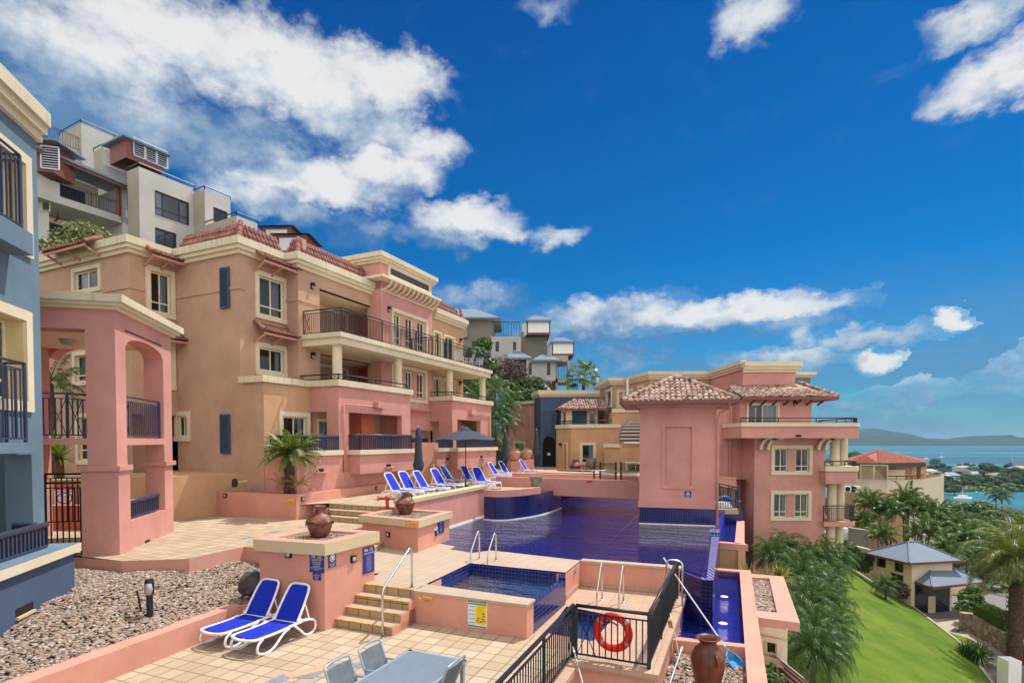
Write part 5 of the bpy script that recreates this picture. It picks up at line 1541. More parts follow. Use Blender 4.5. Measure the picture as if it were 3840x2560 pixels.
# planter balcony box
X_=V2(G(281,2222,.88));zq0,zq1=zat(X_,2067),zat(X_,2036)
xo=.0
mb=MB();mb.prism([X_-BD*9,X_,X_-BN*.9,X_-BN*.9-BD*9],.62,zq0);mb.build('balcony_box',BLUED,blue)
mb=MB();mb.prism([X_-BD*9+BN*.1,X_+BN*.1+BD*.1,X_-BN*.9+BD*.1,X_-BN*.9-BD*9],zq0,zq1,0,mt=1);mb.build('balcony_band',[CREAM,BLUEW],blue)
mb=MB();mb.prism([X_-BD*9-BN*.42,X_-BN*.42-BD*1.0,X_-BN*1.2-BD*1.0,X_-BN*1.2-BD*9],-.6,.7);mb.build('foundation',BLUED,blue)
balustrade(blue,[X_-BD*9-BN*.32,X_-BN*.32-BD*.42,X_-BN*.9-BD*.42],zq1-.02,.52)
u,z=hit(X_-BD*9,X_,92,2285);mb=MB();c=X_-BD*(9-u)
mb.prism([c-BD*.28,c+BD*.28,c+BD*.28+BN*.004,c-BD*.28+BN*.004],z-.07,z+.09,0);mb.prism([c-BD*.28,c+BD*.28,c+BD*.28+BN*.05,c-BD*.28+BN*.05],z-.12,z-.07,1)
mb.build('wall_vent',[DARKIN,stuccoY],blue)
q_=Bc-BN*.0-BD*2.9
# ---------------------------------------------------------------- pink building on the right
def PX(x,Y):return Vector((ray(x,YH)[0]/ray(x,YH)[1]*Y,Y))
def zy(y,Y):return D(CX,y,Y).z
pinkb=thing('pink_building','three storey dusty pink building with cream columned balconies right of the tower','building',(*PX(2830,34),-6))
f0,f1=PX(2830,34),PX(3098,34)
X=Vector((1,0));Yv=Vector((0,1))
mb=MB()
hs=[]
def paired(x0,x1,yt,yb):
 u0,z1=hit(f0,f1,x0,yt);u1,z0=hit(f0,f1,x1,yb)
 t=.2;mid=(u0+u1)/2
 h=[window(pinkb,f0,f1,u0+t-.02,mid-.22,z0+t-.02,z1-t+.02,style='cross',trim=.02,proud=.0,curtain='both'),window(pinkb,f0,f1,mid+.22,u1-t+.02,z0+t-.02,z1-t+.02,style='cross',trim=.02,proud=.0,curtain='both')]
 m2=MB()
 for(a,b,c,d) in((u0,u1,z1-t,z1),(u0,u1,z0,z0+t),(u0,u0+t,z0+t,z1-t),(u1-t,u1,z0+t,z1-t)):
  m2.prism([f0+X*a,f0+X*b,f0+X*b-Yv*.07,f0+X*a-Yv*.07],c,d)
 m2.build('window_surround',CREAM,pinkb);return h
hs=paired(2892,3045,1669,1780)+paired(2889,3041,1839,1951)
zb0=zy(1642,34)
mb.wall(f0,f1,-10,zb0,hs);mb.wall(f1,f1+Yv*9,-10,zb0)
r0,r1=PX(2600,36.0),PX(2830,36.0)
mb.wall(r0,r1,-10,zy(1520,36));mb.wall(Vector((r1.x,36.0)),f0,-10,zb0) if 0 else mb.prism([f0+Yv*.02,Vector((f0.x,36.1)),Vector((f0.x+.1,36.1)),f0+Yv*.02+X*.1],-10,zb0)
# upper storey
g0,g1=PX(2775,35.2),PX(3042,35.2)
hw=pwin(pinkb,g0,g1,2800,2922,1510,1592,style='slide',trim=.09,tm=FRAMEC,curtain='right')
zs_=zy(1484,35.2);mb.wall(g0,g1,zb0,zs_+.1,[hw]);mb.wall(g1,g1+Yv*8,zb0,zs_+.1);mb.wall(g0+Yv*3,g0,zb0,zs_+.1)
k0,k1=PX(2783,37.5),PX(2978,37.5);zk=zy(1360,37.5)
mb.wall(k0,k1,zs_,zk);mb.wall(k1,k1+Yv*7,zs_,zk)
mb.face([(*p,zk-.02) for p in(k0,k1,k1+Yv*7,k0+Yv*7)]);mb.face([(*p,zb0-.02) for p in(f0,f1,f1+Yv*8,f0+Yv*8)])
mb.build('wall',PINK,pinkb)
# recessed panel strips on the set back wall
mb=MB()
for(xa,xb,ya,yb_) in((2704,2731,1530,1630),(2738,2779,1530,1630),(2704,2731,1671,1830),(2741,2780,1671,1785)):
 a,b=PX(xa,36.0),PX(xb,36.0);z1,z0=zy(ya,36),zy(yb_,36)
 for(p,q,c,d) in((a,b,z1-.05,z1),(a,a+X*.05,z0,z1-.05),(b-X*.05,b,z0,z1-.05)):mb.prism([p,q,q-Yv*.035,p-Yv*.035],c,d)
mb.build('panel_moulding',PINK,pinkb)
q=PX(2738,35.9);q2=PX(2742,35.9);pipe(pinkb,[(*q2,zy(1520,35.9)),(*q2,zy(1620,35.9)),(*q,zy(1640,35.9)),(*q,zy(1830,35.9)),(*(q+X*.25),zy(1855,35.9))],.05)
# cornice and tiled skirt roof
mb=MB();cornice(mb,[k0-X*.0,k1,k1+Yv*6],zk+.05,.7,.35,cap=.32);mb.build('cornice',[CREAM,CREAM],pinkb)
mb=MB();ez=zy(1487,34.2);e0,e1=PX(2782,34.2),PX(3142,34.2);
barrel_slope(mb,(*e0,ez),(*e1,ez),(e0.x+.2,37.4,zy(1455,37.4)),(k1.x+.3,37.4,zy(1452,37.4)+.25),.26,.4)
barrel_slope(mb,(*e1,ez),(e1.x,44,ez),(k1.x+.3,37.4,zy(1452,37.4)+.25),(k1.x+.3,44,zy(1452,37.4)+.25),.26,.4)
hip_cap(mb,(*e1,ez+.03),(k1.x+.3,37.4,zy(1452,37.4)+.3),.13)
mb.build('skirt_roof',OLDTERRA,pinkb)
mb=MB();mb.beam((*e0,ez-.1),(*e1,ez-.1),.12,.16);mb.beam((*e1,ez-.1),(e1.x,43,ez-.1),.12,.16);mb.build('gutter',BROWNW,pinkb)
mb=MB();mb.prism([e0+Yv*.1,e1+Yv*.1-X*.1,Vector((e1.x-.1,43)),Vector((e0.x,43))],ez-.14,ez-.1);mb.build('soffit',BROWNW,pinkb)
mb=MB()
for i in range(7):
 c=g0+X*(.6+(g1-g0).length*i/6.3);mb.beam((c.x,35.2,ez-.45),(c.x,34.35,ez-.16),.08,.12)
mb.build('rafter',BROWNW,pinkb)
wall_light(pinkb,g0,g1,2980,1512,.15)
# balconies
def balc(x0,x1,Y,y_cap,y_capb,y_bot,cut=.35,name='balcony'):
 a,b=PX(x0,Y),PX(x1,Y);z0,z1,z2=zy(y_bot,Y),zy(y_capb,Y),zy(y_cap,Y)
 pl=[a,b-X*cut,b+Yv*cut,b+Yv*4.5,a+Yv*4.5]
 m=MB();m.prism(pl,z0,z1);m.build(name,PINK,pinkb)
 pl2=[a-X*.05-Yv*.08,b-X*cut+X*.03-Yv*.08,b+Yv*cut+X*.08,b+X*.08+Yv*4.5,a+Yv*4.5-X*.05]
 m=MB();m.prism(pl2,z1,z2);m.build('balcony_cap',CREAM,pinkb)
 return pl,z2
bl,zz=balc(2780,3234,33.0,1585,1599,1642)
mt=MB();mr=MB()
pts=[bl[0]+Yv*.12,bl[1]+Yv*.12-X*.1,bl[2]-X*.14,bl[3]-X*.14]
def lowrail2(parent,pts,z,h=.3):
 mb,mt=MB(),MB()
 for a,b in zip(pts[:-1],pts[1:]):
  L=(b-a).length;k=max(1,int(round(L/2.6)))
  mt.tube([(*a,z+h),(*b,z+h)],.035,8);mb.beam((*a,z+.1),(*b,z+.1),.025,.025)
  for i in range(k+1):
   q=a+(b-a)*i/k;mb.beam((*q,z),(*q,z+h),.04,.04)
  w=(b-a).normalized()*min(.5,L*.4)
  for(s,t) in((a,a+w),(b-w,b)):
   mb.beam((*s,z+.1),(*t,z+h),.02,.02);mb.beam((*t,z+.1),(*s,z+h),.02,.02);mb.beam((*t,z),(*t,z+h),.03,.03);mb.beam((*s,z),(*s,z+h),.03,.03)
 r=mb.build('low_railing',BLACK,parent);mt.build('top_rail',BLACK,r,smooth=True)
lowrail2(pinkb,pts,zz)
bl2,zz2=balc(3098,3232,33.3,1748,1766,1813);lowrail2(pinkb,[bl2[0]+Yv*.12,bl2[1]+Yv*.12-X*.1,bl2[2]-X*.14,bl2[3]-X*.14],zz2)
a,b=PX(3096,33.6),PX(3225,33.6);z3=zy(1957,33.6)
m=MB();m.prism([a,b-X*.35,b+Yv*.35,b+Yv*4.5,a+Yv*4.5],z3-.26,z3);m.build('balcony',CAPPINK,pinkb)
railing(pinkb,[a+Yv*.1,b-X*.35+Yv*.1,b+Yv*.4-X*.1,b+Yv*4-X*.1],z3,1.0,BLACK,gap=.12,post=1.8)
for(x,zt_,zb_) in((3131,zb0,zz2-.2),(3162,zb0,zz2-.2),(3122,zy(1813,33.3),z3),(3153,zy(1813,33.3),z3),(3119,z3-.2,-6),(3151,z3-.2,-6)):
 c=PX(x,34.3 if x in(3131,3122,3119) else 34.9);m=MB();m.lathe([(.27,zb_),(.26,zt_)],(*c,0),18);m.build('column',CREAM,pinkb,smooth=True)
 # scroll brackets under the top balcony
def scroll(p,z,w=.14,s=.75):
 m=MB()
 Pq=[(p.x+.02+s*.8*(1-math.cos(t)),p.y-.18,z-s*.95+s*.95*math.sin(t)) for t in[math.pi/2*q/7 for q in range(8)]]
 for u,v in zip(Pq[:-1],Pq[1:]):m.beam(u,v,.30,.16,up=(1,0,.2))
 m.beam((p.x+.6,p.y-.18,z-.05),(p.x+.95,p.y-.18,z-.05),.3,.14)
 m.build('scroll_bracket',CREAM,pinkb)
for x in(2845,2872,3060,3087):scroll(PX(x,34.0),zb0)
scupper(pinkb,PX(2780,33),PX(3234,33),2994,1638,.55)
# ---------------------------------------------------------------- tan, ochre and blue buildings at the far end of the terrace
midb=thing('ochre_building','stepped tan and ochre apartment building behind the footbridge','building',(*PX(2345,48),1.5))
pl=[PX(2236,55.5),PX(2292,48.5),PX(2345,48.5),PX(2437,44),PX(2662,44),PX(2783,38)]
zt=9.75
mb=MB();mats=[TAN,PINK,OCHRE]
wins={0:[(2272,2294,1464,1533)],1:[(2312,2344,1461,1530)],2:[(2358,2373,1458,1500),(2392,2414,1446,1490)],3:[(2453,2483,1436,1490)]}
for i in range(5):
 hs=[pwin(midb,pl[i],pl[i+1],*w,style='slide' if w[1]-w[0]>28 else 'plain',trim=.2,curtain='both',dep=.12) for w in wins.get(i,[])]
 mb.wall(pl[i],pl[i+1],1.4,zt,hs,m=1 if i==4 else 0)
mb.face([(*p,zt-.05) for p in pl+[PX(2783,55),PX(2240,62)]]);mb.wall(PX(2783,55),PX(2240,62),1.4,zt);mb.wall(PX(2240,62),pl[0],1.4,zt);mb.wall(PX(2783,38),PX(2783,55),1.4,zt)
o0,o1,o2,o3=PX(2086,49),PX(2141,47),PX(2322,46),PX(2330,50)
zo=zy(1604,47)
dh=[pwin(midb,o1,o2,2174,2234,1659,1742,style='trans',trim=.18,curtain='right')]
mb.wall(o0,o1,1.4,zo,[],m=2);mb.wall(o1,o2,1.4,zo,dh,m=2);mb.wall(o2,o3,1.4,zo,m=2)
mb.face([(*p,zo-.02) for p in(o0,o1,o2,o3,PX(2100,56))],2)
n0,n1,n2,n3=PX(2266,45.4),PX(2325,44.0),PX(2440,43.0),PX(2450,48);zn=zy(1677,44.5)
mb.wall(n0,n1,1.4,zn,[],m=2);mb.wall(n1,n2,1.4,zn,[pwin(midb,n1,n2,2345,2420,1730,1800,style='slide',trim=.16,curtain='both')],m=2);mb.face([(*p,zn-.02) for p in(n0,n1,n2,n3,PX(2280,50))],2)
m0,m1=PX(2296,46.3),PX(2430,45.2);zm=zy(1546,46)
mb.wall(m0,m1,3,zm,[pwin(midb,m0,m1,2340,2362,1586,1640,style='plain',trim=.16)],m=2);mb.wall(m0+Yv*4,m0,3,zm,m=2)
mb.build('wall',mats,midb)
mb=MB();cornice(mb,pl+[PX(2783,38)+X*.1],zt+.05,.6,.35,cap=.28);mb.build('cornice',[CREAMST,CREAM],midb)
mb=MB()
extr_band(mb,[o0,o1,o2,o3],-.2,.12,zo-.0,zo+.3);extr_band(mb,[n0,n1],-.2,.12,zn,zn+.3);extr_band(mb,[m0,m1],-.2,.12,zm,zm+.32)
mb.build('parapet_cap',CREAM,midb)
lowrail2(midb,[o0+Yv*.2,o1+Yv*.2,o2+Yv*.2],zo+.3,.32)
mb=MB();q=PX(2351,43.5);mb.tube([(*q,zy(1545,43.5)),(*q,zy(1421,43.5))],.12,10);mb.build('flue',ALU,midb)
wall_light(midb,o0,o1,2104,1668,.15)
mb=MB()
for(xa,xb,ya,yb_,m) in((2119,2133,1659,1742,0),(2122,2130,1663,1742,1)):
 a,b=hit(o0,o1,xa,0)[0],hit(o0,o1,xb,0)[0];e=(o1-o0).normalized();o=perp(e);z1=zy(ya,48)
 mb.prism([o0+e*a,o0+e*b,o0+e*b+o*(.05+m*.03),o0+e*a+o*(.05+m*.03)],1.87,z1,m)
mb.build('door',[CREAM,CORAL],midb)
# blue link block with arched doorway
blk=thing('blue_block','dark blue block with an arched doorway at the end of the terrace','building',(*PX(2030,51),1.5))
w0_,w1_,w2_=PX(2003,54),PX(2027,51),PX(2247,51);zbk=zy(1478,51)
mb=MB();
ua,za_=hit(w1_,w2_,2035,1660);ub,_=hit(w1_,w2_,2083,1660)
arc_r=(ub-ua)/2
mb.wall(w0_,w1_,1.4,zbk);mb.wall(w1_,w2_,1.4,zbk,[(ua,ub,1.5,za_+arc_r+.05)],.3)
arch_wall(mb,w1_,Vector((1,0)),Vector((0,-1)),ua,ub,za_,arc_r,za_+arc_r+.06,.3)
mb.face([(*p,zbk) for p in(w0_,w1_,w2_,w2_+Yv*6,w0_+Yv*4)])
mb.build('wall',BLUED,blk)
mb=MB();mb.prism([w1_+X*ua+Yv*.3,w1_+X*ub+Yv*.3,w1_+X*ub+Yv*.36,w1_+X*ua+Yv*.36],1.5,za_+arc_r+.1);mb.build('dark_door',DARKIN,blk)
mb=MB();z=zy(1702,50.9);mb.prism([w1_+X*(ua+.45)-Yv*-.24,w1_+X*(ub-.45)+Yv*.24,w1_+X*(ub-.45)+Yv*.29,w1_+X*(ua+.45)+Yv*.29],z-.12,z+.12);mb.build('door_notice',WHITE,blk)
mb=MB();cornice(mb,[w0_,w1_,w2_],zbk+.35,.6,.3,cap=.35);mb.build('cornice',[CREAMST,CREAM],blk)
mb=MB();a,b=hit(w1_,w2_,2040,0)[0],hit(w1_,w2_,2076,0)[0];z1,z0=zy(1542,51),zy(1627,51)
for(p,q,c,d) in((a,b,z1-.06,z1),(a,b,z0,z0+.06),(a,a+.06,z0,z1),(b-.06,b,z0,z1)):mb.prism([w1_+X*p,w1_+X*q,w1_+X*q-Yv*.04,w1_+X*p-Yv*.04],c,d)
mb.build('panel_moulding',BLUED,blk)
pipe(blk,[(*(PX(2103,50.8)),zy(1535,51)),(*(PX(2086,50.8)),zy(1560,51)),(*(PX(2085,50.8)),zy(1650,51))],.1,BLUED)
# little tiled verandah roof
h0_,h1_=PX(2103,47.5),PX(2262,47.5);ze=zy(1530,47)
ver=thing('verandah','small verandah with weathered tile hip roof on the ochre building balcony','verandah',(*h0_,zo))
mb=MB();ctr=Vector(((h0_.x+h1_.x)/2,49.2));zR=zy(1494,49)
E0,E1,E2,E3=h0_-X*.2,h1_+X*.4,Vector((h1_.x+.4,52)),Vector((h0_.x-.2,52));RA,RB=Vector((ctr.x-.3,49.6)),Vector((h1_.x+.3,49.6))
barrel_slope(mb,(*E0,ze),(*E1,ze),(*RA,zR),(*RB,zR));barrel_slope(mb,(*E3,ze),(*E0,ze),(RA.x,RA.y,zR),(*RA,zR))
hip_cap(mb,(*E0,ze),(*RA,zR));mb.build('roof',OLDTERRA,ver)
mb=MB();mb.beam((*E0,ze-.1),(*E1,ze-.1),.12,.16);mb.build('gutter',BROWNW,ver)
vb0,vb1=PX(2105,48.6),PX(2247,48.6)
mb=MB();vh=[pwin(ver,vb0,vb1,2104,2130,1537,1600,style='plain',trim=.16),pwin(ver,vb0,vb1,2200,2241,1539,1600,style='plain',trim=.2)]
mb.wall(vb0,vb1,zo,ze,vh);mb.build('wall',BLUED,ver)
mb=MB();c=PX(2134,48);mb.prism([c-X*.25,c+X*.25,c+X*.25+Yv*.4,c-X*.25+Yv*.4],zo,ze);mb.build('pillar',CREAM,ver)
# pink wall left of it
mb=MB();p0,p1=PX(1890,58),PX(2004,53.5);zp=zy(1516,55)
lb=thing('pink_block','low pink building with cream parapet behind the pair of big urns','building',(*p0,1.5))
hh=[pwin(lb,p0,p1,1925,1971,1654,1700,style='slide',trim=.2)]
mb.wall(p0,p1,1.4,zp,hh);mb.face([(*p,zp) for p in(p0,p1,p1+Yv*6,p0+Yv*4)]);mb.wall(p0+Yv*5,p0,1.4,zp);mb.build('wall',PINK,lb)
mb=MB();extr_band(mb,[p0,p1],-.2,.15,zp,zp+.3);mb.build('parapet_cap',CREAMST,lb)
pipe(lb,[(*PX(1990,54),zy(1530,54)),(*PX(1990,54),2.0)],.08)
# striped awning
aw_=thing('canvas_awning','curved blue and white striped canvas awning tucked against the tower','awning',(*PX(2370,42),4))
mb=MB();cx0,cx1=PX(2340,42),PX(2440,42);z0,z1=zy(1655,42),zy(1570,42);n=9
for i in range(n):
 t0,t1=math.pi/2*i/n,math.pi/2*(i+1)/n
 f=lambda t:(42+1.7*(1-math.sin(t))*0+1.6*(1-math.cos(math.pi/2-t)),z0+(z1-z0)*math.sin(t))
 (ya,za),(yb_,zb_)=f(t0),f(t1);ins=lambda t:.9*(1-math.cos(t))
 mb.face([(cx0.x+ins(t0),ya,za),(cx1.x,ya,za),(cx1.x,yb_,zb_),(cx0.x+ins(t1),yb_,zb_)],0,[(0,i*.15),(1,i*.15),(1,(i+1)*.15),(0,(i+1)*.15)])
 mb.face([(cx0.x+ins(t0),ya,za),(cx0.x+ins(t1),yb_,zb_),(cx0.x+ins(t1)+.1,44,zb_),(cx0.x+ins(t0),44,za)],0,[(0,i*.15),(0,(i+1)*.15),(1,(i+1)*.15),(1,i*.15)])
for k in range(8):
 a=cx0.x+(cx1.x-cx0.x)*k/8;b=cx0.x+(cx1.x-cx0.x)*(k+1)/8;mb.face([(a,42,z0),(b,42,z0),((a+b)/2+.1,42,z0-.22),((a+b)/2-.1,42,z0-.22)],0,[(0,0),(1,0),(1,-.1),(0,-.1)])
mb.build('canvas',AWN,aw_)
# blue rooftop piece behind
rb0,rb1=PX(2975,46),PX(3036,46)
mb=MB();q=thing('roof_block','small slate blue roof block with cream cornice behind the pink building','building',(*rb0,8))
mb.prism([rb0,rb1,rb1+X*.8+Yv*3,rb0+Yv*5],6,zy(1415,46));mb.build('wall',BLUEW,q)
mb=MB();cornice(mb,[rb0,rb1,rb1+X*.8+Yv*3],zy(1396,46),.45,.4,cap=.25);mb.build('cornice',[CREAM,CREAM],q)
# ---------------------------------------------------------------- upper catch basin beside the tower
ub_=thing('upper_trough','ochre walled water trough with cream ledge at the foot of the tower','trough',(*PX(2740,23),-2))
l0,l1=V2(G(2692,2032,.1)),V2(G(2796,2041,.1));l2=V2(G(2786,1952,.1));l3=V2(G(2696,1948,.1))
mb=MB();mb.prism([l0,l1,l1+Yv*.3,l0+Yv*.3],-6,-.16);mb.prism([l1-X*.3,l1,l2,l2-X*.3],-6,-.16);mb.build('wall',OCHRE,ub_)
mb=MB();mb.prism([l0-Yv*.06,l1-Yv*.06+X*.08,l1+Yv*.3+X*.08,l0+Yv*.3],-.16,.1);mb.prism([l1-X*.32+Yv*.3,l1+X*.08+Yv*.3,l2+X*.08,l2-X*.32],-.16,.1);mb.build('ledge',CAPPINK,ub_)
mb=MB();mb.prism([l3-X*.5,l2+X*.0,l2+Yv*.3,l3+Yv*.3-X*.5],-2,zy(1912,28.5));mb.prism([l0-X*.4+Yv*.3,l0-X*.39+Yv*.3,l3,l3-X*.3],-2,.4);mb.build('mosaic_wall',MOSAIC,ub_)
mb=MB();mb.face([(*p,-.05) for p in(l0,l1,l2,l3)]);mb.build('water',TROUGHW,ub_)
mb=MB();mb.face([(*p,-.9) for p in(l0,l1,l2,l3)]);mb.build('basin',POOLFL,ub_)
up0,up1=PX(2685,28.8),PX(2778,28.8);zu=zy(1909,28.8)
mb=MB();mb.prism([up0-X*2,up1,up1+Yv*5,up0+Yv*5-X*2],zu-.25,zu);mb.build('side_terrace',COPET,kind='structure')
upr=thing('side_railing','black railing on the small terrace between tower and pink building','railing',(*up1,zu));railing(upr,[up0,up1-X*.1,up1-X*.1+Yv*4],zu,1.15,BLACK,gap=.13,post=1.5,xp=False)
# planter ledge with pebbles right of the trough
d0=[V2(G(x,y,-.32)) for x,y in((2811,2150),(2938,2160),(3000,2334),(2833,2312))]
rp=thing('ledge_planter','pink topped ledge planter of pebbles above a cream wall with a dark window','planter',(*d0[3],-3))
cc=sum(d0,Vector((0,0)))/4
iq=[V2(G(x,y,-.32)) for x,y in((2815,2163),(2885,2166),(2914,2295),(2830,2288))]
mb=MB()
for i in range(4):
 mb.prism([d0[i],d0[(i+1)%4],iq[(i+1)%4],iq[i]],-.55,-.32)
mb.build('ledge',CAPPINK,rp)
mb=MB();polyface(mb,iq,-.45);mb.build('pebble_bed',GRAVEL,rp)
BED_LEDGE=(iq,-.45)
dn0,dn1=d0[3]+Vector((.05,.12)),d0[2]+Vector((-.25,.12))
mb=MB();hz=pwin(rp,dn0,dn1,2846,2934,2378,2466,style='plain',trim=.12,curtain=None)
mb.wall(dn0,dn1,zat(dn0,2480),-.5,[hz]);mb.wall(dn1,d0[1]+Vector((-.2,0)),-7,-.5);mb.wall(dn0+Vector((.12,.6)),dn1+Vector((-.5,.6)),-8,zat(dn0,2478));mb.build('wall',PALECREAM,rp)
mb=MB();extr_band(mb,[dn0,dn1],-.0,.08,-.75,-.55);mb.build('cornice',CREAM,rp)
sa=thing('canvas_awning','blue and white striped canvas awning low beside the palms under the ledge planter','awning',(*PX(2965,13.5),-2))
mb=MB();q0,q1=D(2925,2470,13.6),D(2985,2560,12.9)
for i in range(8):
 t0,t1=i/8,(i+1)/8;f=lambda t:(q0.x+.45*math.sin(t*1.5),q0.z-1.1*t**1.5)
 (xa,za),(xb,zb_)=f(t0),f(t1);mb.face([(xa,12.6,za),(xa,14.2,za),(xb,14.2,zb_),(xb,12.6,zb_)],0,[(0,t0),(1,t0),(1,t1),(0,t1)])
mb.build('canvas',AWN,sa)
# ---------------------------------------------------------------- grey apartment buildings up the hill
HD=dirv(29);HN=perp(HD)
z_=lambda x,y:(x/1.96,200+y/1.96)
hillb=thing('hillside_apartments','pale grey hillside apartment block with louvred boxes and dark balconies above the tan building','building',(*PX(538,44),8))
HB=MB();HM=[HILLW,HILLG,BROWNW,PALECREAM]
def hblock(x0,xc,x1,ytop,d,zb,wins=(),m=0,ml=1,lwins=()):
 c=PX(xc,d);l=on(c,-HN,x0);r=on(c,HD,x1);zt=zat(c,ytop)
 hs=[pwin(hillb,c,r,*w,trim=.03,fm=FRAMED,tm=FRAMED,proud=.02,dep=.1,style=st,curtain=cu) for w,st,cu in wins]
 hl=[pwin(hillb,l,c,*w,trim=.03,fm=FRAMED,tm=FRAMED,proud=.02,dep=.1,style=st,curtain=cu) for w,st,cu in lwins]
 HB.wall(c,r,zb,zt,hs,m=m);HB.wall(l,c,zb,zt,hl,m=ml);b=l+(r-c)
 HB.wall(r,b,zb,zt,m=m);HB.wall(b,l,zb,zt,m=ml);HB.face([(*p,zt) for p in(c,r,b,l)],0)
 return l,c,r,b,zt
def roofrail(pts,z,h=.28):
 lr=MB()
 for a,b in zip(pts[:-1],pts[1:]):
  lr.tube([(*a,z+h),(*b,z+h)],.05,6);k=max(1,int((b-a).length/2.2))
  for i in range(k+1):q=a+(b-a)*i/k;lr.beam((*q,z),(*q,z+h),.05,.05)
 lr.build('roof_rail',BLACK,hillb)
def louvre(p0,p1,x0,x1,yt,yb,m=LOUVW,panels=1,frame=None):
 u0,z1=hit(p0,p1,x0,yt);_,z0=hit(p0,p1,x0,yb);u1,_=hit(p0,p1,x1,yt)
 e=(p1-p0).normalized();o=perp(e);mb=MB();w=(u1-u0)/panels
 for k in range(panels):
  a=p0+e*(u0+w*k+.04);b=p0+e*(u0+w*(k+1)-.04)
  for q in(a,b):mb.beam((*(q+o*.06),z0),(*(q+o*.06),z1),.09,.06)
  for zz in(z0,z1):mb.beam((*(a+o*.06),zz),(*(b+o*.06),zz),.06,.09)
  n=max(3,int((z1-z0)/.17))
  for i in range(1,n):zz=z0+(z1-z0)*i/n;mb.beam((*(a+o*.05),zz),(*(b+o*.05),zz),.11,.02,up=(o.x,o.y,1.0))
 mb.build('louvre',m,hillb)
 mb=MB();mb.prism([p0+e*u0+o*.005,p0+e*u1+o*.005,p0+e*u1-o*.02,p0+e*u0-o*.02],z0,z1);mb.build('louvre_back',DARKIN,hillb)
L_,K_,M_,_,zM=hblock(495,538,742,624,44,4,[((582,707,713,803),'three','both'),((583,660,852,945),'slide','full')])
roofrail([L_,K_,M_],zM)
nl,nc,nr,_,zN=hblock(730,781,876,710,47,6,[((801,852,776,830),'slide',None)]);roofrail([nl,nc,nr],zN)
kl,kc,kr,_,zK=hblock(781,898,975,808,45,6);roofrail([kl,kc,kr],zK)
ul,uc,ur,_,zU=hblock(246,328,560,461,52,10);roofrail([ul,uc,ur],zU)
vl,vc,vr,_,zV=hblock(372,405,520,553,49,10);roofrail([vl,vc,vr],zV)
wl,wc,wr,_,zW=hblock(150,200,405,520,50,10,lwins=[]);
# upper balcony fence
rb=railing(hillb,[on(wc,-HN,180),wc,on(wc,HD,370)],zW,1.25,BLACK,gap=.2,post=2.5,xp=False)
louvre(wc+HN*.02,wr+HN*.02,340,377,597,645)
# louvred roof box
bl_,bc_,br_,bb_,zB=hblock(432,492,632,520,47.5,zat(PX(492,47.5),590),m=2,ml=2)
louvre(bc_+HN*.02,br_+HN*.02,498,627,515,580,panels=3)
mb=MB();e=HD
mb.prism([bl_-HN*.5-HD*.4,bc_+HN*.4-HD*.4,br_+HN*.4+HD*.4,bb_-HN*.5+HD*.4],zB,zB+.14);mb.build('box_roof',CORR,hillb)
# balconies in the middle
c0=PX(245,42);c1=on(c0,HD,470);zdk=zat(c0,737);zdt=zat(c0,582)
mb=MB();mb.prism([c0-HD*2.2,c1,c1-HN*4,c0-HN*4-HD*2.2],zdk-.55,zdk);mb.build('balcony_slab',HILLW,hillb)
mb=MB();mb.prism([c0-HD*2.2-HN*.02,c0-HN*.02,c0-HN*.2,c0-HD*2.2-HN*.2],zdk,zdk+1.0);mb.build('balcony_wall',HILLW,hillb)
railing(hillb,[c0-HN*.1,c1-HN*.1],zdk,1.1,BLUED_M if 0 else NAVY,gap=.17,post=2.2,xp=False)
HB.prism([c0-HN*3.6-HD*2.3,c1-HN*3.6,c1-HN*3.9,c0-HN*3.9-HD*2.3],5,zdt,3)
HB.prism([c1+HD*.1,c1+HD*.5,c1+HD*.5-HN*4,c1+HD*.1-HN*4],5,zdt-.6,0)
mb=MB();
a,b=c0-HD*2.4+HN*.7,c1+HD*1.2+HN*.7
mb.face([(*a,zdt-.35),(*b,zdt-.75),(*(b-HN*4.8),zdt+.15),(*(a-HN*4.8),zdt+.55)]);mb.face([(*a,zdt-.25),(*b,zdt-.65),(*(b-HN*4.8),zdt+.3),(*(a-HN*4.8),zdt+.7)])
mb.beam((*a,zdt-.28),(*b,zdt-.68),.16,.2);mb.build('balcony_roof',CORR,hillb)
mb=MB();mb.beam((*(a-HN*.06),zdt-.5),(*(b-HN*.06),zdt-.9),.06,.2);q=on(c1,-HD,461);mb.beam((*q,zdk),(*q,zdt-.8),.22,.22);mb.beam((*q,zdt-.8),(*(q+HN*.6-HD*.1),zdt-.75),.14,.14);mb.build('timber_trim',BROWNW,hillb)
louvre(on(c1,HD,468),on(c1,HD,512),469,508,700,815,panels=1)
mb=MB();mb.prism([c0-HN*3.55+HD*.6,c1-HN*3.55-HD*1,c1-HN*3.58-HD*1,c0-HN*3.58+HD*.6],zdk,zdk+2.3);mb.prism([c0-HN*3.55-HD*1,c1-HN*3.55-HD*1,c1-HN*3.58-HD*1,c0-HN*3.58-HD],zdk-3.3,zdk-1.0);mb.build('dark_glazing',FRAMED,hillb)
def fan(p,z,parent):
 mb=MB();mb.tube([(*p,z),(*p,z-.4)],.03,6);mb.lathe([(0,-.55),(.12,-.52),(.12,-.42),(0,-.38)],(*p,z),8)
 for k in range(3):
  t=2.1*k+.4;mb.beam((p[0]+.12*math.cos(t),p[1]+.12*math.sin(t),z-.5),(p[0]+.8*math.cos(t),p[1]+.8*math.sin(t),z-.5),.14,.02)
 mb.build('ceiling_fan',FRAMED,parent)
fan(PX(235,43.5),zdk-.56,hillb);fan(PX(250,42.8),zdt-.1,hillb)
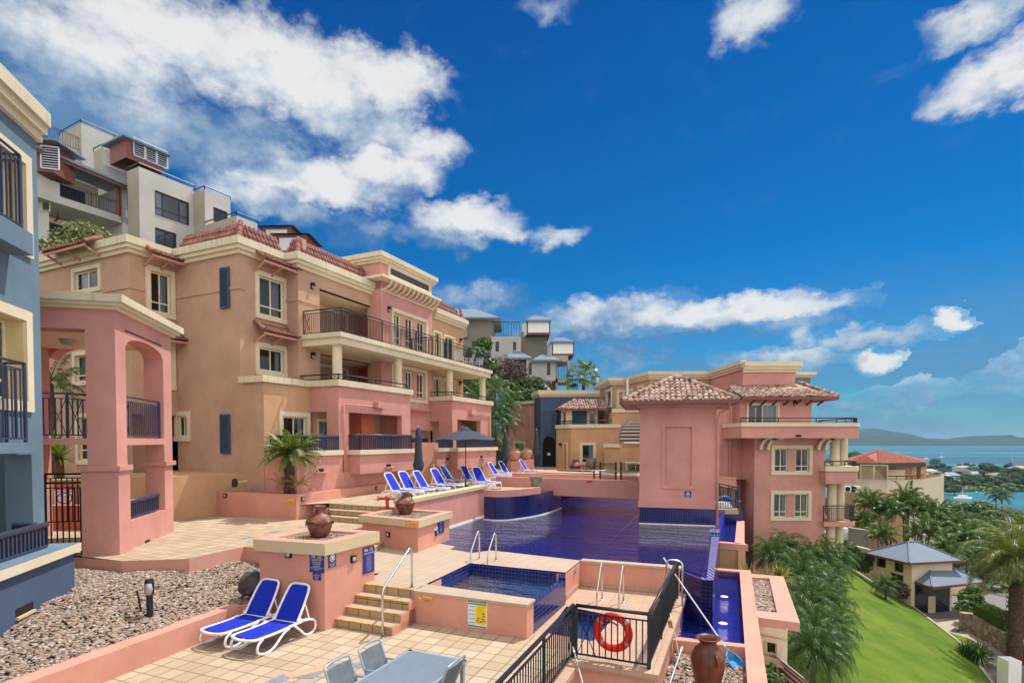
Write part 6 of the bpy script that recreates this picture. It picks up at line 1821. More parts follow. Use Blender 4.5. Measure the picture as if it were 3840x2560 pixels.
HB.wall(PX(152,41.5),PX(202,41.8),8,zat(PX(200,41.5),622),[pwin(hillb,PX(152,41.5),PX(202,41.8),152,187,702,790,trim=.03,fm=LOUVW,style='plain',curtain=None)],m=0)
x0,x1=PX(148,40.5),PX(222,40.8)
zq1,zq0=zat(x1,540),zat(x1,652);HB.prism([x0,x1,x1+Yv*2,x0+Yv*2],zq0+.1,zq1,2);louvre(x0-Yv*.02,x1-Yv*.02,152,224,548,630)
mb=MB();mb.prism([x0-X*.3-Yv*.5,x1+X*.6-Yv*.5,x1+X*.6+Yv*2.4,x0-X*.3+Yv*2.4],zq1,zq1+.12);mb.build('box_roof',CORR,hillb)
HB.build('wall',HM,hillb)
# small louvred tops seen over the mansard
lt=thing('rooftop_cabin','dark red framed rooftop cabin peeping over the tan building mansard','cabin',(*PX(1050,55),10))
mb=MB();
for(xa,xb,yt,yb,d) in((992,1100,850,900,56),(1040,1158,880,940,52)):
 p,q=PX(xa,d),PX(xb,d);zt,zb=zat(p,yt),zat(p,yb);mb.prism([p,q,q+Yv*3,p+Yv*3],zb-3,zt,0);mb.prism([p+X*.4-Yv*.03,q-X*.4-Yv*.03,q-X*.4,p+X*.4],zb,zt-.3,1)
 c=(p+q)/2+Yv*1.5;E4=[p-X*.4-Yv*.4,q+X*.4-Yv*.4,q+X*.4+Yv*3.4,p-X*.4+Yv*3.4]
 for i in range(4):mb.face([(*E4[i],zt),(*E4[(i+1)%4],zt),(*c,zt+.55)],2)
mb.build('cabin',[BROWNW,LOUVW,CORR],lt)
# ---- second hillside house group, in the middle distance
v_=lambda x,y:(1650+x/2.178,1080+y/2.178)
def Pv(x,d):return PX(1650+x/2.178,d)
def zv(y,d):return zy(1080+y/2.178,d)
midh=thing('hillside_villa','grey hillside villa with hip roofs and two white panelled lookout boxes on dark red frames','building',(*Pv(600,75),5))
mb=MB();MM=[HILLG,HILLW,HILLD,BROWNW,CORR,WHITE]
def vb(x0,x1,yt,yb,d,dep=5,m=0,wins=()):
 p,q=Pv(x0,d),Pv(x1,d);hs=[]
 for(a,b,c,e) in wins:
  hs.append(window(midh,p,q,(Pv(a,d)-p).length,(Pv(b,d)-p).length,zv(e,d),zv(c,d),style='plain',trim=.03,tm=FRAMED,fm=FRAMED,curtain=None))
 z0,z1=zv(yb,d),zv(yt,d)
 mb.wall(p,q,z0,z1,hs,m=m);mb.wall(q,q+Yv*dep,z0,z1,m=m);mb.wall(q+Yv*dep,p+Yv*dep,z0,z1,m=m);mb.wall(p+Yv*dep,p,z0,z1,m=m);mb.face([(*p,z1),(*q,z1),(*(q+Yv*dep),z1),(*(p+Yv*dep),z1)],m);mb.face([(*p,z0),(*(p+Yv*dep),z0),(*(q+Yv*dep),z0),(*q,z0)],m)
def vroof(x0,x1,ye,yr,d,dep=6,rx0=None,rx1=None,m=4):
 p,q=Pv(x0,d),Pv(x1,d);z0=zv(ye,d);a=Pv(rx0,d+dep/2);b=Pv(rx1,d+dep/2);z1=zat(a,1080+yr/2.178)
 P4=[(*p,z0),(*q,z0),(*(q+Yv*dep),z0),(*(p+Yv*dep),z0)];A,B=(*a,z1),(*b,z1)
 mb.face([P4[0],P4[1],B,A],m);mb.face([P4[1],P4[2],B],m);mb.face([P4[2],P4[3],A,B],m);mb.face([P4[3],P4[0],A],m);mb.face([(x,y,z-.15) for x,y,z in P4[::-1]],0)
 mb.beam((*p,z0-.08),(*q,z0-.08),.2,.25,m)
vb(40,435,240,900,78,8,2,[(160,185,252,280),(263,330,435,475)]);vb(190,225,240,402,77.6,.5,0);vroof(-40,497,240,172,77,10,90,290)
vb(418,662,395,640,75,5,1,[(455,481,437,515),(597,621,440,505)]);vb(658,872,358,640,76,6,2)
mb2=MB()
ra,rbb=Pv(432,75.2),Pv(648,75.2);zr0=zv(395,75.2)
railing(midh,[ra,rbb],zr0,2.0,BLACK,gap=.35,post=2.5,xp=False,r=.03,top=.05)
for(xa,xb,yt,yb,d,ra_,rr_,yr) in((708,898,262,378,74,760,830,228),(912,1093,436,550,73,950,1020,404)):
 vb(xa,xb,yt,yb,d,5,3);p,q=Pv(xa+10,d),Pv(xb-10,d)
 mb.prism([p-Yv*.05,q-Yv*.05,q,p],zv(yb-15,d),zv(yt+8,d),5);vroof(xa-12,xb+8,yt,yr,d-.3,5.6,ra_,rr_)
 mb.prism([Pv(xa-38,d+3),Pv(xa,d),Pv(xa+4,d),Pv(xa-34,d+3)],zv(yb,d),zv(yt,d),5)
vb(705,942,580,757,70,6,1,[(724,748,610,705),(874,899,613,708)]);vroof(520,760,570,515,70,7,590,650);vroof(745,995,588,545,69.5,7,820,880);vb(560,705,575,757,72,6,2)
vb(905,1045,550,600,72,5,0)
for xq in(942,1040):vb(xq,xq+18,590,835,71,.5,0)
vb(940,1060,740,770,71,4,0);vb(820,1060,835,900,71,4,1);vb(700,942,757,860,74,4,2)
mb.build('wall',MM,midh)
railing(midh,[Pv(945,71.2),Pv(1035,71.2)],zv(742,71),1.8,BLACK,gap=.3,post=3,xp=False,r=.03,top=.05)
st2=thing('outdoor_stair','steep pale outdoor stair with handrails below the hillside villa','stair',(*Pv(850,68),5))
mb=MB();a,b=Vector((*Pv(810,68.5),zv(750,68.5))),Vector((*Pv(880,67),zv(835,67)))
mb.beam(a,b,.9,.15);mb.beam(a+Vector((-.5,0,.9)),b+Vector((-.5,0,.9)),.05,.05);mb.beam(a+Vector((.5,0,.9)),b+Vector((.5,0,.9)),.05,.05)
for k in range(6):
 q=a+(b-a)*k/5
 for s in(-.5,.5):mb.beam(q+Vector((s,0,0)),q+Vector((s,0,.9)),.04,.04)
mb.build('flight',HILLG,st2)
# ---------------------------------------------------------------- lower garden on the right
lawn_r=[G(3199,2136,-7.2),G(3296,2199,-7.9),G(3417,2271,-8.5),G(3495,2330,-8.7),G(3560,2380,-8.75),G(3621,2427,-8.8),G(3670,2494,-8.9),G(3718,2560,-9.0),G(3760,2700,-9.1)]
lawn_l=[G(3110,2140,-5.6),G(3040,2200,-5.4),G(2990,2270,-5.4),G(2960,2330,-5.5),G(2950,2390,-5.5),G(2950,2440,-5.6),G(2950,2510,-5.7),G(2950,2580,-5.8),G(2950,2720,-6.0)]
mb=MB();vs=[];nn=14
for a,b in zip(lawn_l,lawn_r):
 for k in range(nn+1):
  t=k/nn;p=a.lerp(b,t);p.z=a.z+(b.z-a.z)*t+.35*math.sin(t*math.pi);vs.append(p)
fs=[(i*(nn+1)+k,i*(nn+1)+k+1,(i+1)*(nn+1)+k+1,(i+1)*(nn+1)+k) for i in range(len(lawn_l)-1) for k in range(nn)]
mb.mesh(vs,fs);mb.build('lawn',GRASS,org=tuple(lawn_l[0]),smooth=True,kind='structure')
mb=MB();
for a,b in zip(lawn_r[:-1],lawn_r[1:]):mb.beam(a+Vector((.05,0,-.1)),b+Vector((.05,0,-.1)),.16,.34)
mb.build('lawn_kerb',CONC,kind='structure')
drv=[(30,60),(60,60),(60,30),(24,20),(20,24)]
mb=MB();polyface(mb,[lawn_r[0].xy+Vector((-2,3)),(60,62),(70,30),(38,18),(24,18)],-9.05);mb.build('driveway',ASPH,kind='structure')
mb=MB();polyface(mb,[V2(G(x,y,-9.03)) for x,y in((3490,2318),(3610,2318),(3605,2355),(3740,2430),(3840,2520),(3780,2520),(3640,2450),(3560,2375))],-9.03);mb.build('footpath',CONC,kind='structure')
mb=MB();q=[V2(G(x,y,-9.02)) for x,y in((3580,2352),(3605,2358),(3590,2372),(3560,2365))];polyface(mb,q,-9.02);mb.build('drain_grate',FRAMED,label='dark square drain grate in the pale path by the lawn',cat='drain')
# strip of grass and hedge beyond the path
mb=MB();polyface(mb,[V2(G(x,y,-8.9)) for x,y in((3547,2364),(3640,2395),(3724,2440),(3730,2452),(3640,2435))],-8.9);mb.build('lawn',GRASS,kind='structure')
# rubble wall with clipped hedge
sw=[V2(G(x,y,-9)) for x,y in((3607,2365),(3612,2330),(3640,2368),(3750,2440),(3850,2500))]
mb=MB();extr_band(mb,[sw[0],sw[2],sw[3],sw[4]],-.5,0,-9.2,-7.75);mb.build('rubble_wall',STONEW,label='curved rubble stone wall under the clipped hedge by the driveway',cat='wall')
# gatehouse
gat=thing('gatehouse','cream gatehouse with two stepped blue grey metal hip roofs beside the lawn','gatehouse',(32,43,-9))
ze1,ze2=-5.0,-6.55
e0_,e1_,e2_=V2(G(3243,2070,ze1)),V2(G(3410,2109,ze1)),V2(G(3611,2099,ze1));e3_=e0_+(e2_-e1_)
def metal_hip(E,zE,ridge,zR,name='roof'):
 mb=MB();A,B=ridge
 P4=[(*p,zE) for p in E]
 def f(pts,e):
  d=(V2(e[1])-V2(e[0])).normalized()
  mb.face(pts,0,[(V2(q).dot(d),Vector(q).z) for q in pts])
 f([P4[0],P4[1],(*A,zR)],(P4[0],P4[1])) if 0 else None
 f([P4[1],P4[2],(*B,zR),(*A,zR)],(P4[1],P4[2]));f([P4[0],P4[1],(*A,zR)],(P4[0],P4[1]));f([P4[3],P4[0],(*A,zR),(*B,zR)],(P4[3],P4[0]));f([P4[2],P4[3],(*B,zR)],(P4[2],P4[3]))
 for p,q in((P4[0],A),(P4[1],A),(P4[2],B),(P4[3],B)):mb.tube([Vector(p)+Vector((0,0,.02)),Vector((*q,zR+.02))],.07,6)
 mb.tube([(*A,zR+.02),(*B,zR+.02)],.07,6);rf=mb.build(name,CORR,gat)
 mb=MB()
 for i in range(4):mb.beam(Vector(P4[i])-Vector((0,0,.09)),Vector(P4[(i+1)%4])-Vector((0,0,.09)),.12,.18)
 mb.face([(p[0],p[1],zE-.18) for p in P4[::-1]]);mb.build('fascia',BROWNW,gat)
c1_=(e0_+e1_+e2_+e3_)/4;ax=(e2_-e1_).normalized()
metal_hip([e0_,e1_,e2_,e3_],ze1,(c1_-ax*.4,c1_+ax*.4),zat(c1_,2031))
w_=lambda t,s:e1_+(e0_-e1_)*t+(e2_-e1_)*s
wa,wb,wc_,wd_=w_(.95,.12),w_(.08,.12),w_(.08,.88),w_(.95,.88)
mb=MB();
hs=[pwin(gat,wa,wb,3291,3322,2084,2120,style='plain',trim=.04,tm=FRAMED,fm=FRAMED,curtain=None),pwin(gat,wa,wb,3357,3388,2100,2138,style='plain',trim=.04,tm=FRAMED,fm=FRAMED,curtain=None),pwin(gat,wa,wb,3342,3388,2145,2200,style='slide',trim=.04,tm=FRAMED,fm=FRAMED,curtain='left')]
mb.wall(wa,wb,-9.6,ze1-.1,hs);mb.wall(wb,wc_,-9.6,ze1-.1);mb.wall(wc_,wd_,-9.6,ze1-.1);mb.wall(wd_,wa,-9.6,ze1-.1);mb.build('wall',PALECREAM,gat)
l0_,l1_,l2_=V2(G(3396,2167,ze2)),V2(G(3495,2199,ze2)),V2(G(3689,2179,ze2));l3_=l0_+(l2_-l1_)*1.0
cc=(l0_+l1_+l2_+l3_)/4+(l0_-l1_)*.3
metal_hip([l0_,l1_,l2_,l3_],ze2,(cc-ax*.7,cc+ax*.5),zat(cc,2112))
mb=MB();p=V2(G(3494,2294,-9.0));mb.prism([p+Vector((-.28,0)),p+Vector((.28,0)),p+Vector((.28,.5)),p+Vector((-.28,.5))],-9.1,-7.75);mb.build('pillar',PALECREAM,gat);mb=MB();mb.beam((p.x,p.y+.25,-7.75),(p.x,p.y+.25,ze2-.1),.24,.24);mb.build('timber_post',BROWNW,gat)
mb=MB();a,b=V2(G(3408,2255,-9)),V2(G(3432,2258,-9));mb.prism([a,b,b+Vector((.1,3)),a+Vector((.1,3))],-9.1,ze2-.1,0);a2=b+Vector((0,2.2));b2=a2+ax*4.4;mb.prism([a2,b2,b2+Vector((0,.2)),a2+Vector((0,.2))],-9.1,ze2-.1,1);mb.prism([b2,b2+ax*2.3-Vector((0,1.5)),b2+ax*2.3-Vector((0,1.3)),b2+Vector((0,.2))],-9.1,-7.9,0);mb.build('entry_wall',[PALECREAM,DARKIN],gat)
mb=MB();q=(a2+b2)/2;
for k in range(4):mb.prism([q+ax*(k*.6-.6)-Vector((0,.03)),q+ax*(k*.6-.1)-Vector((0,.03)),q+ax*(k*.6-.1),q+ax*(k*.6-.6)],-9,-6.9,0)
mb.build('glazed_door',FRAMED,gat)
mb=MB();q0,q1=wb-perp(ax)*-.02+ax*.3,wc_-ax*.2;mb.prism([q0+perp(ax)*.03,q1+perp(ax)*.03,q1+perp(ax)*.01,q0+perp(ax)*.01],-9.1,-6.75);mb.build('porch_shade_glazing',GLASSD,gat)  # dark glass sheet, also standing in for the shade inside the porch
# white garden wall pieces and car by the columns
ww0,ww1=V2(D(3165,2040,52)),V2(D(3290,2062,48));mb=MB();mb.prism([ww0,ww1,ww1+Vector((.2,.3)),ww0+Vector((.2,.3))],-12,zat(ww0,2035));mb.build('garden_wall',PALECREAM,label='low pale wall in front of the green hedge left of the gatehouse roof',cat='wall')
ww0,ww1=V2(D(3185,2000,58)),V2(D(3258,2010,56));mb=MB();mb.prism([ww0,ww1,ww1+Vector((.2,.5)),ww0+Vector((.2,.5))],-14,zat(ww0,1983));mb.prism([ww0-Vector((.05,.08)),ww1+Vector((.05,-.08)),ww1+Vector((.3,.58)),ww0+Vector((.2,.58))],zat(ww0,1983),zat(ww0,1977));mb.build('garden_wall',HILLG,label='grey capped wall beside the white parked car',cat='wall')
def car(loc,rz):
 t=thing('parked_car','white car parked behind the columned balconies, nose to the grey wall','car',loc)
 mb=MB()
 prof=[(-2.1,.35),(-2.15,.75),(-1.9,.95),(-1.35,1.02),(-.75,1.45),(.7,1.5),(1.5,1.05),(2.0,.95),(2.15,.7),(2.1,.35)]
 W2=.85;vs=[]
 for s in(-1,1):
  for(x,z) in prof:vs.append((loc[0]+x,loc[1]+s*(W2 if z<1.1 else W2-.18),loc[2]+z))
 n=len(prof);mb.mesh(vs,[(i,i+1,n+i+1,n+i) for i in range(n-1)]+[tuple(range(n))[::-1],tuple(range(n,2*n)),(n-1,0,n,2*n-1)])
 mb.build('body',CARW,t)
 mb=MB();vs=[]
 for s in(-1,1):
  for(x,z) in((-1.2,1.05),(-.7,1.4),(.62,1.44),(1.3,1.08)):vs.append((loc[0]+x,loc[1]+s*(W2-.06 if z<1.1 else W2-.16),loc[2]+z))
 mb.mesh(vs,[(0,1,2,3),(7,6,5,4)]);mb.mesh([(loc[0]-1.33,loc[1]-.7,loc[2]+1.06),(loc[0]-1.33,loc[1]+.7,loc[2]+1.06),(loc[0]-.8,loc[1]+.6,loc[2]+1.44),(loc[0]-.8,loc[1]-.6,loc[2]+1.44)],[(0,1,2,3)])
 mb.build('window',FRAMED,t)
 for x in(-1.35,1.35):
  for s in(-1,1):
   m=MB();m.tube([(loc[0]+x,loc[1]+s*.65,loc[2]+.33),(loc[0]+x,loc[1]+s*.87,loc[2]+.33)],.33,14);m.build('wheel',RUBBER,t)
 for s in(-1,1):
  m=MB();m.box((loc[0]+2.08,loc[1]+s*.6,loc[2]+.78),.12,.32,.14);m.build('headlight',LAMPG,t)
 t.rotation_euler=(0,0,rz);return t
cl=D(3180,2028,60);car((cl.x-.3,cl.y,cl.z),-.5)
# curved cream house with the orange hip roof
orh=thing('orange_roofed_house','cream house with curved parapet and orange tiled hip roof towards the sea','house',(*PX(3350,74),-14))
bp=[PX(3140,74),PX(3262,71),PX(3330,70),PX(3405,70),PX(3470,72),PX(3543,78)]
zp1=zy(1797,70.5)
mb=MB();mats=[PALECREAM,OCHRE,CREAM]
for i in range(len(bp)-1):
 hs=[]
 if i==3:hs=[pwin(orh,bp[i],bp[i+1],3440,3466,1862,1905,style='plain',trim=.12,curtain=None)]
 mb.wall(bp[i],bp[i+1],-16,zp1,hs,m=0)
mb.wall(bp[-1],bp[-1]+Yv*10,-16,zp1);mb.face([(*p,zp1-.8) for p in bp+[bp[-1]+Yv*10,bp[0]+Yv*10]],1)
zl_o=zy(1847,70);
mb.prism([bp[0]-Yv*.25,bp[1]-Yv*.25,bp[2]-Yv*.25,bp[3]-Yv*.2,bp[3]+Yv*.5,bp[0]+Yv*.5],-16,zl_o,1)
up=[PX(3200,77),PX(3345,75.5),PX(3418,75.5),PX(3440,82),PX(3200,84)];zu_=zy(1742,75.5);mb.prism(up,zp1-1,zu_,1)
mb.prism([PX(3332,74.5),PX(3396,74),PX(3396,74.3),PX(3332,74.8)],zp1-1,zy(1762,74),2);p=PX(3458,75);mb.box((p.x,p.y,(zp1+zu_)/2),.8,.8,zu_-zp1+.6,0,1)
mb.build('wall',mats,orh)
er=[PX(3168,73),PX(3300,72),PX(3470,74.5),PX(3470,86),PX(3168,88)];zE=zy(1737,73);pk=Vector((*PX(3294,79),zy(1689,79)))
mb=MB();pk2=Vector((*PX(3306,80),zy(1689,80)))
for i in range(5):barrel_slope(mb,(*er[i],zE),(*er[(i+1)%5],zE),pk if i in(0,4,3) else pk,pk+(Vector(er[(i+1)%5]).to_3d()-Vector(er[i]).to_3d()).normalized()*.02,.36,.5)
for i in(0,1,2):hip_cap(mb,(*er[i],zE),pk,.18,.5)
mb.build('roof',ORTERRA,orh)
mb=MB()
for i in range(5):mb.beam((*er[i],zE-.25),(*er[(i+1)%5],zE-.25),.25,.4)
mb.build('fascia',plain('dark_green_fascia',30,66,62,.5),orh)
mb=MB();t0_,t1_=PX(3229,71.5),PX(3330,69.6);e=(t1_-t0_).normalized();L=(t1_-t0_).length;zz0,zz1=zp1,zy(1744,70)
for k in range(0,int(L/.28)+8):
 for s in(1,-1):
  u0=k*.28-(zz1-zz0)*(1 if s>0 else 0);a=Vector((*(t0_+e*max(0,min(L,u0 if s>0 else u0))),zz0));
  ua=k*.28;ub=ua+s*(zz1-zz0)
  if ub<0:tt=ua/(zz1-zz0);ub=0;zb=zz0+tt*(zz1-zz0)
  elif ub>L:tt=(L-ua)/(zz1-zz0);ub=L;zb=zz0+max(tt,0)*(zz1-zz0)
  else:zb=zz1
  if ua<=L and zb>zz0:mb.beam((*(t0_+e*ua),zz0),(*(t0_+e*ub),zb),.07,.03)
for q in(0,L*.5,L):mb.beam((*(t0_+e*q),zz0),(*(t0_+e*q),zz1),.12,.1)
mb.beam((*t0_,zz1),(*t1_,zz1),.1,.1);mb.build('trellis_screen',CREAM,orh)
railing(orh,[PX(3325,69.8),PX(3402,69.8),PX(3465,71.5)],zp1,.5,BLACK,gap=.9,post=1.2,xp=False,r=.02,top=.06)
for k,x in enumerate((3171,3196)):
 t=thing('air_conditioner',['white air conditioner unit nearer the column on the cream house wall','white air conditioner unit with a fully visible black fan grille'][k],'air conditioner',(*PX(x,67.5),zy(1845,67.5)),'air conditioners on the cream house')
 p=PX(x,67.5);q=PX(x+36,67.5);z0,z1=zy(1844,67.5),zy(1822,67.5);mb=MB();mb.prism([p,q,q+Yv*.5,p+Yv*.5],z0,z1);mb.build('case',WHITE,t)
 mb=MB();mb.tube([((p.x*.7+q.x*.3),p.y-.03,(z0+z1)/2),((p.x*.7+q.x*.3),p.y,(z0+z1)/2)],.3,16);mb.build('fan_grille',BLACK,t)
 # ---------------------------------------------------------------- plants
rnd=random.Random(11)
def frond(mb,o,az,el,L,droop,ll,lw,n=22,curl=.35,start=.12,vfold=.5,m=0):
 """pinnate palm leaf: a drooping midrib with leaflets both sides"""
 P=[];d=Vector((math.cos(az)*math.cos(el),math.sin(az)*math.cos(el),math.sin(el)));p=Vector(o);st=L/8
 for i in range(9):
  P.append(p.copy());p=p+d*st;d=(d+Vector((0,0,-droop*(i+1)/8*.55))).normalized()
 side=Vector((-math.sin(az),math.cos(az),0))
 for i in range(8):
  w=.018*L*(1-i/8.5);mb.face([P[i]-side*w,P[i]+side*w,P[i+1]+side*w*.8,P[i+1]-side*w*.8],m)
 for k in range(n):
  t=start+(1-start)*(k+rnd.random()*.5)/n;f=t*8;i=min(7,int(f));q=P[i].lerp(P[i+1],f-i);tg=(P[i+1]-P[i]).normalized();up=side.cross(tg)
  l=ll*(.45+.55*math.sin(math.pi*min(1,.15+t*.85)))*rnd.uniform(.85,1.1)
  for s in(-1,1):
   dd=(side*s*(.85+.1*rnd.random())+tg*(.55+t*.5)+up*(vfold*(1-t*.6))+Vector((0,0,-.1*rnd.random()))).normalized()
   mid=q+dd*l*.55;tip=q+dd*l+Vector((0,0,-curl*l*rnd.uniform(.5,1.2)))
   wv=tg*lw*.5
   mb.face([q-wv*.6,mid-wv,tip,mid+wv],m)
def palm_crown(mb,c,n,L,droop,ll,lw,els=(-.2,1.3),nl=22,curl=.35,**k):
 for i in range(n):
  t=i/max(1,n-1);el=els[0]+(els[1]-els[0])*(t**.8)+rnd.uniform(-.08,.08)
  frond(mb,(c[0],c[1],c[2]),i*2.39996+rnd.uniform(-.15,.15),el,L*rnd.uniform(.85,1.08),droop*(1.15-.4*t),ll,lw,nl,curl,**k)
def blade_crown(mb,c,n,L,w,els=(-.3,1.4),droop=.35):
 """rosette of sword leaves"""
 for i in range(n):
  az=i*2.39996+rnd.uniform(-.2,.2);el=els[0]+(els[1]-els[0])*rnd.random();l=L*rnd.uniform(.75,1.1)
  d=Vector((math.cos(az)*math.cos(el),math.sin(az)*math.cos(el),math.sin(el)));s=Vector((-math.sin(az),math.cos(az),0))
  a=Vector(c);b=a+d*l*.5;t=a+d*l+Vector((0,0,-droop*l*rnd.random()*(1.2-abs(el)/1.6)))
  mb.face([a-s*w*.4,b-s*w*.5,b+s*w*.5,a+s*w*.4]);mb.face([b-s*w*.5,t,b+s*w*.5])
def leaf_crown(mb,blobs,n,ls,seed=0,flat=.2,lw=.55):
 """many leaf faces through the volume of several clumps (x,y,z,r)"""
 r=random.Random(seed);tot=sum(b[3]**2 for b in blobs)
 for(x,y,z,R_) in blobs:
  for _ in range(int(n*R_*R_/tot)):
   while True:
    v=Vector((r.uniform(-1,1),r.uniform(-1,1),r.uniform(-1,1)))
    if .05<v.length<1:break
   v=v.normalized()*(v.length**.35);p=Vector((x,y,z))+Vector((v.x,v.y,v.z*.8))*R_*r.uniform(.85,1.08)
   nn=(v+Vector((r.uniform(-.8,.8),r.uniform(-.8,.8),r.uniform(-.2,1.0)))).normalized()
   a=nn.orthogonal().normalized();a.rotate(__import__('mathutils').Quaternion(nn,r.uniform(0,6.28)));b=nn.cross(a);s=ls*r.uniform(.6,1.3)
   mb.face([p-a*s,p+b*s*lw,p+a*s,p-b*s*lw])
def trunk_tube(mb,base,top,r0,r1,bend=.0,n=8,rings=8):
 a,b=Vector(base),Vector(top);P=[]
 for i in range(rings+1):
  t=i/rings;P.append(a.lerp(b,t)+Vector((bend*math.sin(t*math.pi),bend*.6*math.sin(t*2.5),0)))
 mb.tube(P,[r0+(r1-r0)*i/rings+(.03*r0 if i%2 else 0) for i in range(rings+1)],n)
def palm(name,label,cat,base,h,r,crown,leaf,group=None,lean=(0,0),bark=None):
 t=thing(name,label,cat,base,group);mb=MB();top=(base[0]+lean[0],base[1]+lean[1],base[2]+h)
 trunk_tube(mb,base,top,r,r*.8,.04*h*.3);mb.build('trunk',bark or BARK,t,smooth=True)
 mb=MB();crown(mb,top);mb.build('crown',leaf,t);return t
 # cycad in the long planter
cyb=D(1095,1838,21.6);cyb=(cyb.x,cyb.y,2.17)
def cyc(mb,c):
 palm_crown(mb,c,40,1.35,.55,.27,.06,(-.25,1.0),32,.15,vfold=.25)
t=palm('cycad_palm','stout cycad palm with a shaggy trunk in the salmon planter bed','palm',cyb,1.62,.30,cyc,CYCL)
mb=MB();random.seed(3)
for k in range(150):
 a=rnd.uniform(0,6.28);z=rnd.uniform(.0,1.75);p=Vector((cyb[0]+.25*math.cos(a),cyb[1]+.25*math.sin(a),cyb[2]+z));d=Vector((math.cos(a),math.sin(a),.7))*.13
 s=Vector((-math.sin(a),math.cos(a),0))*.06;mb.face([p-s,p+s,p+d+Vector((0,0,.08))])
mb.build('leaf_base',BARK,t)
mb=MB();blade_crown(mb,(cyb[0]+.1,cyb[1]-.1,cyb[2]+1.66),26,.5,.03,(.9,1.5),.05);mb.build('young_leaf',DRYL,t)
mb=MB()
for dx,dy,n in((.35,-.25,10),(-.3,-.2,8),(.3,.3,8)):palm_crown(mb,(cyb[0]+dx,cyb[1]+dy,cyb[2]+.1+abs(dx)),n,.65,.6,.16,.03,(.1,1.1),16,.2)
mb.build('offshoot',DRYL,t)
# yucca by the gate
def yuc(mb,c):blade_crown(mb,c,130,.85,.06,(-.4,1.45),.15)
palm('yucca','spiky green yucca in the ochre planter behind the portico','plant',YUCCA_AT,.75,.16,yuc,CYCL)
t=palm('garden_palm','shaded palm with arching fronds behind the portico upper arch','palm',(PX(190,22).x,22,3.0),3.6,.14,lambda mb,c:palm_crown(mb,c,14,1.5,.8,.4,.05,(-.1,1.1),20),PALML)
mb=MB();p=D(185,1690,20.5);blade_crown(mb,p,26,.9,.16,(.2,1.4),.3);mb.build('broadleaf_plant',PALML,label='broad glossy leaved plant beside the portico railing near the blue building',cat='plant',org=tuple(p))
# frangipani on the bank behind the wing
def tree(name,label,cat,base,h,blobs,n,ls,leaf,tr=.15,group=None,seed=1,lw=.55,bark=None):
 t=thing(name,label,cat,base,group);mb=MB();b0=Vector(base);ctr=Vector((sum(b[0] for b in blobs)/len(blobs),sum(b[1] for b in blobs)/len(blobs),sum(b[2] for b in blobs)/len(blobs)))
 mid=b0.lerp(ctr,.55);trunk_tube(mb,b0,mid,tr,tr*.7,tr*.5)
 for b in blobs:mb.tube([mid,mid.lerp(Vector(b[:3]),.5)+Vector((0,0,-.05*h)),b[:3]],[tr*.6,tr*.4,tr*.15],6)
 mb.build('trunk',bark or GBARK,t,smooth=True);mb=MB();leaf_crown(mb,blobs,n,ls,seed,lw=lw);mb.build('crown',leaf,t);return t
bl=[(*D(x,y,d),r) for x,y,d,r in((240,900,30,.75),(300,870,30.5,.8),(360,880,31,.75),(410,900,31.5,.6),(200,930,29.5,.7),(270,930,30,.8),(340,930,31,.8))]
tree('frangipani_tree','frangipani with pale olive leaves above the parapet of the tan wing','tree',(PX(300,30.5).x,30.5,9),6,bl,1500,.16,FRANG,.12,seed=4,lw=.35)
bl=[(*D(x,y,29),r) for x,y,r in((172,1030,.35),(168,1070,.3),(178,1000,.25))]
tree('garden_shrub','wispy yellow green shrub between the blue building and tan wing','shrub',(PX(170,29).x,29,8),4,bl,260,.11,FRANG,.05,seed=5,lw=.25)
# trees between the tan block and the blue block
def blobs(*l):return[(*D(x,y,d),r) for x,y,d,r in l]
tree('bright_tree','bright green tree rising behind the end of the long balcony','tree',(PX(1800,58).x,58,3),14,blobs((1790,1330,58,1.2),(1765,1380,57,1.3),(1815,1290,59,.9),(1825,1370,58,1.2),(1780,1440,57,1.5),(1830,1430,58,1.3)),3000,.26,TREEB,.2,seed=6)
tree('purple_leaf_tree','bare looking purple brown tree in front of the hillside villa','tree',(PX(1915,64).x,64,3),12,blobs((1890,1370,64,1.5),(1930,1390,64,1.6),(1900,1420,64,1.7),(1950,1420,65,1.2),(1880,1400,63,1.2)),2400,.2,PURPL,.2,seed=7,lw=.3)
tree('dense_tree','dense dark green tree below the hillside villa and above the pink block','tree',(PX(1975,62).x,62,2),12,blobs((1950,1460,62,1.6),(2000,1450,62,1.5),(1975,1490,61,1.7),(1940,1500,61,1.5),(2010,1480,62,1.2)),3600,.22,TREEL,.2,seed=8)
for k,(x,y,d,h) in enumerate(((1855,1465,50,8),(1900,1510,53,7),(1790,1495,52,7),(1885,1575,51,5),(1845,1560,49,5))):
 c=D(x,y,d)
 palm('feather_palm',['tall feathery palm, topmost of the clump beside the long balcony','feathery palm in front of the low pink block roof','feathery palm seen between the white balcony columns','low feathery palm hanging over the pink block wall','lower feathery palm beside the last balcony column'][k],'palm',(c.x,c.y,c.z-h),h,.13,lambda mb,c:palm_crown(mb,c,20,2.3,1.0,.55,.075,(-.4,1.25),20),TREEB if k==0 else PALML,'feather palms at the end of the tan block')
c=D(1893,1672,43);palm('spiky_palm','low spiky grey green palm beside the closed umbrella and the urns','palm',(c.x,c.y,1.9),c.z-1.9,.18,lambda mb,c:blade_crown(mb,c,120,1.15,.06,(-.4,1.4),.3),FRANG)
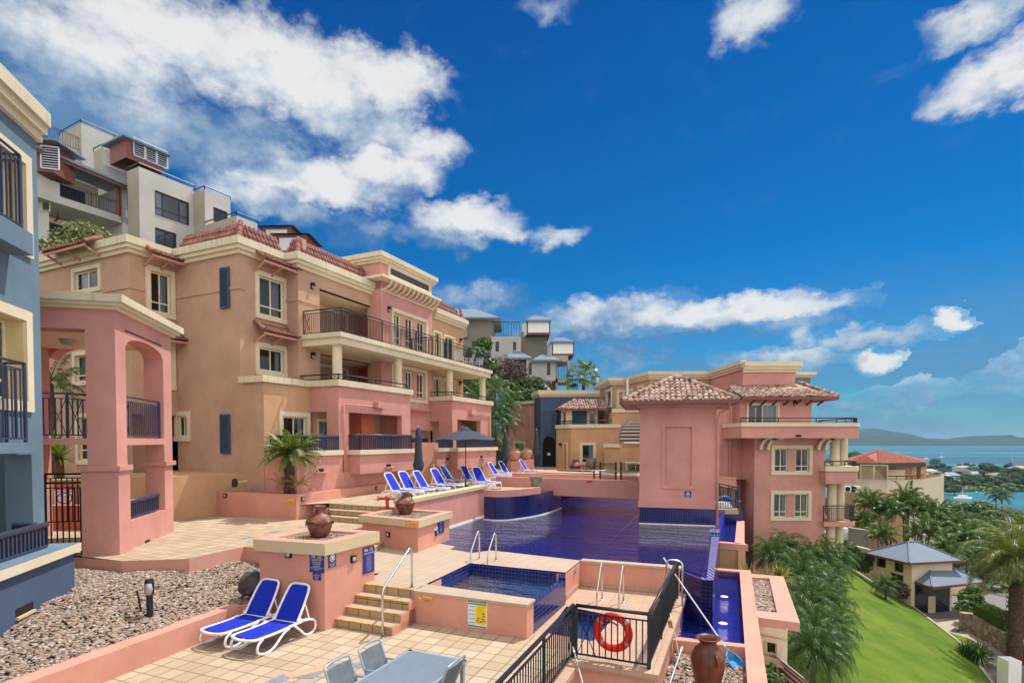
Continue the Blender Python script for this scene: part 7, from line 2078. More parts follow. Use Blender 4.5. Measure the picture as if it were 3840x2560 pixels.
def fanp(mb,c):
 for i in range(22):
  az=i*2.4;el=-.5+1.7*(i/21);d=Vector((math.cos(az)*math.cos(el),math.sin(az)*math.cos(el),math.sin(el)));h=Vector(c)+d*1.3;mb.beam(c,h,.05,.03)
  s=d.orthogonal().normalized();u=d.cross(s)
  for k in range(13):
   t=-1.3+2.6*k/12;dd=(d*math.cos(t)+Vector((-math.sin(az),math.cos(az),0))*math.sin(t)).normalized();tip=h+dd*1.25+Vector((0,0,-.45*abs(math.sin(t))-.3));w=Vector((0,0,1)).cross(dd).normalized()*.09
   mb.face([h,h+dd*.7-w,tip,h+dd*.7+w])
c=D(2187,1415,62);palm('fan_palm','fan palm with drooping round leaves against the sky above the blue block','palm',(c.x,c.y,c.z-8),8,.2,fanp,CYCL)
# shrubby date palms along the foot of the pink building
def bush_palm(mb,c):palm_crown(mb,c,44,1.55,1.25,.36,.028,(-.5,1.35),30,.5,vfold=.3)
pr=[]
for k in range(3):
 t=thing('pygmy_date_palm',None or 'x','palm');m=MB();trunk_tube(m,(0,0,0),(.05,.03,1.5),.10,.09);m.build('trunk',BARK,t,smooth=True)
 m=MB();palm_crown(m,(.05,.03,1.5),(40,46,36)[k],(1.55,1.75,1.4)[k],1.2,.38,.03,(-.55,1.35),30,.5,vfold=.3);m.build('crown',PALML,t);pr.append(t)
spots=[(2890,2070,30,1.2,'dark pygmy date palm against the pink wall, nearest the dry grass'),(2950,2050,31,1.0,'small pygmy date palm under the lower pair of windows'),(3060,2080,30.5,1.5,'largest glossy pygmy date palm at the corner of the pink building'),(3125,2090,31.5,1.3,'glossy pygmy date palm in front of the cream columns'),(3000,2160,26.5,1.3,'pygmy date palm midway down the slope, behind the ledge planter'),(3090,2170,27.5,1.4,'bushy pygmy date palm at the upper left edge of the lawn'),(3040,2240,23.5,1.2,'pygmy date palm beside the pink ledge planter corner'),(3110,2260,24.5,1.15,'drooping pygmy date palm leaning over the lawn edge'),(3055,2340,20.5,1.1,'pygmy date palm right of the cream wall window'),(3120,2350,21.5,1.0,'light pygmy date palm on the middle of the lawn edge'),(3050,2430,18.5,1.1,'pygmy date palm low beside the striped awning'),(3110,2440,19.0,1.0,'pygmy date palm nearest the camera at the lower lawn edge'),(3080,2140,33,1.4,'tall pygmy date palm behind the others by the columns'),(3010,2300,22,.9,'smaller pygmy date palm tucked under the ledge planter cornice')]
for k,(x,y,d,s,lab) in enumerate(spots):
 o=pr[k] if k<3 else clone(pr[k%3]);s*=.82;c=D(x,y+12,d)
 place(o,(c.x,c.y,c.z-1.5*s),k*1.3,lab,'pygmy date palms along the lawn edge',(s,s,s))
mb=MB();p=D(2850,2150,20.5)
for dx,dy in((0,0),(.5,.2),(-.4,.3),(.9,.5)):blade_crown(mb,(p.x+dx,p.y+dy,p.z-.5),90,1.0,.035,(.2,1.4),.7)
mb.build('dry_grass_clump',DRYL,label='tuft of dry straw coloured grass beside the end of the trough rim',cat='plant',org=tuple(p))
mb=MB();p=D(2925,2140,20.5);blade_crown(mb,(p.x,p.y,p.z-.3),60,.7,.06,(.1,1.3),.4);mb.build('strappy_plant',CYCL,label='yellow green strappy plant right of the dry grass tuft',cat='plant',org=tuple(p))
tree('flowering_shrub','sparse green shrub at the bottom edge beside the low pink wall','shrub',(*PX(2895,11.5),-2.6),1.5,blobs((2890,2520,11.5,.16),(2880,2545,11.4,.2),(2915,2550,11.5,.2),(2895,2490,11.5,.07)),420,.045,TREEB,.02,seed=12)
tree('round_shrub','dense dark shrub at the base of the cream columns','shrub',(*PX(3150,36),-8),3,blobs((3130,2040,36,.8),(3165,2060,36,.8),(3150,2085,35.5,.8),(3190,2075,36,.6)),2600,.11,TREEL,.08,seed=13)
hedge_b=[G(3200,2070,-6.6),G(3270,2085,-6.9)]
mb=MB();leaf_crown(mb,[(*D(x,y,46),.75) for x,y in((3205,2080),(3225,2090),(3245,2100),(3265,2085),(3215,2110),(3235,2120))],2600,.10,14);mb.build('green_hedge',TREEL,label='tall dark hedge between the pale garden wall and gatehouse',cat='hedge')
def hedge(name,label,p,q,w,z0,z1,n,seed):
 t=thing(name,label,'hedge',(*((p+q)/2),z0));mb=MB();e=(q-p).normalized();o=perp(e);mb.prism([p+o*.06,q+o*.06,q-o*(w-.06),p-o*(w-.06)],z0,z1-.06);mb.build('core',TREEL,t)
 mb=MB();r=random.Random(seed);L=(q-p).length
 for _ in range(n):
  u,v,k=r.uniform(0,L),r.uniform(0,w),r.random();
  if k<.5:P=p+e*u-o*v;c=Vector((*P,z1+r.uniform(-.05,.03)))
  elif k<.85:P=p+e*u+o*.03;c=Vector((*P,r.uniform(z0,z1)))
  else:P=(p if r.random()<.5 else q)-o*v;c=Vector((*P,r.uniform(z0,z1)))
  a=Vector((r.uniform(-1,1),r.uniform(-1,1),r.uniform(-1,1))).normalized()*.06;b=Vector((r.uniform(-1,1),r.uniform(-1,1),r.uniform(-1,1))).normalized()*.04;mb.face([c-a,c+b,c+a,c-b])
 mb.build('foliage',TREEB,t)
hedge('clipped_hedge','bright clipped box hedge on top of the rubble stone wall',sw[2]+Vector((.2,-.0)),sw[3]+Vector((.3,0)),1.1,-7.9,-7.0,5000,15)
# big date palms at the right edge
def big_date(x,yb,yc,d,r,lab,n=46,L=3.4):
 b=D(x,yb,d);h=D(x,yc,d).z-b.z
 t=palm('date_palm',lab,'palm',(b.x,b.y,b.z-.3),h,r,lambda mb,c:palm_crown(mb,c,n,L,.95,.62,.06,(-.35,1.3),40,.3,vfold=.4),PALMY,'big date palms by the driveway')
 mb=MB();c=(b.x,b.y,b.z-.3)
 for k in range(420):
  a=k*2.4;z=h*(k/420);p=Vector((c[0]+r*math.cos(a),c[1]+r*math.sin(a),c[2]+z));dd=Vector((math.cos(a),math.sin(a),.5))*r*.16;s=Vector((-math.sin(a),math.cos(a),0))*r*.22;mb.face([p-s,p+s,p+dd+Vector((0,0,.1))])
 mb.build('leaf_scar',BARK,t)
 mb=MB();leaf_crown(mb,[(c[0],c[1],c[2]+h-1.1,r*1.25),(c[0]+.1,c[1],c[2]+h-.5,r*1.35)],420,.13,3);mb.build('trunk_fern',TREEL,t)
 return t
big_date(3802,2500,2085,32,.40,'big date palm with a thick scarred trunk right of the lawn')
big_date(3862,2440,2010,36,.42,'second big date palm cut by the right edge of the picture',40)
# areca clumps in front of the cream house
ar=[]
for k in range(3):
 t=thing('areca_palm','x','palm');m=MB()
 for q in range(3):trunk_tube(m,(q*.5-.5,.2*q,0),(q*.7-.7,.3*q-.2,4.0+.5*(q%2)),.09,.07,.15,6)
 m.build('trunk',GBARK,t,smooth=True);m=MB()
 for q in range(3):palm_crown(m,(q*.7-.7,.3*q-.2,4.0+.5*(q%2)),12,2.0,.95,.58,.12,(-.2,1.3),18,.35)
 m.build('crown',(TREEB,PALML,TREEB)[k],t);ar.append(t)
aspots=[(3260,1870,62,1.0,'areca palm clump nearest the columned balconies'),(3330,1900,60,.9,'slender areca palms before the ochre base of the cream house'),(3395,1860,62,1.1,'tallest areca palm clump in front of the cream house wall'),(3450,1900,60,1.0,'areca palm clump below the small window of the cream house'),(3520,1910,62,1.0,'areca palms at the right end of the cream house'),(3480,1980,55,1.0,'lower areca palms right behind the gatehouse roof'),(3570,1960,58,1.0,'areca palms behind the lamp post by the gatehouse'),(3620,2010,54,1.1,'areca palms between gatehouse and date palm'),(3560,2050,50,.9,'low areca palms touching the gatehouse roof ridge'),(3690,1990,58,1.0,'areca palms behind the big date palm crown'),(3680,2080,50,1.0,'areca palms by the curved rubble wall'),(3310,1990,56,.8,'short areca palm beside the grey capped wall'),(3240,1940,60,.8,'small areca palm above the parked car')]
for k,(x,y,d,s,lab) in enumerate(aspots):
 o=ar[k] if k<3 else clone(ar[k%3]);c=D(x,y,d);place(o,(c.x,c.y,c.z-4.6*s),k*1.7,lab,'areca palms towards the sea',(s,s,s))
t=clone(pr[0]);c=D(3322,2196,40.5);place(t,(c.x,c.y,c.z-1.25),.5,'pygmy date palm against the gatehouse wall','pygmy date palms along the lawn edge',(.82,.82,.82))
mb=MB();p=G(3660,2470,-8.8);
for dx,dy in((0,0),(.5,.3),(-.5,.2),(.2,.7),(-.2,-.4)):blade_crown(mb,(p.x+dx,p.y+dy,-8.7),90,1.25,.06,(.1,1.4),.8)
mb.build('agapanthus_clump',PALML,label='clump of strappy dark green leaves at the lower corner of the lawn',cat='plant',org=tuple(p))
tree('leafy_shrub','light green leafy shrub beside the gatehouse entrance','shrub',tuple(G(3640,2300,-9)),3,blobs((3640,2240,40,.8),(3625,2275,39.5,.7),(3665,2270,40,.8),(3650,2210,40,.5)),1500,.14,TREEB,.07,seed=17)
tree('red_leaf_plant','dark red leaved plant by the white gatehouse wall','shrub',tuple(G(3385,2250,-8.8)),1.5,blobs((3385,2205,42.5,.5),(3380,2225,42.5,.5)),400,.14,PURPL,.05,seed=18,lw=.3)
# woodland between the garden and the inlet
proto=[]
for k in range(4):
 t=thing('broadleaf_tree','x','tree');m=MB();trunk_tube(m,(0,0,0),(0,0,4),.35,.25,.2);m.build('trunk',GBARK,t);r=random.Random(40+k)
 bb=[(r.uniform(-2.6,2.6),r.uniform(-2.6,2.6),5+r.uniform(-1.2,2.2),r.uniform(1.3,2.3)) for _ in range(8)];m=MB();leaf_crown(m,bb,2200,.36,50+k);m.build('crown',(TREEL,TREEL,TREEB,TREEL)[k],t);proto.append(t)
used=0;r=random.Random(5);PAL=[]
def put_tree(x,y,d,s,lab,grp,sy=1.0):
 global used
 o=proto[used] if used<4 else clone(proto[r.randrange(4)]);used+=1;c=D(x,y,d);place(o,(c.x,c.y,c.z-7.2*s*sy),r.uniform(0,6.28),lab,grp,(s,s,s*sy))
for(x,y,d,s) in[(3560,1900,120,1.1),(3600,1885,150,1.3),(3640,1880,140,1.5),(3680,1905,160,1.3),(3580,1930,105,1.0),(3625,1925,110,1.2),(3660,1935,115,1.0),(3700,1930,130,1.4),(3740,1915,170,1.6),(3780,1925,160,1.4),(3820,1915,180,1.7),(3860,1930,160,1.6),(3720,1960,100,1.2),(3770,1965,105,1.2),(3820,1970,100,1.3),(3870,1975,100,1.3),(3600,1965,85,.9),(3650,1970,85,1.0),(3540,1960,90,.9),(3700,2000,75,.8),(3790,2010,72,1.0),(3850,2030,66,1.0),(3760,2050,60,.8),(3840,2120,52,.9),(3880,2200,48,.9),(3700,2120,52,.6),(3770,2200,48,.5)]:
 put_tree(x,y+(10 if d>95 else 24),d,s*.8,'broad green tree in the wood between the driveway and the inlet','trees between the driveway and the inlet')
lpp=thing('lamp_post','slim white lamp post behind the gatehouse roof','lamp post',tuple(D(3466,2100,52)));a=D(3466,2100,52);b=D(3466,2012,52);mb=MB();mb.tube([a,b],.05,8);mb.build('post',WHITE,lpp);mb=MB();mb.lathe([(0,-.1),(.16,0),(.16,.25),(0,.32)],tuple(b),10);mb.build('lamp',LAMPG,lpp)
gp=thing('gate_pillar','white rendered gate pillar at the bottom right corner','pillar',tuple(G(3805,2570,-9)));p=V2(G(3805,2580,-9));mb=MB();mb.prism([p+Vector((-.35,0)),p+Vector((.35,0)),p+Vector((.35,.7)),p+Vector((-.35,.7))],-9.2,zat(p,2478));mb.build('pillar',WHITE,gp);mb=MB();mb.prism([p+Vector((.36,.1)),p+Vector((2,.1)),p+Vector((2,.5)),p+Vector((.36,.5))],-9.2,zat(p,2508));mb.build('side_wall',ASPH,gp)
# ---------------------------------------------------------------- town on the spit, boats
r=random.Random(9)
hs_=[(3390,1762,780,18,3),(3420,1772,700,16,3),(3480,1768,720,20,4),(3500,1772,700,16,3),(3560,1790,620,18,6),(3590,1776,680,26,8),(3610,1753,800,20,4),(3660,1782,650,22,5),(3545,1795,600,14,4),(3740,1785,640,22,4),(3680,1755,800,24,5),(3810,1750,820,26,8),(3825,1760,780,24,6),(3430,1790,620,14,3),(3455,1780,660,14,3)]
hn=['long white roofed house near the water on the spit','low white house left of the town','wide pale house in the middle of the town','small white house beside the dark roofed one','white two storey house with a blue front','large dark roofed house in the town','pale roofed house at the far shore','white shed roofed house right of the dark house','small white house with blue wall nearest the lawn','pale wide roofed house near the scrubby shore','low white house behind the flat topped tree','grey gabled house at the right of the town','pale house at the right edge of the town','small white house beside the chimneyed column','low white house left in the trees']
for k,(x,y,d,w,h) in enumerate(hs_):
 c=G(x,y+10,-33.9);w*=.8;c.z=-33.9+2.6+h*.4;t=thing('town_house',hn[k],'house',(c.x,c.y,-35),'houses on the spit');mb=MB();mb.box((c.x,c.y,-35+(c.z+35)/2),w,w*.6,c.z+35,r.uniform(-.3,.3));mb.build('wall',(HILLW,HILLG,PALECREAM,HILLW,BLUEW,FRAMED)[k%6],t)
 mb=MB();z=c.z;W2,H2=w*.56,w*.36;ov=[(c.x-W2,c.y-H2,z),(c.x+W2,c.y-H2,z),(c.x+W2,c.y+H2,z),(c.x-W2,c.y+H2,z)];A,B=(c.x-W2*.5,c.y,z+h*.5),(c.x+W2*.5,c.y,z+h*.5)
 mb.face([ov[0],ov[1],B,A]);mb.face([ov[1],ov[2],B]);mb.face([ov[2],ov[3],A,B]);mb.face([ov[3],ov[0],A]);mb.build('roof',(HILLG,CORR,HILLW,HILLD,CORR,FRAMED)[k%6],t)
for(x,y,d,s) in[(3505,1722,780,4.2),(3520,1740,760,3.4),(3490,1745,760,3.0),(3560,1748,780,2.6),(3610,1738,800,3.2),(3700,1738,800,5.0),(3725,1745,780,4.2),(3650,1752,760,3.0),(3680,1765,700,3.4),(3760,1760,740,4.0),(3790,1755,780,4.0),(3830,1770,720,4.2),(3620,1775,660,2.4),(3635,1790,620,3.0),(3600,1800,590,2.4),(3690,1792,610,2.8),(3730,1800,590,3.0),(3780,1790,620,3.2),(3820,1795,610,3.2),(3840,1785,640,3.6),(3450,1755,760,2.6),(3410,1752,780,2.4),(3470,1790,620,2.0),(3520,1775,690,2.4),(3530,1760,730,2.6),(3580,1765,710,2.2),(3540,1812,560,2.2),(3640,1742,820,2.6),(3860,1760,760,4),(3760,1775,680,3)]:
 s*=.5;d=(38.2-5*s*.75)*F/(y+4-YH);put_tree(x,y,d,s,'round topped tree among the houses of the spit','trees among the town houses',.75)
for k in range(120):
 x,y,s=r.uniform(3400,3880),r.uniform(1752,1822),r.uniform(.7,1.5);d=(38.2-5*s*.75)*F/(y-YH);put_tree(x,y,d,s,'round topped tree among the houses of the spit','trees among the town houses',.75)
for(x,y,d,s) in[(3200,1700,500,2.4),(3225,1706,480,2.0),(3185,1712,470,2.2)]:put_tree(x,y,d,s,'dark tree against the sea behind the cream columns','trees behind the columns')
mb=MB();rr=random.Random(77)
pts=[(x,y) for x in range(3545,3900,7) for y in range(1800,1838,5)]
lb=[(*G(x+rr.uniform(-4,4),y+rr.uniform(-2,2),-34.0),rr.uniform(2.0,4.0)) for x,y in pts];leaf_crown(mb,lb,9000,1.1,78);mb.build('mangrove_scrub',FRANG,kind='stuff',label='low yellow green mangrove scrub along the inlet shore',cat='scrub')
mb=MB();lb=[(*D(rr.uniform(3480,3900),0,1).xy,0,0)];lb=[]
for k in range(260):
 t_=rr.random();d=75+190*t_;x=rr.uniform(3490,3900);p=PX(x,d);lb.append((p.x,p.y,land_z(p.x,p.y)+1.2,rr.uniform(1.6,3.2)*(.6+t_)))
leaf_crown(mb,lb,16000,.55,79);mb.build('undergrowth',TREEL,kind='stuff',label='dense dark undergrowth below the trees down to the inlet',cat='undergrowth')
for k,(x,y,d,s,lab) in enumerate(((3473,1709,1180,1.0,'grey moored boat on the sea, leftmost of the three'),(3531,1703,1300,1.0,'white moored yacht in the middle of the bay'),(3797,1731,900,1.0,'small sailing boat with tall mast near the right edge'),(3610,1843,370,.9,'white catamaran moored in the inlet beyond the trees'))):
 c=D(x,y,d);z=-35.3;t=thing('moored_boat',lab,'boat',(c.x,c.y,z),'moored boats');mb=MB();L=7*s
 o=[(c.x-L,c.y,z+1.2),(c.x-L*.6,c.y-2,z+1.3),(c.x+L*.8,c.y-2,z+1.3),(c.x+L,c.y,z+1.5),(c.x+L*.8,c.y+2,z+1.3),(c.x-L*.6,c.y+2,z+1.3)];lo=[(c.x+(p[0]-c.x)*.8,c.y+(p[1]-c.y)*.7,z-.3) for p in o]
 mb.mesh(o+lo,[(i,(i+1)%6,6+(i+1)%6,6+i) for i in range(6)]+[tuple(range(6))]);mb.box((c.x,c.y,z+2.1),L*.8,2.4,1.5);mb.build('hull',WHITE,t)
 mb=MB();mb.tube([(c.x,c.y,z+1),(c.x,c.y,z+(9 if k==3 else 17))],.22,6);mb.build('mast',ALU,t)
for(x,y,d,lab) in((3735,1850,300,'coconut palm leaning over the inlet, taller of the two'),(3758,1858,300,'coconut palm leaning over the inlet, shorter of the two')):
 c=D(x,y,d);palm('coconut_palm',lab,'palm',(c.x,c.y,c.z-12),12,.35,lambda mb,c:palm_crown(mb,c,18,6.5,1.0,1.6,.4,(-.4,1.2),14,.4),PALML,'coconut palms by the inlet')
 # ---------------------------------------------------------------- pebbles
def pebbles(name,label,poly,zf,dens,smin,smax,seed,mat_=None,maxd=None):
 r=random.Random(seed);xs=[p[0] for p in poly];ys=[p[1] for p in poly];area=(max(xs)-min(xs))*(max(ys)-min(ys));mb=MB();n=int(area*dens)
 g=(1+5**.5)/2;iv=[Vector(v).normalized() for v in((-1,g,0),(1,g,0),(-1,-g,0),(1,-g,0),(0,-1,g),(0,1,g),(0,-1,-g),(0,1,-g),(g,0,-1),(g,0,1),(-g,0,-1),(-g,0,1))]
 fc=[(0,11,5),(0,5,1),(0,1,7),(0,7,10),(0,10,11),(1,5,9),(5,11,4),(11,10,2),(10,7,6),(7,1,8),(3,9,4),(3,4,2),(3,2,6),(3,6,8),(3,8,9),(4,9,5),(2,4,11),(6,2,10),(8,6,7),(9,8,1)]
 for _ in range(n):
  x,y=r.uniform(min(xs),max(xs)),r.uniform(min(ys),max(ys))
  if not inside((x,y),poly):continue
  s=r.uniform(smin,smax);a,b,c=s*r.uniform(.8,1.5),s*r.uniform(.6,1.0),s*r.uniform(.35,.6);t=r.uniform(0,6.28);ct,st=math.cos(t),math.sin(t);tx,ty=r.uniform(-.5,.5),r.uniform(-.5,.5);z=zf(x,y)+r.uniform(-.2,.6)*c
  mb.mesh([(x+ct*v.x*a-st*v.y*b,y+st*v.x*a+ct*v.y*b,z+v.z*c+tx*v.x*a*.6+ty*v.y*b*.6) for v in iv],fc)
 return mb.build(name,mat_ or PEBBLE,kind='stuff',label=label,cat='pebbles',smooth=True)
 # sloping bank by the low wall
wi0,wi1=ext+wn_*.30,V2(wl1)+wn_*.30+wd*.9
def bank_z(x,y):
 p=Vector((x,y));t=(p-wi0).dot(wn_);u=(p-wi0).dot(wd)
 return .40+.52*min(1,max(0,t/2.3))+.03*math.sin(x*5)*math.cos(y*4)+.1*max(0,min(1,(u-5)/4))
bankp=[wi0+wn_*-.02,V2(wl1)+wn_*.3,V2(p1c[0])+Vector((.35,-.05)),V2(p1c[0])+Vector((.8,1.4)),V2(L3)+Vector((.5,.3)),V2(L3),V2(L2),V2(L1),V2(L1)+Vector((-2.2,.6)),X_-BN*1.0,X_-BD*9-BN*1.0]
mb=MB()
n=26
bx=[p[0] for p in bankp];by=[p[1] for p in bankp]
xs,ys=lin(min(bx),max(bx),30),lin(min(by),max(by),40)
def bskip(x,y):return not inside((x,y),[p+Vector((0,0)) for p in bankp])
grid_mesh('pebble_bank_bed',xs,ys,lambda x,y:bank_z(x,y)-.035,GRAVEL,'structure',bskip)
pebbles('pebble_bank','bank of mixed river pebbles between the low wall and the raised deck',bankp,bank_z,700,.024,.05,21)
for(bd_,z),sd in zip(BEDS,(22,23)):
 q=MB();polyface(q,[V2(p) for p in bd_],z-.03);q.build('gravel_bed',GRAVEL,kind='structure');pebbles('gravel','fine grey gravel filling the %s jar planter'%('nearer' if sd==22 else 'farther'),[V2(p) for p in bd_],lambda x,y,z=z:z,900,.012,.03,sd)
q=MB();polyface(q,BED_LOWER[0],BED_LOWER[1]-.03);q.build('gravel_bed',GRAVEL,kind='structure')
pebbles('pebble_bed','pale river pebbles round the amphora at the bottom right',BED_LOWER[0],lambda x,y:BED_LOWER[1],420,.03,.06,24)
pebbles('pebble_strip','pebbles filling the pink ledge planter',BED_LEDGE[0],lambda x,y:BED_LEDGE[1]+.02,420,.03,.06,25)
lb_=[V2(bp1)-ND*.22+UD*.2,V2(bp2)-ND*.2,V2(bp2)-ND*1.6,V2(Te)-ND*.1+UD*3,V2(Te)+ND*.05,V2(Tc)+ND*.05-UD*.05,V2(bp0)+UD*.5+ND*1.2]
pebbles('pebble_strip','pebbles along the cycad planter',lb_,lambda x,y:2.2,260,.03,.06,26)
# stray rock, path light, hose tap
mb=MB();c=G(935,2215,.75);rr=random.Random(4);bm=bmesh.new();bmesh.ops.create_icosphere(bm,subdivisions=2,radius=.34)
mb.mesh([(c.x+v.co.x*(1+.25*math.sin(v.co.z*9+v.co.x*7)),c.y+.1+v.co.y*(1+.2*math.sin(v.co.x*11)),c.z+.12+v.co.z*(.85+.2*math.sin(v.co.y*9))) for v in bm.verts],[tuple(v.index for v in f.verts) for f in bm.faces]);bm.free()
mb.build('boulder',ROCK,label='dark angular boulder on the pebbles against the tall planter',cat='rock')
c=G(562,2310,.62);t=thing('path_light','black bollard path light standing in the pebble bank','light',tuple(c));mb=MB();mb.tube([c,c+Vector((0,0,.46))],.062,14);mb.lathe([(.075,.46),(.09,.5),(.09,.72),(.07,.78),(0,.8)],tuple(c),14);mb.build('bollard',BLACK,t)
mb=MB();mb.lathe([(0,.46),(.06,.48),(.075,.58),(.06,.7),(0,.73)],(c.x+.02,c.y-.05,c.z),12);mb.build('lamp_glass',LAMPG,t,smooth=True)
c=G(525,2305,.62);mb=MB();mb.tube([c+Vector((.03,0,.0)),c+Vector((.0,0,.25)),c+Vector((-.06,0,.52))],.02,6);mb.lathe([(.05,0),(.05,.06),(0,.07)],(c.x+.04,c.y,c.z),8);mb.build('spike_fitting',BLACK,label='thin crooked black spike fitting left of the path light',cat='fitting')
# ---------------------------------------------------------------- sun loungers
def make_lounger():
 t=thing('sun_lounger','x','sun lounger');W=.34
 mb=MB();fr=[]
 rail=bez([(0,.30),(.0,.36),(.25,.36),(.7,.34),(1.2,.36),(1.42,.37)],5)
 mb.tube(bez([(-W,1.42,.37),(-W,.7,.34),(-W,.2,.35),(-W+.05,.03,.35),(0,-.03,.34),(W-.05,.03,.35),(W,.2,.35),(W,.7,.34),(W,1.42,.37)],5),.029,8)
 mb.tube([(-W,1.15,.35),(W,1.15,.35)],.025,6);mb.build('frame',WHITEP,t,smooth=True)
 mb=MB();n=10;prof=[(y,.365-.012*math.sin(math.pi*(y/1.16))) for y in lin(.05,1.16,n)]
 for(a,b) in zip(prof[:-1],prof[1:]):
  w0=W-.03-max(0,.12-a[0])*.8;w1=W-.03-max(0,.12-b[0])*.8
  mb.face([(-w0,a[0],a[1]),(w0,a[0],a[1]),(w1,b[0],b[1]),(-w1,b[0],b[1])]);mb.face([(-w0,a[0],a[1]-.012),(-w1,b[0],b[1]-.012),(w1,b[0],b[1]-.012),(w0,a[0],a[1]-.012)])
 mb.build('seat',BLUEF,t)
 a=R(57);Lb=.84;B=lambda s,w,n=0:(w,1.16+s*math.cos(a)-n*math.sin(a),.37+s*math.sin(a)+n*math.cos(a))
 mb=MB();mb.tube([Vector(p) for p in bez([B(-.02,-W+.02),B(.3,-W+.02),B(Lb-.15,-W+.05),B(Lb-.02,-W+.12),B(Lb,0),B(Lb-.02,W-.12),B(Lb-.15,W-.05),B(.3,W-.02),B(-.02,W-.02)],5)],.027,8);mb.build('back_frame',WHITEP,t,smooth=True)
 mb=MB()
 for i in range(6):
  s0,s1=Lb*i/6,Lb*(i+1)/6;w0=W-.04-max(0,s0-.6)*.35;w1=W-.04-max(0,s1-.6)*.35;s1=min(s1,Lb-.02)
  mb.face([B(s0,-w0),B(s0,w0),B(s1,w1),B(s1,-w1)]);mb.face([B(s0,-w0,-.012),B(s1,-w1,-.012),B(s1,w1,-.012),B(s0,w0,-.012)])
 mb.build('backrest',BLUEF,t)
 for s in(-1,1):
  mb=MB();x=s*(W+.015);mb.tube(bez([(x,.9,.33),(x,.74,.27),(x,.5,.08),(x,.36,.025),(x,.2,.03),(x,.07,.10),(x,.08,.24),(x,.2,.33)],4),.026,8);mb.build('leg',WHITEP,t,smooth=True)
  mb=MB();mb.tube(bez([(x,.8,.33),(x,1.0,.36),(x,1.2,.2),(x,1.36,.05),(x,1.52,.025),(x,1.66,.1),(x,1.66,.26),(x,1.52,.34),(x,1.35,.36)],4),.026,8);mb.build('leg',WHITEP,t,smooth=True)
  mb=MB();mb.tube([(s*W,1.5,.34),B(.42,s*(W-.03),-.03)],.018,6);mb.box((s*(W+.01),1.2,.39),.05,.12,.09);mb.build('back_strut',WHITEP,t)
 return t
lng=make_lounger()
def lounger(first,loc,az,lab,grp):
 o=lng if first else clone(lng);place(o,loc,-R(az),lab,grp);return o
fm=(G(900,2431)+G(995,2448))/2;fm=V2(fm)-UD*.3+ND*.05
lounger(True,(fm.x,fm.y,0),22.5,'blue and white sun lounger nearer the steps, in front of the tall planter','pair of sun loungers by the tall planter')
q=fm-ND*.92;lounger(False,(q.x,q.y,0),22.5,'blue and white sun lounger beside the low wall, left of its twin','pair of sun loungers by the tall planter')
labs=['sun lounger on the terrace nearest the red hydrant','second sun lounger from the hydrant behind the jar','sun lounger under the nearest closed umbrella','sun lounger just past the nearest closed umbrella','sun lounger with faded lowered back between umbrella poles','sun lounger right beside the open umbrella pole','sun lounger beyond the open umbrella, nearer one of two','sun lounger beneath the second closed umbrella','sun lounger beside the pedestal of the left big urn','empty sun lounger seen end on by the curved planter']
FB=-R(24.5-90)
hp_=[(1457,1785),(1500,1780),(1562,1777),(1620,1768),(1660,1772),(1730,1756),(1837,1742),(1872,1738),(1952,1730)]
for k,(x,y) in enumerate(hp_):
 z=2.80 if k!=4 else 2.55;h=G(x,y,z);f=V2(h)+ND*1.62;o=lounger(False,(f.x,f.y,TERR),24.5-90+(4 if k%2 else-3),labs[k],'sun loungers along the terrace wall')
 if k==4:
  for ch in o.children:
   if ch.name.startswith('backrest') or ch.name.startswith('seat'):ch.data=ch.data.copy();ch.data.materials[0]=BLUEF2
h=G(1842,1835,TERR);lounger(False,(h.x+.3,h.y-.1,TERR),24.5-70,labs[9],'sun loungers along the terrace wall')
# ---------------------------------------------------------------- umbrellas
def closed_umb(loc,h,lab):
 t=thing('closed_umbrella',lab,'umbrella',loc,'closed charcoal umbrellas');mb=MB();mb.tube([loc,(loc[0],loc[1],loc[2]+h)],.025,8);mb.build('pole',BLACK,t)
 mb=MB();n=16;vs=[];prof=[(.04,h),(.12,h-.12),(.15,h-.5),(.17,h-1.1),(.2,h-1.5),(.26,h-1.95),(.18,h-2.1)]
 for i,(r_,z) in enumerate(prof):
  for j in range(n):q=.84*r_*(1+(.25 if j%2 else-.12)*min(1,i/2));a=2*math.pi*j/n+.06*i;vs.append((loc[0]+q*math.cos(a),loc[1]+q*math.sin(a),loc[2]+z+(.07*(j%4) if i>4 else 0)))
 mb.mesh(vs,[(i*n+j,i*n+(j+1)%n,(i+1)*n+(j+1)%n,(i+1)*n+j) for i in range(len(prof)-1) for j in range(n)]);mb.build('canopy',CHAR,t,smooth=True)
 mb=MB();mb.lathe([(.0,h+.1),(.03,h+.06),(.03,h)],loc,8);mb.build('finial',ALU,t)
for x,d,yt,lab in((1569,25.5,1602,'closed charcoal umbrella nearest the jars, rising over the first loungers'),(1895,36,1617,'closed charcoal umbrella in front of the spiky palm'),(2011,43,1611,'closed charcoal umbrella against the blue block, farthest away')):
 p=PX(x,d);closed_umb((p.x,p.y,TERR),zat(p,yt)-TERR,lab)
p=PX(1746,29);zt_=zat(p,1606);t=thing('open_umbrella','open charcoal market umbrella over the terrace loungers','umbrella',(*p,TERR))
mb=MB();mb.tube([(*p,TERR),(*p,zt_)],.025,10);mb.lathe([(.06,.9),(.06,1.05)],(*p,TERR),8);mb.build('pole',BLACK,t)
mb=MB();n=6;Rr=1.85;zr_=zat(p,1650)
ring=[(p.x+Rr*math.cos(2*math.pi*j/n+.35),p.y+Rr*math.sin(2*math.pi*j/n+.35),zr_) for j in range(n)];A=(p.x,p.y,zt_);
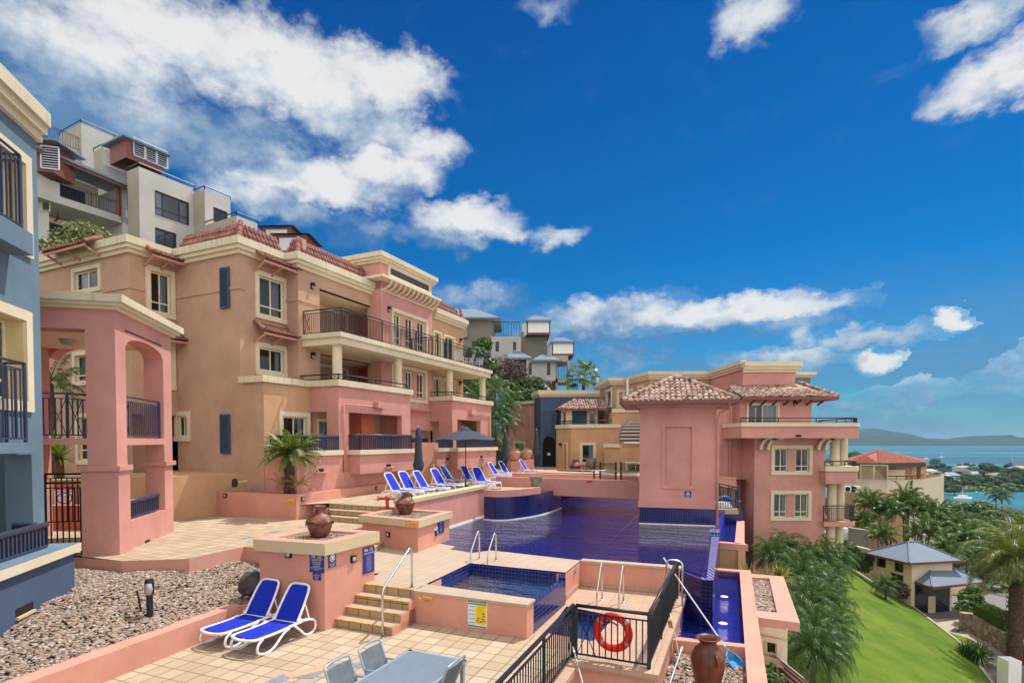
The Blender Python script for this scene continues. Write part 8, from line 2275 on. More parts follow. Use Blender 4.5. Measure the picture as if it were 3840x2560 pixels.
for j in range(n):
 a,b=Vector(ring[j]),Vector(ring[(j+1)%n]);c=Vector(A);m_=(a+b)/2+Vector((0,0,.06));am,bm_=a.lerp(c,.5)+Vector((0,0,.02)),b.lerp(c,.5)+Vector((0,0,.02))
 mb.mesh([a,m_,b,bm_,am,c],[(0,1,4),(1,3,4),(1,2,3),(4,3,5)])
mb.lathe([(.28,-.08),(.18,.02),(.03,.1),(0,.12)],A,10);mb.build('canopy',CHAR,t)
mb=MB()
for j in range(n):mb.beam(Vector(A)-Vector((0,0,.05)),Vector(ring[j])-Vector((0,0,.03)),.03,.03)
mb.build('rib',BLACK,t)
# umbrella base on the planter corner
p=G(824,1838,2.26);t=thing('umbrella_base','black square umbrella base plate on the end of the long planter','umbrella base',tuple(p));mb=MB();mb.box((p.x,p.y+.2,2.29),.75,.75,.08,.4);mb.build('plate',BLACK,t);mb=MB();mb.tube([(p.x,p.y+.2,2.33),(p.x,p.y+.2,2.62)],.05,10);mb.build('socket',BLACK,t)
# ---------------------------------------------------------------- jars and urns
def jar(loc,s,lab):
 t=thing('clay_jar',lab,'jar',loc,'brown clay jars on the planters');mb=MB();mb.lathe([(0,0),(.2,0),(.26,.08),(.34,.25),(.36,.38),(.31,.50),(.2,.57),(.14,.60),(.13,.68),(.16,.74),(.17,.78),(.12,.78),(.1,.7)],(0,0,0),26)
 mb.v=[(loc[0]+x*s,loc[1]+y*s,loc[2]+z*s*1.2) for x,y,z in mb.v];b=mb.build('body',CLAY,t,smooth=True)
 mb=MB();n=48;vs=[]
 for j in range(n+1):
  a=2*math.pi*j/n;dz=.30+.12*abs(math.cos(a*2+.5))**.7
  for(r_,z) in((.21,.585),(.335,.51),(.385,.40+.1*(dz-.3)),(.40,dz),(.365,dz+.01)):vs.append((loc[0]+r_*s*math.cos(a),loc[1]+r_*s*math.sin(a),loc[2]+z*s*1.2))
 mb.mesh(vs,[(j*5+k,(j+1)*5+k,(j+1)*5+k+1,j*5+k+1) for j in range(n) for k in range(4)]);mb.build('scalloped_collar',CLAY,t,smooth=True)
 for a in(.3,2.3,4.4):
  mb=MB();c,s_=math.cos(a),math.sin(a);mb.tube([(loc[0]+c*r_*s,loc[1]+s_*r_*s,loc[2]+z*s*1.2) for r_,z in((.14,.70),(.23,.71),(.27,.64),(.26,.54))],.03*s,8);mb.build('handle',CLAY,t,smooth=True)
 return t
c=G(1193,2016,1.93);jar((c.x,c.y+.12,1.92),.84,'brown scalloped clay jar on the nearer, tall planter')
c=G(1527,1921,1.72);jar((c.x,c.y-.35,1.69),.86,'brown scalloped clay jar on the farther planter at the pool corner')
ac=D(2655,2470,10.6);az=BED_LOWER[1];t=thing('amphora','tall glossy brown amphora with one ridge handle standing in pebbles','vase',(ac.x,ac.y,az));zt_=zat(V2(ac),2388);hh=zt_-az;sc=.325
mb=MB();mb.lathe([(0,0),(.16,0),(.2,.05),(.27,.3*hh),(sc,.58*hh),(sc*.98,.68*hh),(.25,.80*hh),(.17,.86*hh),(.155,.91*hh),(.18,.96*hh),(.235,.985*hh),(.235,hh),(.2,hh),(.15,.93*hh),(.12,.8*hh)],(ac.x,ac.y,az),36);mb.build('body',CLAYD,t,smooth=True)
mb=MB();mb.tube([(ac.x+.05,ac.y-sc*.99,az+.60*hh),(ac.x+.05,ac.y-sc-.03,az+.63*hh),(ac.x+.05,ac.y-sc-.01,az+.72*hh),(ac.x+.05,ac.y-.27,az+.77*hh)],.025,8);mb.build('handle',CLAYD,t,smooth=True)
def urn(x,d,yt,yb,lab,ped,w=.42):
 p=PX(x,d);z0,z1=zat(p,yb),zat(p,yt);h=z1-z0;t=thing('big_urn',lab,'urn',(*p,z0),'pair of big urns');mb=MB();mb.lathe([(0,0),(.22,0),(.3,.2*h),(w,.55*h),(w,.72*h),(.34,.85*h),(.26,.9*h),(.28,.95*h),(.34,h),(.28,h),(.22,.9*h)],(*p,z0),22);mb.build('body',CLAYP,t,smooth=True)
 mb=MB();mb.lathe([(w+.015,.60*h),(w+.02,.64*h),(w+.015,.68*h)],(*p,z0),22);mb.build('band',CLAYP,t)
 mb=MB();mb.box((p.x,p.y,(TERR-.05+z0)/2),.85,.85,z0-TERR+.05,.35);mb.build('pedestal',PINK,label=ped,cat='pedestal')
urn(1930,41,1683,1728,'left of the two pale urns on pink pedestals','pink pedestal under the left pale urn');urn(1975,42,1681,1722,'right of the two pale urns on pink pedestals','pink pedestal under the right pale urn')
def pot(name,label,c,prof,m,hoop=None):
 t=thing(name,label,'pot',c);mb=MB();mb.lathe(prof,c,22);mb.build('body',m,t,smooth=True)
 mb=MB();r_,z=hoop;mb.lathe([(r_+.0,z-.03),(r_+.025,z),(r_,z+.03)],c,22);mb.build('band',m,t)
c=PX(2011,26.8);pot('stone_drum','mossy grey stone drum pot on the curved planter',(*c,1.76),[(0,0),(.27,0),(.27,.12),(.24,.3),(.27,.62),(.31,.78),(.3,.82),(.24,.82),(.22,.7)],STONE,(.265,.4))
c=PX(1990,33);pot('stone_bowl','round grey stone bowl behind the stone drum by the handrail',(*c,TERR),[(0,0),(.2,0),(.3,.1),(.3,.4),(.36,.48),(.32,.52),(.24,.45)],STONE,(.3,.25))
c=PX(1523,27.5);pot('small_pot','round terracotta pot on the planter pebbles under the balcony box',(*c,2.2),[(0,0),(.2,0),(.34,.2),(.36,.4),(.26,.55),(.24,.6),(.38,.68),(.34,.7),(.2,.6)],CLAYP,(.36,.36))
c=PX(1782,31);pot('fallen_urn','pale urn lying on its side in the far planter gravel',(*c,2.3),[(0,0),(.3,0),(.42,.12),(.42,.25),(.3,.38),(.16,.44),(.18,.5),(.12,.5)],CLAYP,(.42,.2))
for x,d,yt,yb,lab in((2158,45,1717,1772,'brown jar on the far planter beyond the bridge rail'),):
 p=PX(x,d);jar((p.x,p.y,zat(p,yb)),(zat(p,yt)-zat(p,yb))/1.0,lab)
p=PX(2216,46);zb_=zat(p,1752);pot('stone_drum','grey stone drum pot in front of the ochre building window',(*p,zb_),[(0,0),(.42,0),(.4,.5),(.46,zat(p,1718)-zb_),(.36,zat(p,1718)-zb_)],STONE,(.41,.3))
p0,p1=PX(2093,44.2),PX(2228,42.5);mb=MB();mb.prism([p0,p1,p1+Yv*2.2,p0+Yv*2.2],TERR,zat(p0,1772));t=mb.build('white_planter',WHITE,label='low white walled planter beyond the bridge rail',cat='planter')
p0,p1=PX(1945,38),PX(2250,36);mb=MB();mb.prism([p0,p1,p1+Yv*.4,p0+Yv*.4],TERR,zat(p0,1768));mb.prism([PX(2060,46),PX(2300,45),PX(2300,46),PX(2060,47)],TERR,zat(PX(2060,46),1760));mb.build('planter_kerb',CAPPINK,label='long low pink planter kerb behind the footbridge',cat='kerb')
# red hydrant
c=G(1450,1917,1.72);c=Vector((c.x,c.y+.1,1.68));t=thing('fire_hydrant','red pillar hydrant with a hand wheel on the farther jar planter','hydrant',tuple(c));hh=zat(V2(c),1868)-1.68
mb=MB();mb.tube([c,c+Vector((0,0,hh))],.065,12);mb.lathe([(.08,hh-.06),(.1,hh),(.1,hh+.05),(.05,hh+.1),(0,hh+.1)],tuple(c),12);mb.tube([c+Vector((-.28,-.02,hh)),c+Vector((.12,0,hh))],.05,10);mb.build('pillar',REDD,t,smooth=True)
w_c=c+Vector((-.30,-.03,hh));mb=MB();mb.tube([w_c+Vector((.0,.10*math.cos(a),.10*math.sin(a)))+Vector((-.03,0,0)) for a in lin(0,2*math.pi,15)[:-1]],.015,6,closed=True);mb.beam(w_c+Vector((-.03,-.1,0)),w_c+Vector((-.03,.1,0)),.015,.015);mb.build('hand_wheel',REDD,t)
# ---------------------------------------------------------------- handrails
def bend(pts,r=.024):
 P=[Vector(p) for p in pts];out=[P[0]]
 for a,b,c in zip(P[:-2],P[1:-1],P[2:]):
  k=min(.12,(a-b).length*.4,(c-b).length*.4);s,e=b+(a-b).normalized()*k,b+(c-b).normalized()*k
  for t_ in(0,.25,.5,.75,1):out.append(s.lerp(b,t_).lerp(b.lerp(e,t_),t_))
 return out+[P[-1]]
hb,ht=G(1435,2391),Gp(a_(1290,852),MID);zb_=zat(V2(hb),2211);zt_=zat(V2(ht),2052)
t=thing('step_handrail','polished steel handrail beside the yellow nosed steps','handrail',tuple(hb));mb=MB();d_=(V2(ht)-V2(hb)).normalized()
mb.tube(bend([hb,(hb.x,hb.y,zb_),Vector((ht.x,ht.y,zt_))-Vector((*d_,0))*.12,Vector((ht.x,ht.y,zt_)),ht]),.027,10);mb.build('rail',STEEL,t,smooth=True)
mb=MB();
for q in(hb,ht):mb.lathe([(.07,0),(.07,.012),(.03,.03)],tuple(q),14)
mb.build('base_flange',STEEL,t)
def ladder(lab,tops,drop_dir,h,down,rungs,back=.42):
 t=thing('pool_ladder',lab,'ladder',tuple(tops[0]),None)
 for p in tops:
  mb=MB();q=V2(p)+drop_dir*back
  mb.tube(bend([p,(p.x,p.y,p.z+h),Vector((*(V2(p)+drop_dir*.10),p.z+h+.06)),Vector((*(q),p.z+h*.35)),(q.x,q.y,p.z-down)]),.022,8);mb.build('rail',STEEL,t,smooth=True)
  mb=MB();mb.lathe([(.055,0),(.055,.01),(.03,.025)],tuple(p),12);mb.build('base_flange',STEEL,t)
 for z in rungs:
  mb=MB();a,b=(V2(p)+drop_dir*back for p in tops);mb.beam((*a,z),(*b,z),.10,.03);mb.build('rung',STEEL,t)
ladder('steel ladder rails at the back edge of the spa',[Gp(a_(1795,638),MID),Gp(a_(1920,650),MID)],-UD,.78,.9,(.35,.1),.55)
ladder('steel ladder rails at the plunge pool beside the life ring',[Gp(b_(915,945)),Gp(b_(1075,965))],-UD,.95,.7,(-.3,),.5)
q0=Gp(b_(1515,1190),-.6);t=thing('grab_rail','tall bent steel pipe rail behind the fence end by the trough','rail',tuple(q0));zt_=zat(V2(q0),2105);mb=MB();e_top=Vector((q0.x,q0.y,zt_));mb.tube(bend([q0,e_top,e_top+Vector((-.35,.1,.05)),e_top+Vector((-.45,.12,-.5))]),.024,8);mb.build('pipe',STEEL,t,smooth=True);mb=MB();mb.tube([q0+Vector((0,0,.75)),q0+Vector((-.3,.1,.75))],.02,8);mb.build('bracket',STEEL,t)
# glass panels of the bridge gate
t=thing('glass_gate','frameless glass gate panels with black posts on the footbridge','gate',(*(B1-bd*1.5+bn*.8),1.78))
gpts=[on(B0+bn*.9,bd,x) for x in(2228,2251,2310,2329)]
for p in gpts:mb=MB();mb.box((p.x,p.y,(1.78+zat(p,1732))/2),.08,.08,zat(p,1732)-1.78);mb.build('post',BLACK,t)
mb=MB()
for a,b in((gpts[1],gpts[2]),(gpts[3],on(B0+bn*.9,bd,2392))):mb.face([(*a,1.9),(*b,1.9),(*b,zat(b,1735)),(*a,zat(a,1735))])
mb.build('glass_panel',GLASS,t)
# ---------------------------------------------------------------- pool fence with life ring
fz=.1;Fh=1.02
def fence(pts,lab):
 t=thing('pool_fence',lab,'fence',(*pts[0],fz),'black pool fence sections');mb,mp,mt=railing(None,pts,fz,Fh,BLACK,gap=.115,r=.011,post=1.9,top=.036)
 k=0
 mb.build('bar_panel',BLACK,t)
 for a,b in zip(pts[:-1],pts[1:]):
  L=(b-a).length;n=max(1,int(round(L/1.9)))
  for i in range(n+1):q=a+(b-a)*i/n;m=MB();m.beam((*q,fz),(*q,fz+Fh),.055,.055);m.build('post',BLACK,t)
 mt.build('top_rail',BLACK,t,smooth=True)
fAx,fBx,fCx=V2(fA)+perp(fdir)*.02,V2(fB),V2(fC)
fence([fZ,fAx],'black pool fence run between the table and the drop wall');fence([fAx+fu*.06,fBx],'short black pool fence run carrying the red life ring');fence([fBx+fr*.06,fCx],'black pool fence run going back towards the blue infinity edge')
u,z=hit(fAx,fBx,1800+990/2,1776+1195/2);c=fAx+fu*u-fn*.07;t=thing('life_ring','red life ring with silver tape hanging on the black pool fence','life ring',(*c,z))
mb=MB();vs=[];NR,NS=48,12;Ra,rb,rt=.305,.075,.05
def rp(a,b,k=1.0):r_=Ra+rb*math.cos(b)*k;q=c+fu*(r_*math.cos(a))-fn*(rt*math.sin(b)*k);return(*q,z+r_*math.sin(a))
mb.mesh([rp(2*math.pi*i/NR,2*math.pi*j/NS) for i in range(NR) for j in range(NS)],[(i*NS+j,((i+1)%NR)*NS+j,((i+1)%NR)*NS+(j+1)%NS,i*NS+(j+1)%NS) for i in range(NR) for j in range(NS)]);mb.build('ring',RED,t,smooth=True)
for a0 in(.65,2.4,3.85,5.6):
 mb=MB();mb.mesh([rp(a0+.16*i/4,2*math.pi*j/NS,1.03) for i in range(5) for j in range(NS)],[(i*NS+j,(i+1)*NS+j,(i+1)*NS+(j+1)%NS,i*NS+(j+1)%NS) for i in range(4) for j in range(NS)]);mb.build('reflective_band',SILV,t,smooth=True)
mb=MB();mb.tube(bez([(*(c+fu*-.12-fn*-.1),z+.36),(*(c+fu*-.14+fn*.09),z+.18),(*(c+fu*.0+fn*.09),z+.22),(*(c+fu*.12+fn*.09),z+.16)],5),.014,6);mb.build('rope',BLACK,t)
# ---------------------------------------------------------------- skimmer, poles, board
n0,n1=G(2720,2425,-.30),D(2488,2090,14.4);t=thing('skimmer_net','blue leaf skimmer on a long aluminium pole leaning over the fence end','pool net',tuple(n0));mb=MB();mb.tube([n0,n1],.019,8);mb.build('pole',ALU,t)
d_=(n0-n1).normalized();s_=Vector((d_.y,-d_.x,0)).normalized();up_=s_.cross(d_);L0=.55;P=lambda a,b,h=0:n0+d_*a+s_*b+up_*h
mb=MB();rim=[P(.0,0),P(.12,-.03),P(.2,-.12),P(.35,-.17),P(.62,-.17),P(.66,0),P(.62,.17),P(.35,.17),P(.2,.12),P(.12,.03)];mb.tube(rim,.02,6,closed=True);mb.build('net_frame',POOLBLUE,t,smooth=True)
mb=MB();mb.mesh([P(.2,-.11),P(.35,-.16),P(.62,-.16),P(.62,.16),P(.35,.16),P(.2,.11),P(.3,-.1,-.08),P(.58,-.1,-.08),P(.58,.1,-.08),P(.3,.1,-.08)],[(0,1,6),(1,2,7,6),(2,3,8,7),(3,4,9,8),(4,5,9),(5,0,6,9),(6,7,8,9)]);mb.build('net',POOLBLUE,t)
for lab,a,b in(('thin pale pole leaning on the fence kerb left of the life ring',D(2147,2420,10.6),D(2190,2580,9.6)),('thin pale pole lying against the pink drop wall beside the amphora',D(2558,2425,11.6),D(2505,2580,10.2))):
 mb=MB();mb.tube([a,b],.016,8);t=thing('spare_pole',lab,'pole',tuple(b));mb.build('shaft',ALU,t);mb=MB();mb.tube([a,a+(b-a).normalized()*.18],.021,8);mb.build('grip',WHITE,t)
a,b=D(2520,2325,12.3),D(2548,2462,11.9);e=Vector((.16,.75,0)).normalized();mb=MB();w_=.5
for k in range(9):q=a.lerp(b,k/8);mb.beam(q,q+e*w_,.035,.02,up=(1,0,.3))
for k in range(6):q=e*(w_*k/5);mb.beam(a+q,b+q,.03,.022,up=(1,0,.3))
mb.build('lattice_board',CREAM,label='small cream lattice board leaning on the pink drop wall',cat='board')
# ---------------------------------------------------------------- table and chairs
T0,T1=G(1537,2432,.74),G(1750,2471,.74);tu=V2(T1-T0).normalized();tv=-V2((-tu.y,tu.x));tw=(V2(T1)-V2(T0)).length;TLn=2.0
t=thing('dining_table','blue grey glass topped outdoor dining table at the bottom edge','table',(*(V2(T0)+tv*1.0+tu*tw/2),0));o=V2(T0)
mb=MB();mb.prism([o+tu*.05+tv*.05,o+tu*(tw-.05)+tv*.05,o+tu*(tw-.05)+tv*(TLn-.05),o+tu*.05+tv*(TLn-.05)],.728,.74);mb.build('table_top',TABLET,t)
mb=MB()
for a,b in((o,o+tu*tw),(o+tu*tw,o+tu*tw+tv*TLn),(o+tu*tw+tv*TLn,o+tv*TLn),(o+tv*TLn,o)):d_=(b-a).normalized();mb.prism([a,b,b+perp(d_)*.06,a+perp(d_)*.06],.70,.737) if perp(d_).dot(tu*tw/2+tv-(a-o))>0 else mb.prism([a,b,b-perp(d_)*.06,a-perp(d_)*.06],.70,.737)
mb.build('frame',GREYM,t)
for i in(0.05,tw-.05):
 for j in(.05,TLn-.05):q=o+tu*i+tv*j;mb=MB();mb.box((q.x,q.y,.35),.06,.06,.70,math.atan2(tu.y,tu.x));mb.build('leg',GREYM,t)
def make_chair():
 t=thing('sling_chair','x','chair');W=.27
 mb=MB()
 for s in(-1,1):mb.tube(bez([(s*W,-.24,0),(s*W,-.2,.3),(s*W,-.24,.44),(s*W,-.36,.72),(s*W,-.44,.93)],4),.018,8)
 mb.tube(bez([(-W,-.44,.93),(-.12,-.455,.955),(.12,-.455,.955),(W,-.44,.93)],4),.018,8);mb.build('back_frame',GREYM,t,smooth=True)
 mb=MB();mb.mesh([(-W+.02,-.245,.46),(W-.02,-.245,.46),(W-.02,-.36,.72),(-W+.02,-.36,.72),(W-.02,-.425,.88),(-W+.02,-.425,.88),(0,-.27,.46),(0,-.385,.72),(0,-.445,.885)],[(0,6,7,3),(6,1,2,7),(3,7,8,5),(7,2,4,8)]);mb.build('backrest',GREYF,t)
 mb=MB();mb.prism([(-W+.02,-.22),(W-.02,-.22),(W-.02,.24),(-W+.02,.24)],.43,.445);mb.build('seat',GREYF,t)
 for s in(-1,1):
  mb=MB();mb.tube([(s*W,.24,0),(s*W,.24,.44),(s*W,-.22,.44)],.018,8);mb.build('leg',GREYM,t,smooth=True)
  mb=MB();mb.tube(bez([(s*W,.24,.44),(s*W,.22,.62),(s*W,.0,.65),(s*W,-.3,.63)],4),.018,8);mb.build('armrest',GREYM,t,smooth=True)
 return t
ch=make_chair();ra=math.atan2(-UD.y,-UD.x)
rz_r=math.atan2(ND.y,ND.x)-math.pi/2
for k,(x,y,rz,lab) in enumerate(((-2.35+.43*ND.x,9.0+.43*ND.y,rz_r,'grey sling chair at the left of the table, farther from the camera'),(-2.66+.43*ND.x,8.3+.43*ND.y,rz_r,'grey sling chair at the left of the table, nearer the camera'),(-.86-.43*ND.x,8.32-.43*ND.y,rz_r+math.pi,'grey sling chair at the right side of the table, seen from behind'))):
 o_=ch if k==0 else clone(ch);place(o_,(x,y,0),rz,lab,'sling chairs round the dining table')
 # ---------------------------------------------------------------- fittings on walls
def fitting(p0,p1,x,y,lab,m=BLACK,s=.085):
 u,z=hit(p0,p1,x,y);p0=V2(p0);e=(V2(p1)-p0).normalized();o=perp(e);c=p0+e*u;t=thing('bulkhead_light',lab,'wall light',(*c,z));mb=MB();ct,n=[],14
 mb.prism([c-e*s+o*.002,c+e*s+o*.002,c+e*s*.9+o*.05,c-e*s*.9+o*.05],z-s,z+s);mb.build('housing',m,t)
 mb=MB();mb.mesh([(*(c+e*(s*.7*math.cos(a))+o*.055),z+s*.7*math.sin(a)) for a in lin(0,2*math.pi,n)[:-1]]+[(*(c+o*.085),z)],[(i,(i+1)%n,n) for i in range(n)]);mb.build('lens',LAMPG,t,smooth=True)
b1=[]
def body_face(i,j,C,d=.09):
 P=[V2(c) for c in C];ctr=sum(P,Vector((0,0)))/4;e=(P[j]-P[i]).normalized();o=perp(e);return P[i]-o*(d-.002)+e*d,P[j]-o*(d-.002)-e*d
P1F=body_face(0,1,p1c);P1R=body_face(1,2,p1c);P2F=body_face(0,1,p2c);P2R=body_face(1,2,p2c)
fitting(*P1F,*a_(368,600),'oval bulkhead light under the front cap of the tall planter');fitting(*P1R,*a_(845,637),'bulkhead light on the stair side of the tall planter');fitting(*P2F,*a_(1113,453),'bulkhead light on the front of the farther planter');fitting(*P2R,*a_(1470,440),'bulkhead light on the pool side of the farther planter')
fitting(bp0,bp1,845,1857,'bulkhead light at the left end of the long planter front');fitting(bp1,bp2,1134,1870,'bulkhead light just round the corner of the long planter');fitting(bp1,bp2,1411,1829,'bulkhead light far along the long planter by the loungers')
fitting(spT,platR,*b_(708,732),'small round light on the wall end behind the spa',m=STEEL,s=.06)
# ---------------------------------------------------------------- signs
def textmesh(s,size,align='CENTER',bold=0.0):
 cu=bpy.data.curves.new('lettering','FONT');cu.body=s;cu.size=size;cu.align_x=align;cu.align_y='CENTER';cu.offset=bold;cu.resolution_u=2
 ob=bpy.data.objects.new('lettering',cu);C.objects.link(ob);dg=bpy.context.evaluated_depsgraph_get();me=bpy.data.meshes.new_from_object(ob.evaluated_get(dg));bpy.data.objects.remove(ob);bpy.data.curves.remove(cu)
 vs=[(v.co.x,v.co.y) for v in me.vertices];fs=[tuple(p.vertices) for p in me.polygons];bpy.data.meshes.remove(me);return vs,fs
class Sign:
 """flat board on the wall p0-p1 covering u0..u1, z0..z1; items are laid out in 0..1 board coordinates"""
 def __init__(s,p0,p1,x0,x1,yt,yb,name,label,base,rects=None,off=.004,parent=None):
  u0,z1=hit(p0,p1,x0,yt);u1,_=hit(p0,p1,x1,yt);_,z0=hit(p0,p1,x0,yb)
  s.p=V2(p0);s.e=(V2(p1)-s.p).normalized();s.o=perp(s.e);s.u0,s.z0,s.w,s.h,s.off=u0,z0,u1-u0,z1-z0,off
  c=s.p+s.e*(u0+s.w/2);s.t=thing(name,label,'sign',(*c,z0));m=MB()
  for(a,b,c_,d) in(rects or[(0,1,0,1)]):m.prism([s.P(a,off),s.P(b,off),s.P(b,off+.012),s.P(a,off+.012)],s.Z(c_),s.Z(d))
  m.build('board',base,s.t)
 def P(s,a,d):return s.p+s.e*(s.u0+a*s.w)+s.o*d
 def Z(s,b):return s.z0+b*s.h
 def rect(s,a,b,c,d,m,nm='panel',k=1):q=MB();D_=s.off+.012+.002*k;q.prism([s.P(a,s.off),s.P(b,s.off),s.P(b,D_),s.P(a,D_)],s.Z(c),s.Z(d));q.build(nm,m,s.t)
 def poly(s,pts,m,nm='emblem',k=2):q=MB();q.face([(*s.P(a,s.off+.012+.002*k),s.Z(b)) for a,b in pts]);q.build(nm,m,s.t)
 def wave(s,a,b,y,m,th=.02,amp=.012,n=12):
  q=MB();D_=s.off+.016
  f=lambda t:y+amp*math.sin(t*6.28)
  for i in range(n):t0,t1=i/n,(i+1)/n;q.face([(*s.P(a+(b-a)*t0,D_),s.Z(f(t0)-th/2)),(*s.P(a+(b-a)*t1,D_),s.Z(f(t1)-th/2)),(*s.P(a+(b-a)*t1,D_),s.Z(f(t1)+th/2)),(*s.P(a+(b-a)*t0,D_),s.Z(f(t0)+th/2))])
  q.build('emblem',m,s.t)
 def text(s,txt,a,b,hgt,m,maxw=.9,k=3,align='CENTER',bold=.0):
  sz=hgt*s.h/.72;vs,fs=textmesh(txt,sz,align,bold*sz)
  if not vs:return
  w=max(v[0] for v in vs)-min(v[0] for v in vs);kx=min(1,maxw*s.w/w) if w>0 else 1
  q=MB();D_=s.off+.012+.002*k;q.mesh([(*(s.P(a,D_)+s.e*(v[0]*kx)),s.Z(b)+v[1]) for v in vs],fs);q.build('lettering',m,s.t)
def warn(s,a,b,r,ratio):
 s.poly([(a-r,b-r*ratio*.8),(a+r,b-r*ratio*.8),(a,b+r*ratio)],SIGNR,k=1);s.poly([(a-r*.72,b-r*ratio*.62),(a+r*.72,b-r*ratio*.62),(a,b+r*ratio*.7)],SIGNW,k=2);s.poly([(a-r*.1,b-r*ratio*.45),(a+r*.25,b-r*ratio*.1),(a+r*.05,b+r*ratio*.3),(a-r*.15,b)],INK,k=3)
S_=Sign(*P1F,*[a_(q,0)[0] for q in(524,631)],a_(0,590)[1],a_(0,732)[1],'pool_rules_sign','navy pool and spa sign with opening hours on the tall planter front',SIGNB,[(0,1,0,1),(.22,.78,-.40,-.0)])
for k,y in enumerate((.92,.86,.80)):S_.wave(.12,.42,y,SIGNW,.022)
S_.text('POOL',.70,.90,.075,SIGNW,.5,bold=.01);S_.text('& SPA',.70,.79,.075,SIGNW,.5,bold=.01);S_.rect(.06,.94,.70,.712,SIGNW);S_.rect(.06,.94,.235,.247,SIGNW)
for k,q in enumerate(('OPEN 7AM - 8PM','NO RUNNING','NO JUMPING','NO DIVING')):S_.text(q,.5,.63-k*.105,.06,SIGNW,.86)
S_.text('CHILDREN MUST BE SUPERVISED',.5,.17,.03,SIGNW,.9);S_.text('BY AN ADULT',.5,.11,.03,SIGNW,.9)
for k,q in enumerate(('NO','GLASSWARE','IN THIS','AREA')):S_.text(q,.5,-.07-k*.085,.05,SIGNW,.46)
S_=Sign(*P1R,*[a_(q,0)[0] for q in(661,716)],a_(0,598)[1],a_(0,706)[1],'no_glass_sign','small navy sign with a struck out white circle near the planter corner',SIGNB)
S_.poly([(.5+.36*math.cos(t_),.66+.27*math.sin(t_)) for t_ in lin(0,6.283,20)[:-1]],SIGNW,k=1);S_.poly([(.5+.28*math.cos(t_),.66+.21*math.sin(t_)) for t_ in lin(0,6.283,20)[:-1]],SIGNB,k=2)
for dx in(-.1,.06):S_.poly([(.46+dx,.52),(.58+dx,.52),(.6+dx,.8),(.44+dx,.8)],SIGNW,k=3)
S_.poly([(.26,.84),(.31,.87),(.76,.49),(.71,.46)],SIGNW,k=4);S_.text('NO GLASSWARE',.5,.28,.06,SIGNW,.85);S_.text('ALLOWED IN',.5,.19,.06,SIGNW,.85);S_.text('POOL AREA',.5,.10,.06,SIGNW,.85)
S_=Sign(*P1R,*[a_(q,0)[0] for q in(919,1004)],a_(0,556)[1],a_(0,754)[1],'pool_regulations_sign','tall navy pool and spa regulations sign on the planter side above the steps',SIGNB)
for k,y in enumerate((.93,.89,.85)):S_.wave(.1,.42,y,SIGNW,.018)
S_.text('POOL',.70,.925,.055,SIGNW,.46,bold=.01);S_.text('& SPA',.70,.85,.055,SIGNW,.46,bold=.01);S_.text('REGULATIONS',.5,.755,.06,SIGNW,.9,bold=.01)
for k in range(13):S_.text('nunununun unununu nununun'[k%5:(k%5)+18],.5,.66-k*.046,.022,SIGNW,.84)
def caution(p0,p1,x0,x1,yt,yb,lab,base=SIGNY):
 s=Sign(p0,p1,x0,x1,yt,yb,'caution_sign',lab,base);warn(s,.22,.5,.14,2.2);s.text('CAUTION',.67,.64,.22,SIGNW,.56,bold=.01);s.text('ELECTRICITY',.67,.32,.10,INK if base is SIGNO else SIGNR,.54);s.text('KEEP CLEAR',.67,.17,.10,INK if base is SIGNO else SIGNR,.5);return s
pc0,pc1=V2(p2c[0]),V2(p2c[1]);caution(pc0,pc1,*[a_(q,0)[0] for q in(1243,1337)],a_(0,343)[1],a_(0,385)[1],'amber caution sign on the beige cap of the pool corner planter')
caution(bp0,bp1,900+335/2,900+407/2,1400+932/2,1400+966/2,'amber caution sign on the long planter below the cycad')
caution(V2(spaL),V2(spaR),*[a_(q,0)[0] for q in(1327,1449)],a_(0,893)[1],a_(0,952)[1],'faded orange caution sign on the spa wall beside the steps',SIGNO)
q0=on(J0+ND*.3,UD,1582);caution(q0,q0+UD,1620,1632,1748,1756,'tiny amber caution sign on the stepped wall under the open umbrella')
S_=Sign(V2(spaL),V2(spaR),*[a_(q,0)[0] for q in(1706,1855)],a_(0,924)[1],a_(0,1137)[1],'pool_safety_poster','yellow and teal pool safety poster on the spa front wall',SIGNW)
S_.rect(.02,.98,.86,.985,SIGNT);S_.text('POOL SAFETY',.5,.925,.045,SIGNW,.7,bold=.01);S_.rect(.02,.98,.835,.86,SIGNYL,k=2);S_.rect(.02,.98,.78,.835,SIGNT);S_.rect(.42,.97,.12,.77,SIGNYL);S_.rect(.02,.98,.015,.06,SIGNT);S_.rect(.02,.05,.06,.78,SIGNT)
for k in range(5):S_.rect(.10,.40,.70-k*.14,.735-k*.14,GREYM,'text_block',2);S_.text('nunununun unun',.26,.66-k*.14,.018,INK,.3)
for k in range(12):S_.text('unununnu nunununun',.70,.73-k*.05,.018,INK,.46)
for x_,y_ in((.82,.5),(.86,.42),(.55,.33),(.8,.32),(.5,.24),(.7,.22),(.88,.25)):S_.poly([(x_-.05,y_-.012),(x_+.06,y_-.018),(x_+.04,y_+.018),(x_-.04,y_+.012)],INK,k=4)
S_=Sign(*P2R,*[a_(q,0)[0] for q in(1480,1527)],a_(0,362)[1],a_(0,452)[1],'pool_regulations_sign','small navy pool regulations sign on the pool corner planter',SIGNB)
S_.text('POOL',.5,.9,.07,SIGNW,.6);S_.text('REGULATIONS',.5,.80,.06,SIGNW,.85)
for k,q in enumerate(('NO RUNNING','NO DIVING','NO GLASS','NO PETS')):S_.text(q,.5,.58-k*.13,.06,SIGNW,.8)
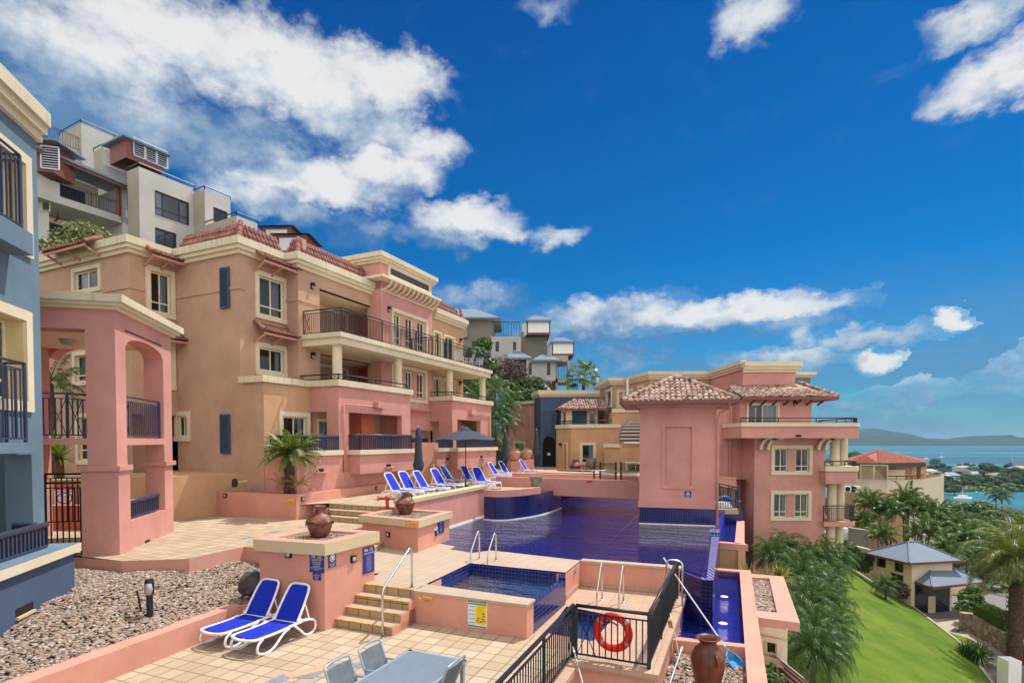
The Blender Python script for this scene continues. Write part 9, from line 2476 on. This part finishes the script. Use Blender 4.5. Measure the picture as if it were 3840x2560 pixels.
S_=Sign(*P2R,*[a_(q,0)[0] for q in(1455,1480)],a_(0,402)[1],a_(0,426)[1],'paper_notice','small pale notice beside the navy sign on the pool corner planter',SIGNW);S_.text('NOTICE',.5,.6,.25,SIGNR,.8)
S_=Sign(tfl,tfr_,*[1900+q/2 for q in(1336,1384)],1300+1080/2,1300+1124/2,'warning_sign','small navy sign with a white triangle on the pink tower',SIGNB)
S_.poly([(.18,.35),(.82,.35),(.5,.92)],SIGNW,k=1);S_.poly([(.27,.40),(.73,.40),(.5,.80)],SIGNB,k=2);S_.poly([(.42,.46),(.62,.46),(.5,.7)],SIGNW,k=3);S_.text('SLIPPERY',.5,.24,.09,SIGNW,.8);S_.text('WHEN WET',.5,.12,.09,SIGNW,.8)
q0_,q1_=V2(D(185,1800,18.98)),V2(D(335,1800,19.38));S_=Sign(q0_,q1_,204,279,1815,1893,'pool_rules_board','red and white pool and spa rules board on the ochre planter behind the gate',SIGNW)
S_.rect(.0,1,.72,1,SIGNR);S_.text('POOL and SPA',.5,.92,.09,SIGNW,.92,bold=.01);S_.text('RULES',.5,.79,.09,SIGNW,.6,bold=.01);S_.text('Open 7am - 8pm',.5,.64,.07,INK,.9,bold=.01)
S_.poly([(.5+.42*math.cos(t_),.32+.28*math.sin(t_)) for t_ in lin(0,6.283,22)[:-1]],SIGNR,k=1);S_.poly([(.5+.33*math.cos(t_),.32+.22*math.sin(t_)) for t_ in lin(0,6.283,22)[:-1]],SIGNW,k=2);S_.text('No Jumping',.5,.41,.06,INK,.6);S_.text('Diving',.5,.32,.06,INK,.6);S_.text('Glassware',.5,.23,.06,INK,.6)
q=Vector((*(B0+bd*3.6-bn*.02),2.28));mb=MB();mb.beam(q-Vector((*bd,0))*.13,q+Vector((*bd,0))*.13,.02,.09);mb.build('brick_plaque',REDD,label='tiny dull red plaque on the footbridge parapet',cat='plaque',org=tuple(q))
# flood light on the low ochre wall
p=G(905,1812,2.6);c=D(880,1808,21.9);t=thing('flood_light','black flood light on an arm at the foot of the tan wall','light',tuple(c));mb=MB();mb.tube([c+Vector((.1,.1,0)),c+Vector((.3,.4,.02))],.04,8);mb.build('arm',CREAM,t);mb=MB();mb.lathe([(.1,-.18),(.11,.0),(.09,.14),(0,.16)],tuple(c),12);mb.build('lamp',BLACK,t)
# small things on the side terrace and table of the upper balcony
c=PX(2715,29.6);t=thing('coiled_hose','blue cover and coiled white hose behind the railing on the side terrace','hose',(*c,zu));mb=MB()
for k in range(4):mb.tube([(c.x+(.42-.04*k)*math.cos(a),c.y+(.3-.03*k)*math.sin(a),zu+.06+.07*k) for a in lin(0,6.283,20)[:-1]],.035,6,closed=True)
mb.build('coil',WHITEP,t,smooth=True);mb=MB();mb.tube(bez([(c.x-.6,c.y-.2,zu+.45),(c.x,c.y-.25,zu+.62),(c.x+.5,c.y-.2,zu+.42),(c.x+.9,c.y,zu+.3)],4),.06,8);mb.build('cover',POOLBLUE,t,smooth=True)
bch=[]
for k,(x,lab) in enumerate(((1722,'white chair on the long upper balcony, nearest the doors'),(1755,'white chair on the long upper balcony, in the middle'),(1790,'white chair on the long upper balcony, at its far end'))):
 o_=clone(ch);p=on(K0-ND*.9,UD,x);place(o_,(p.x,p.y,9.0),k*1.4,lab,'chairs on the upper balcony')
 for cc in o_.children:cc.data=cc.data.copy();cc.data.materials[0]=WHITEP
 # ---------------------------------------------------------------- sea haze
hz=bpy.data.materials.new('sea_haze');hz.use_nodes=True;N=NT(hz.node_tree);N.n.clear();o=N.new('ShaderNodeOutputMaterial');v=N.new('ShaderNodeVolumePrincipled')
v.inputs['Color'].default_value=(.36,.60,.88,1);v.inputs['Density'].default_value=8e-5;v.inputs['Anisotropy'].default_value=0.0
N.l.new(v.outputs[0],o.inputs['Volume'])
mb=MB();mb.prism([(-31000,-200),(31000,-200),(31000,43000),(-31000,43000)],-38.5,132);mb.build('haze',hz,kind='stuff',org=(0,0,-38.5),label='thin blue sea haze over the bay',cat='haze')
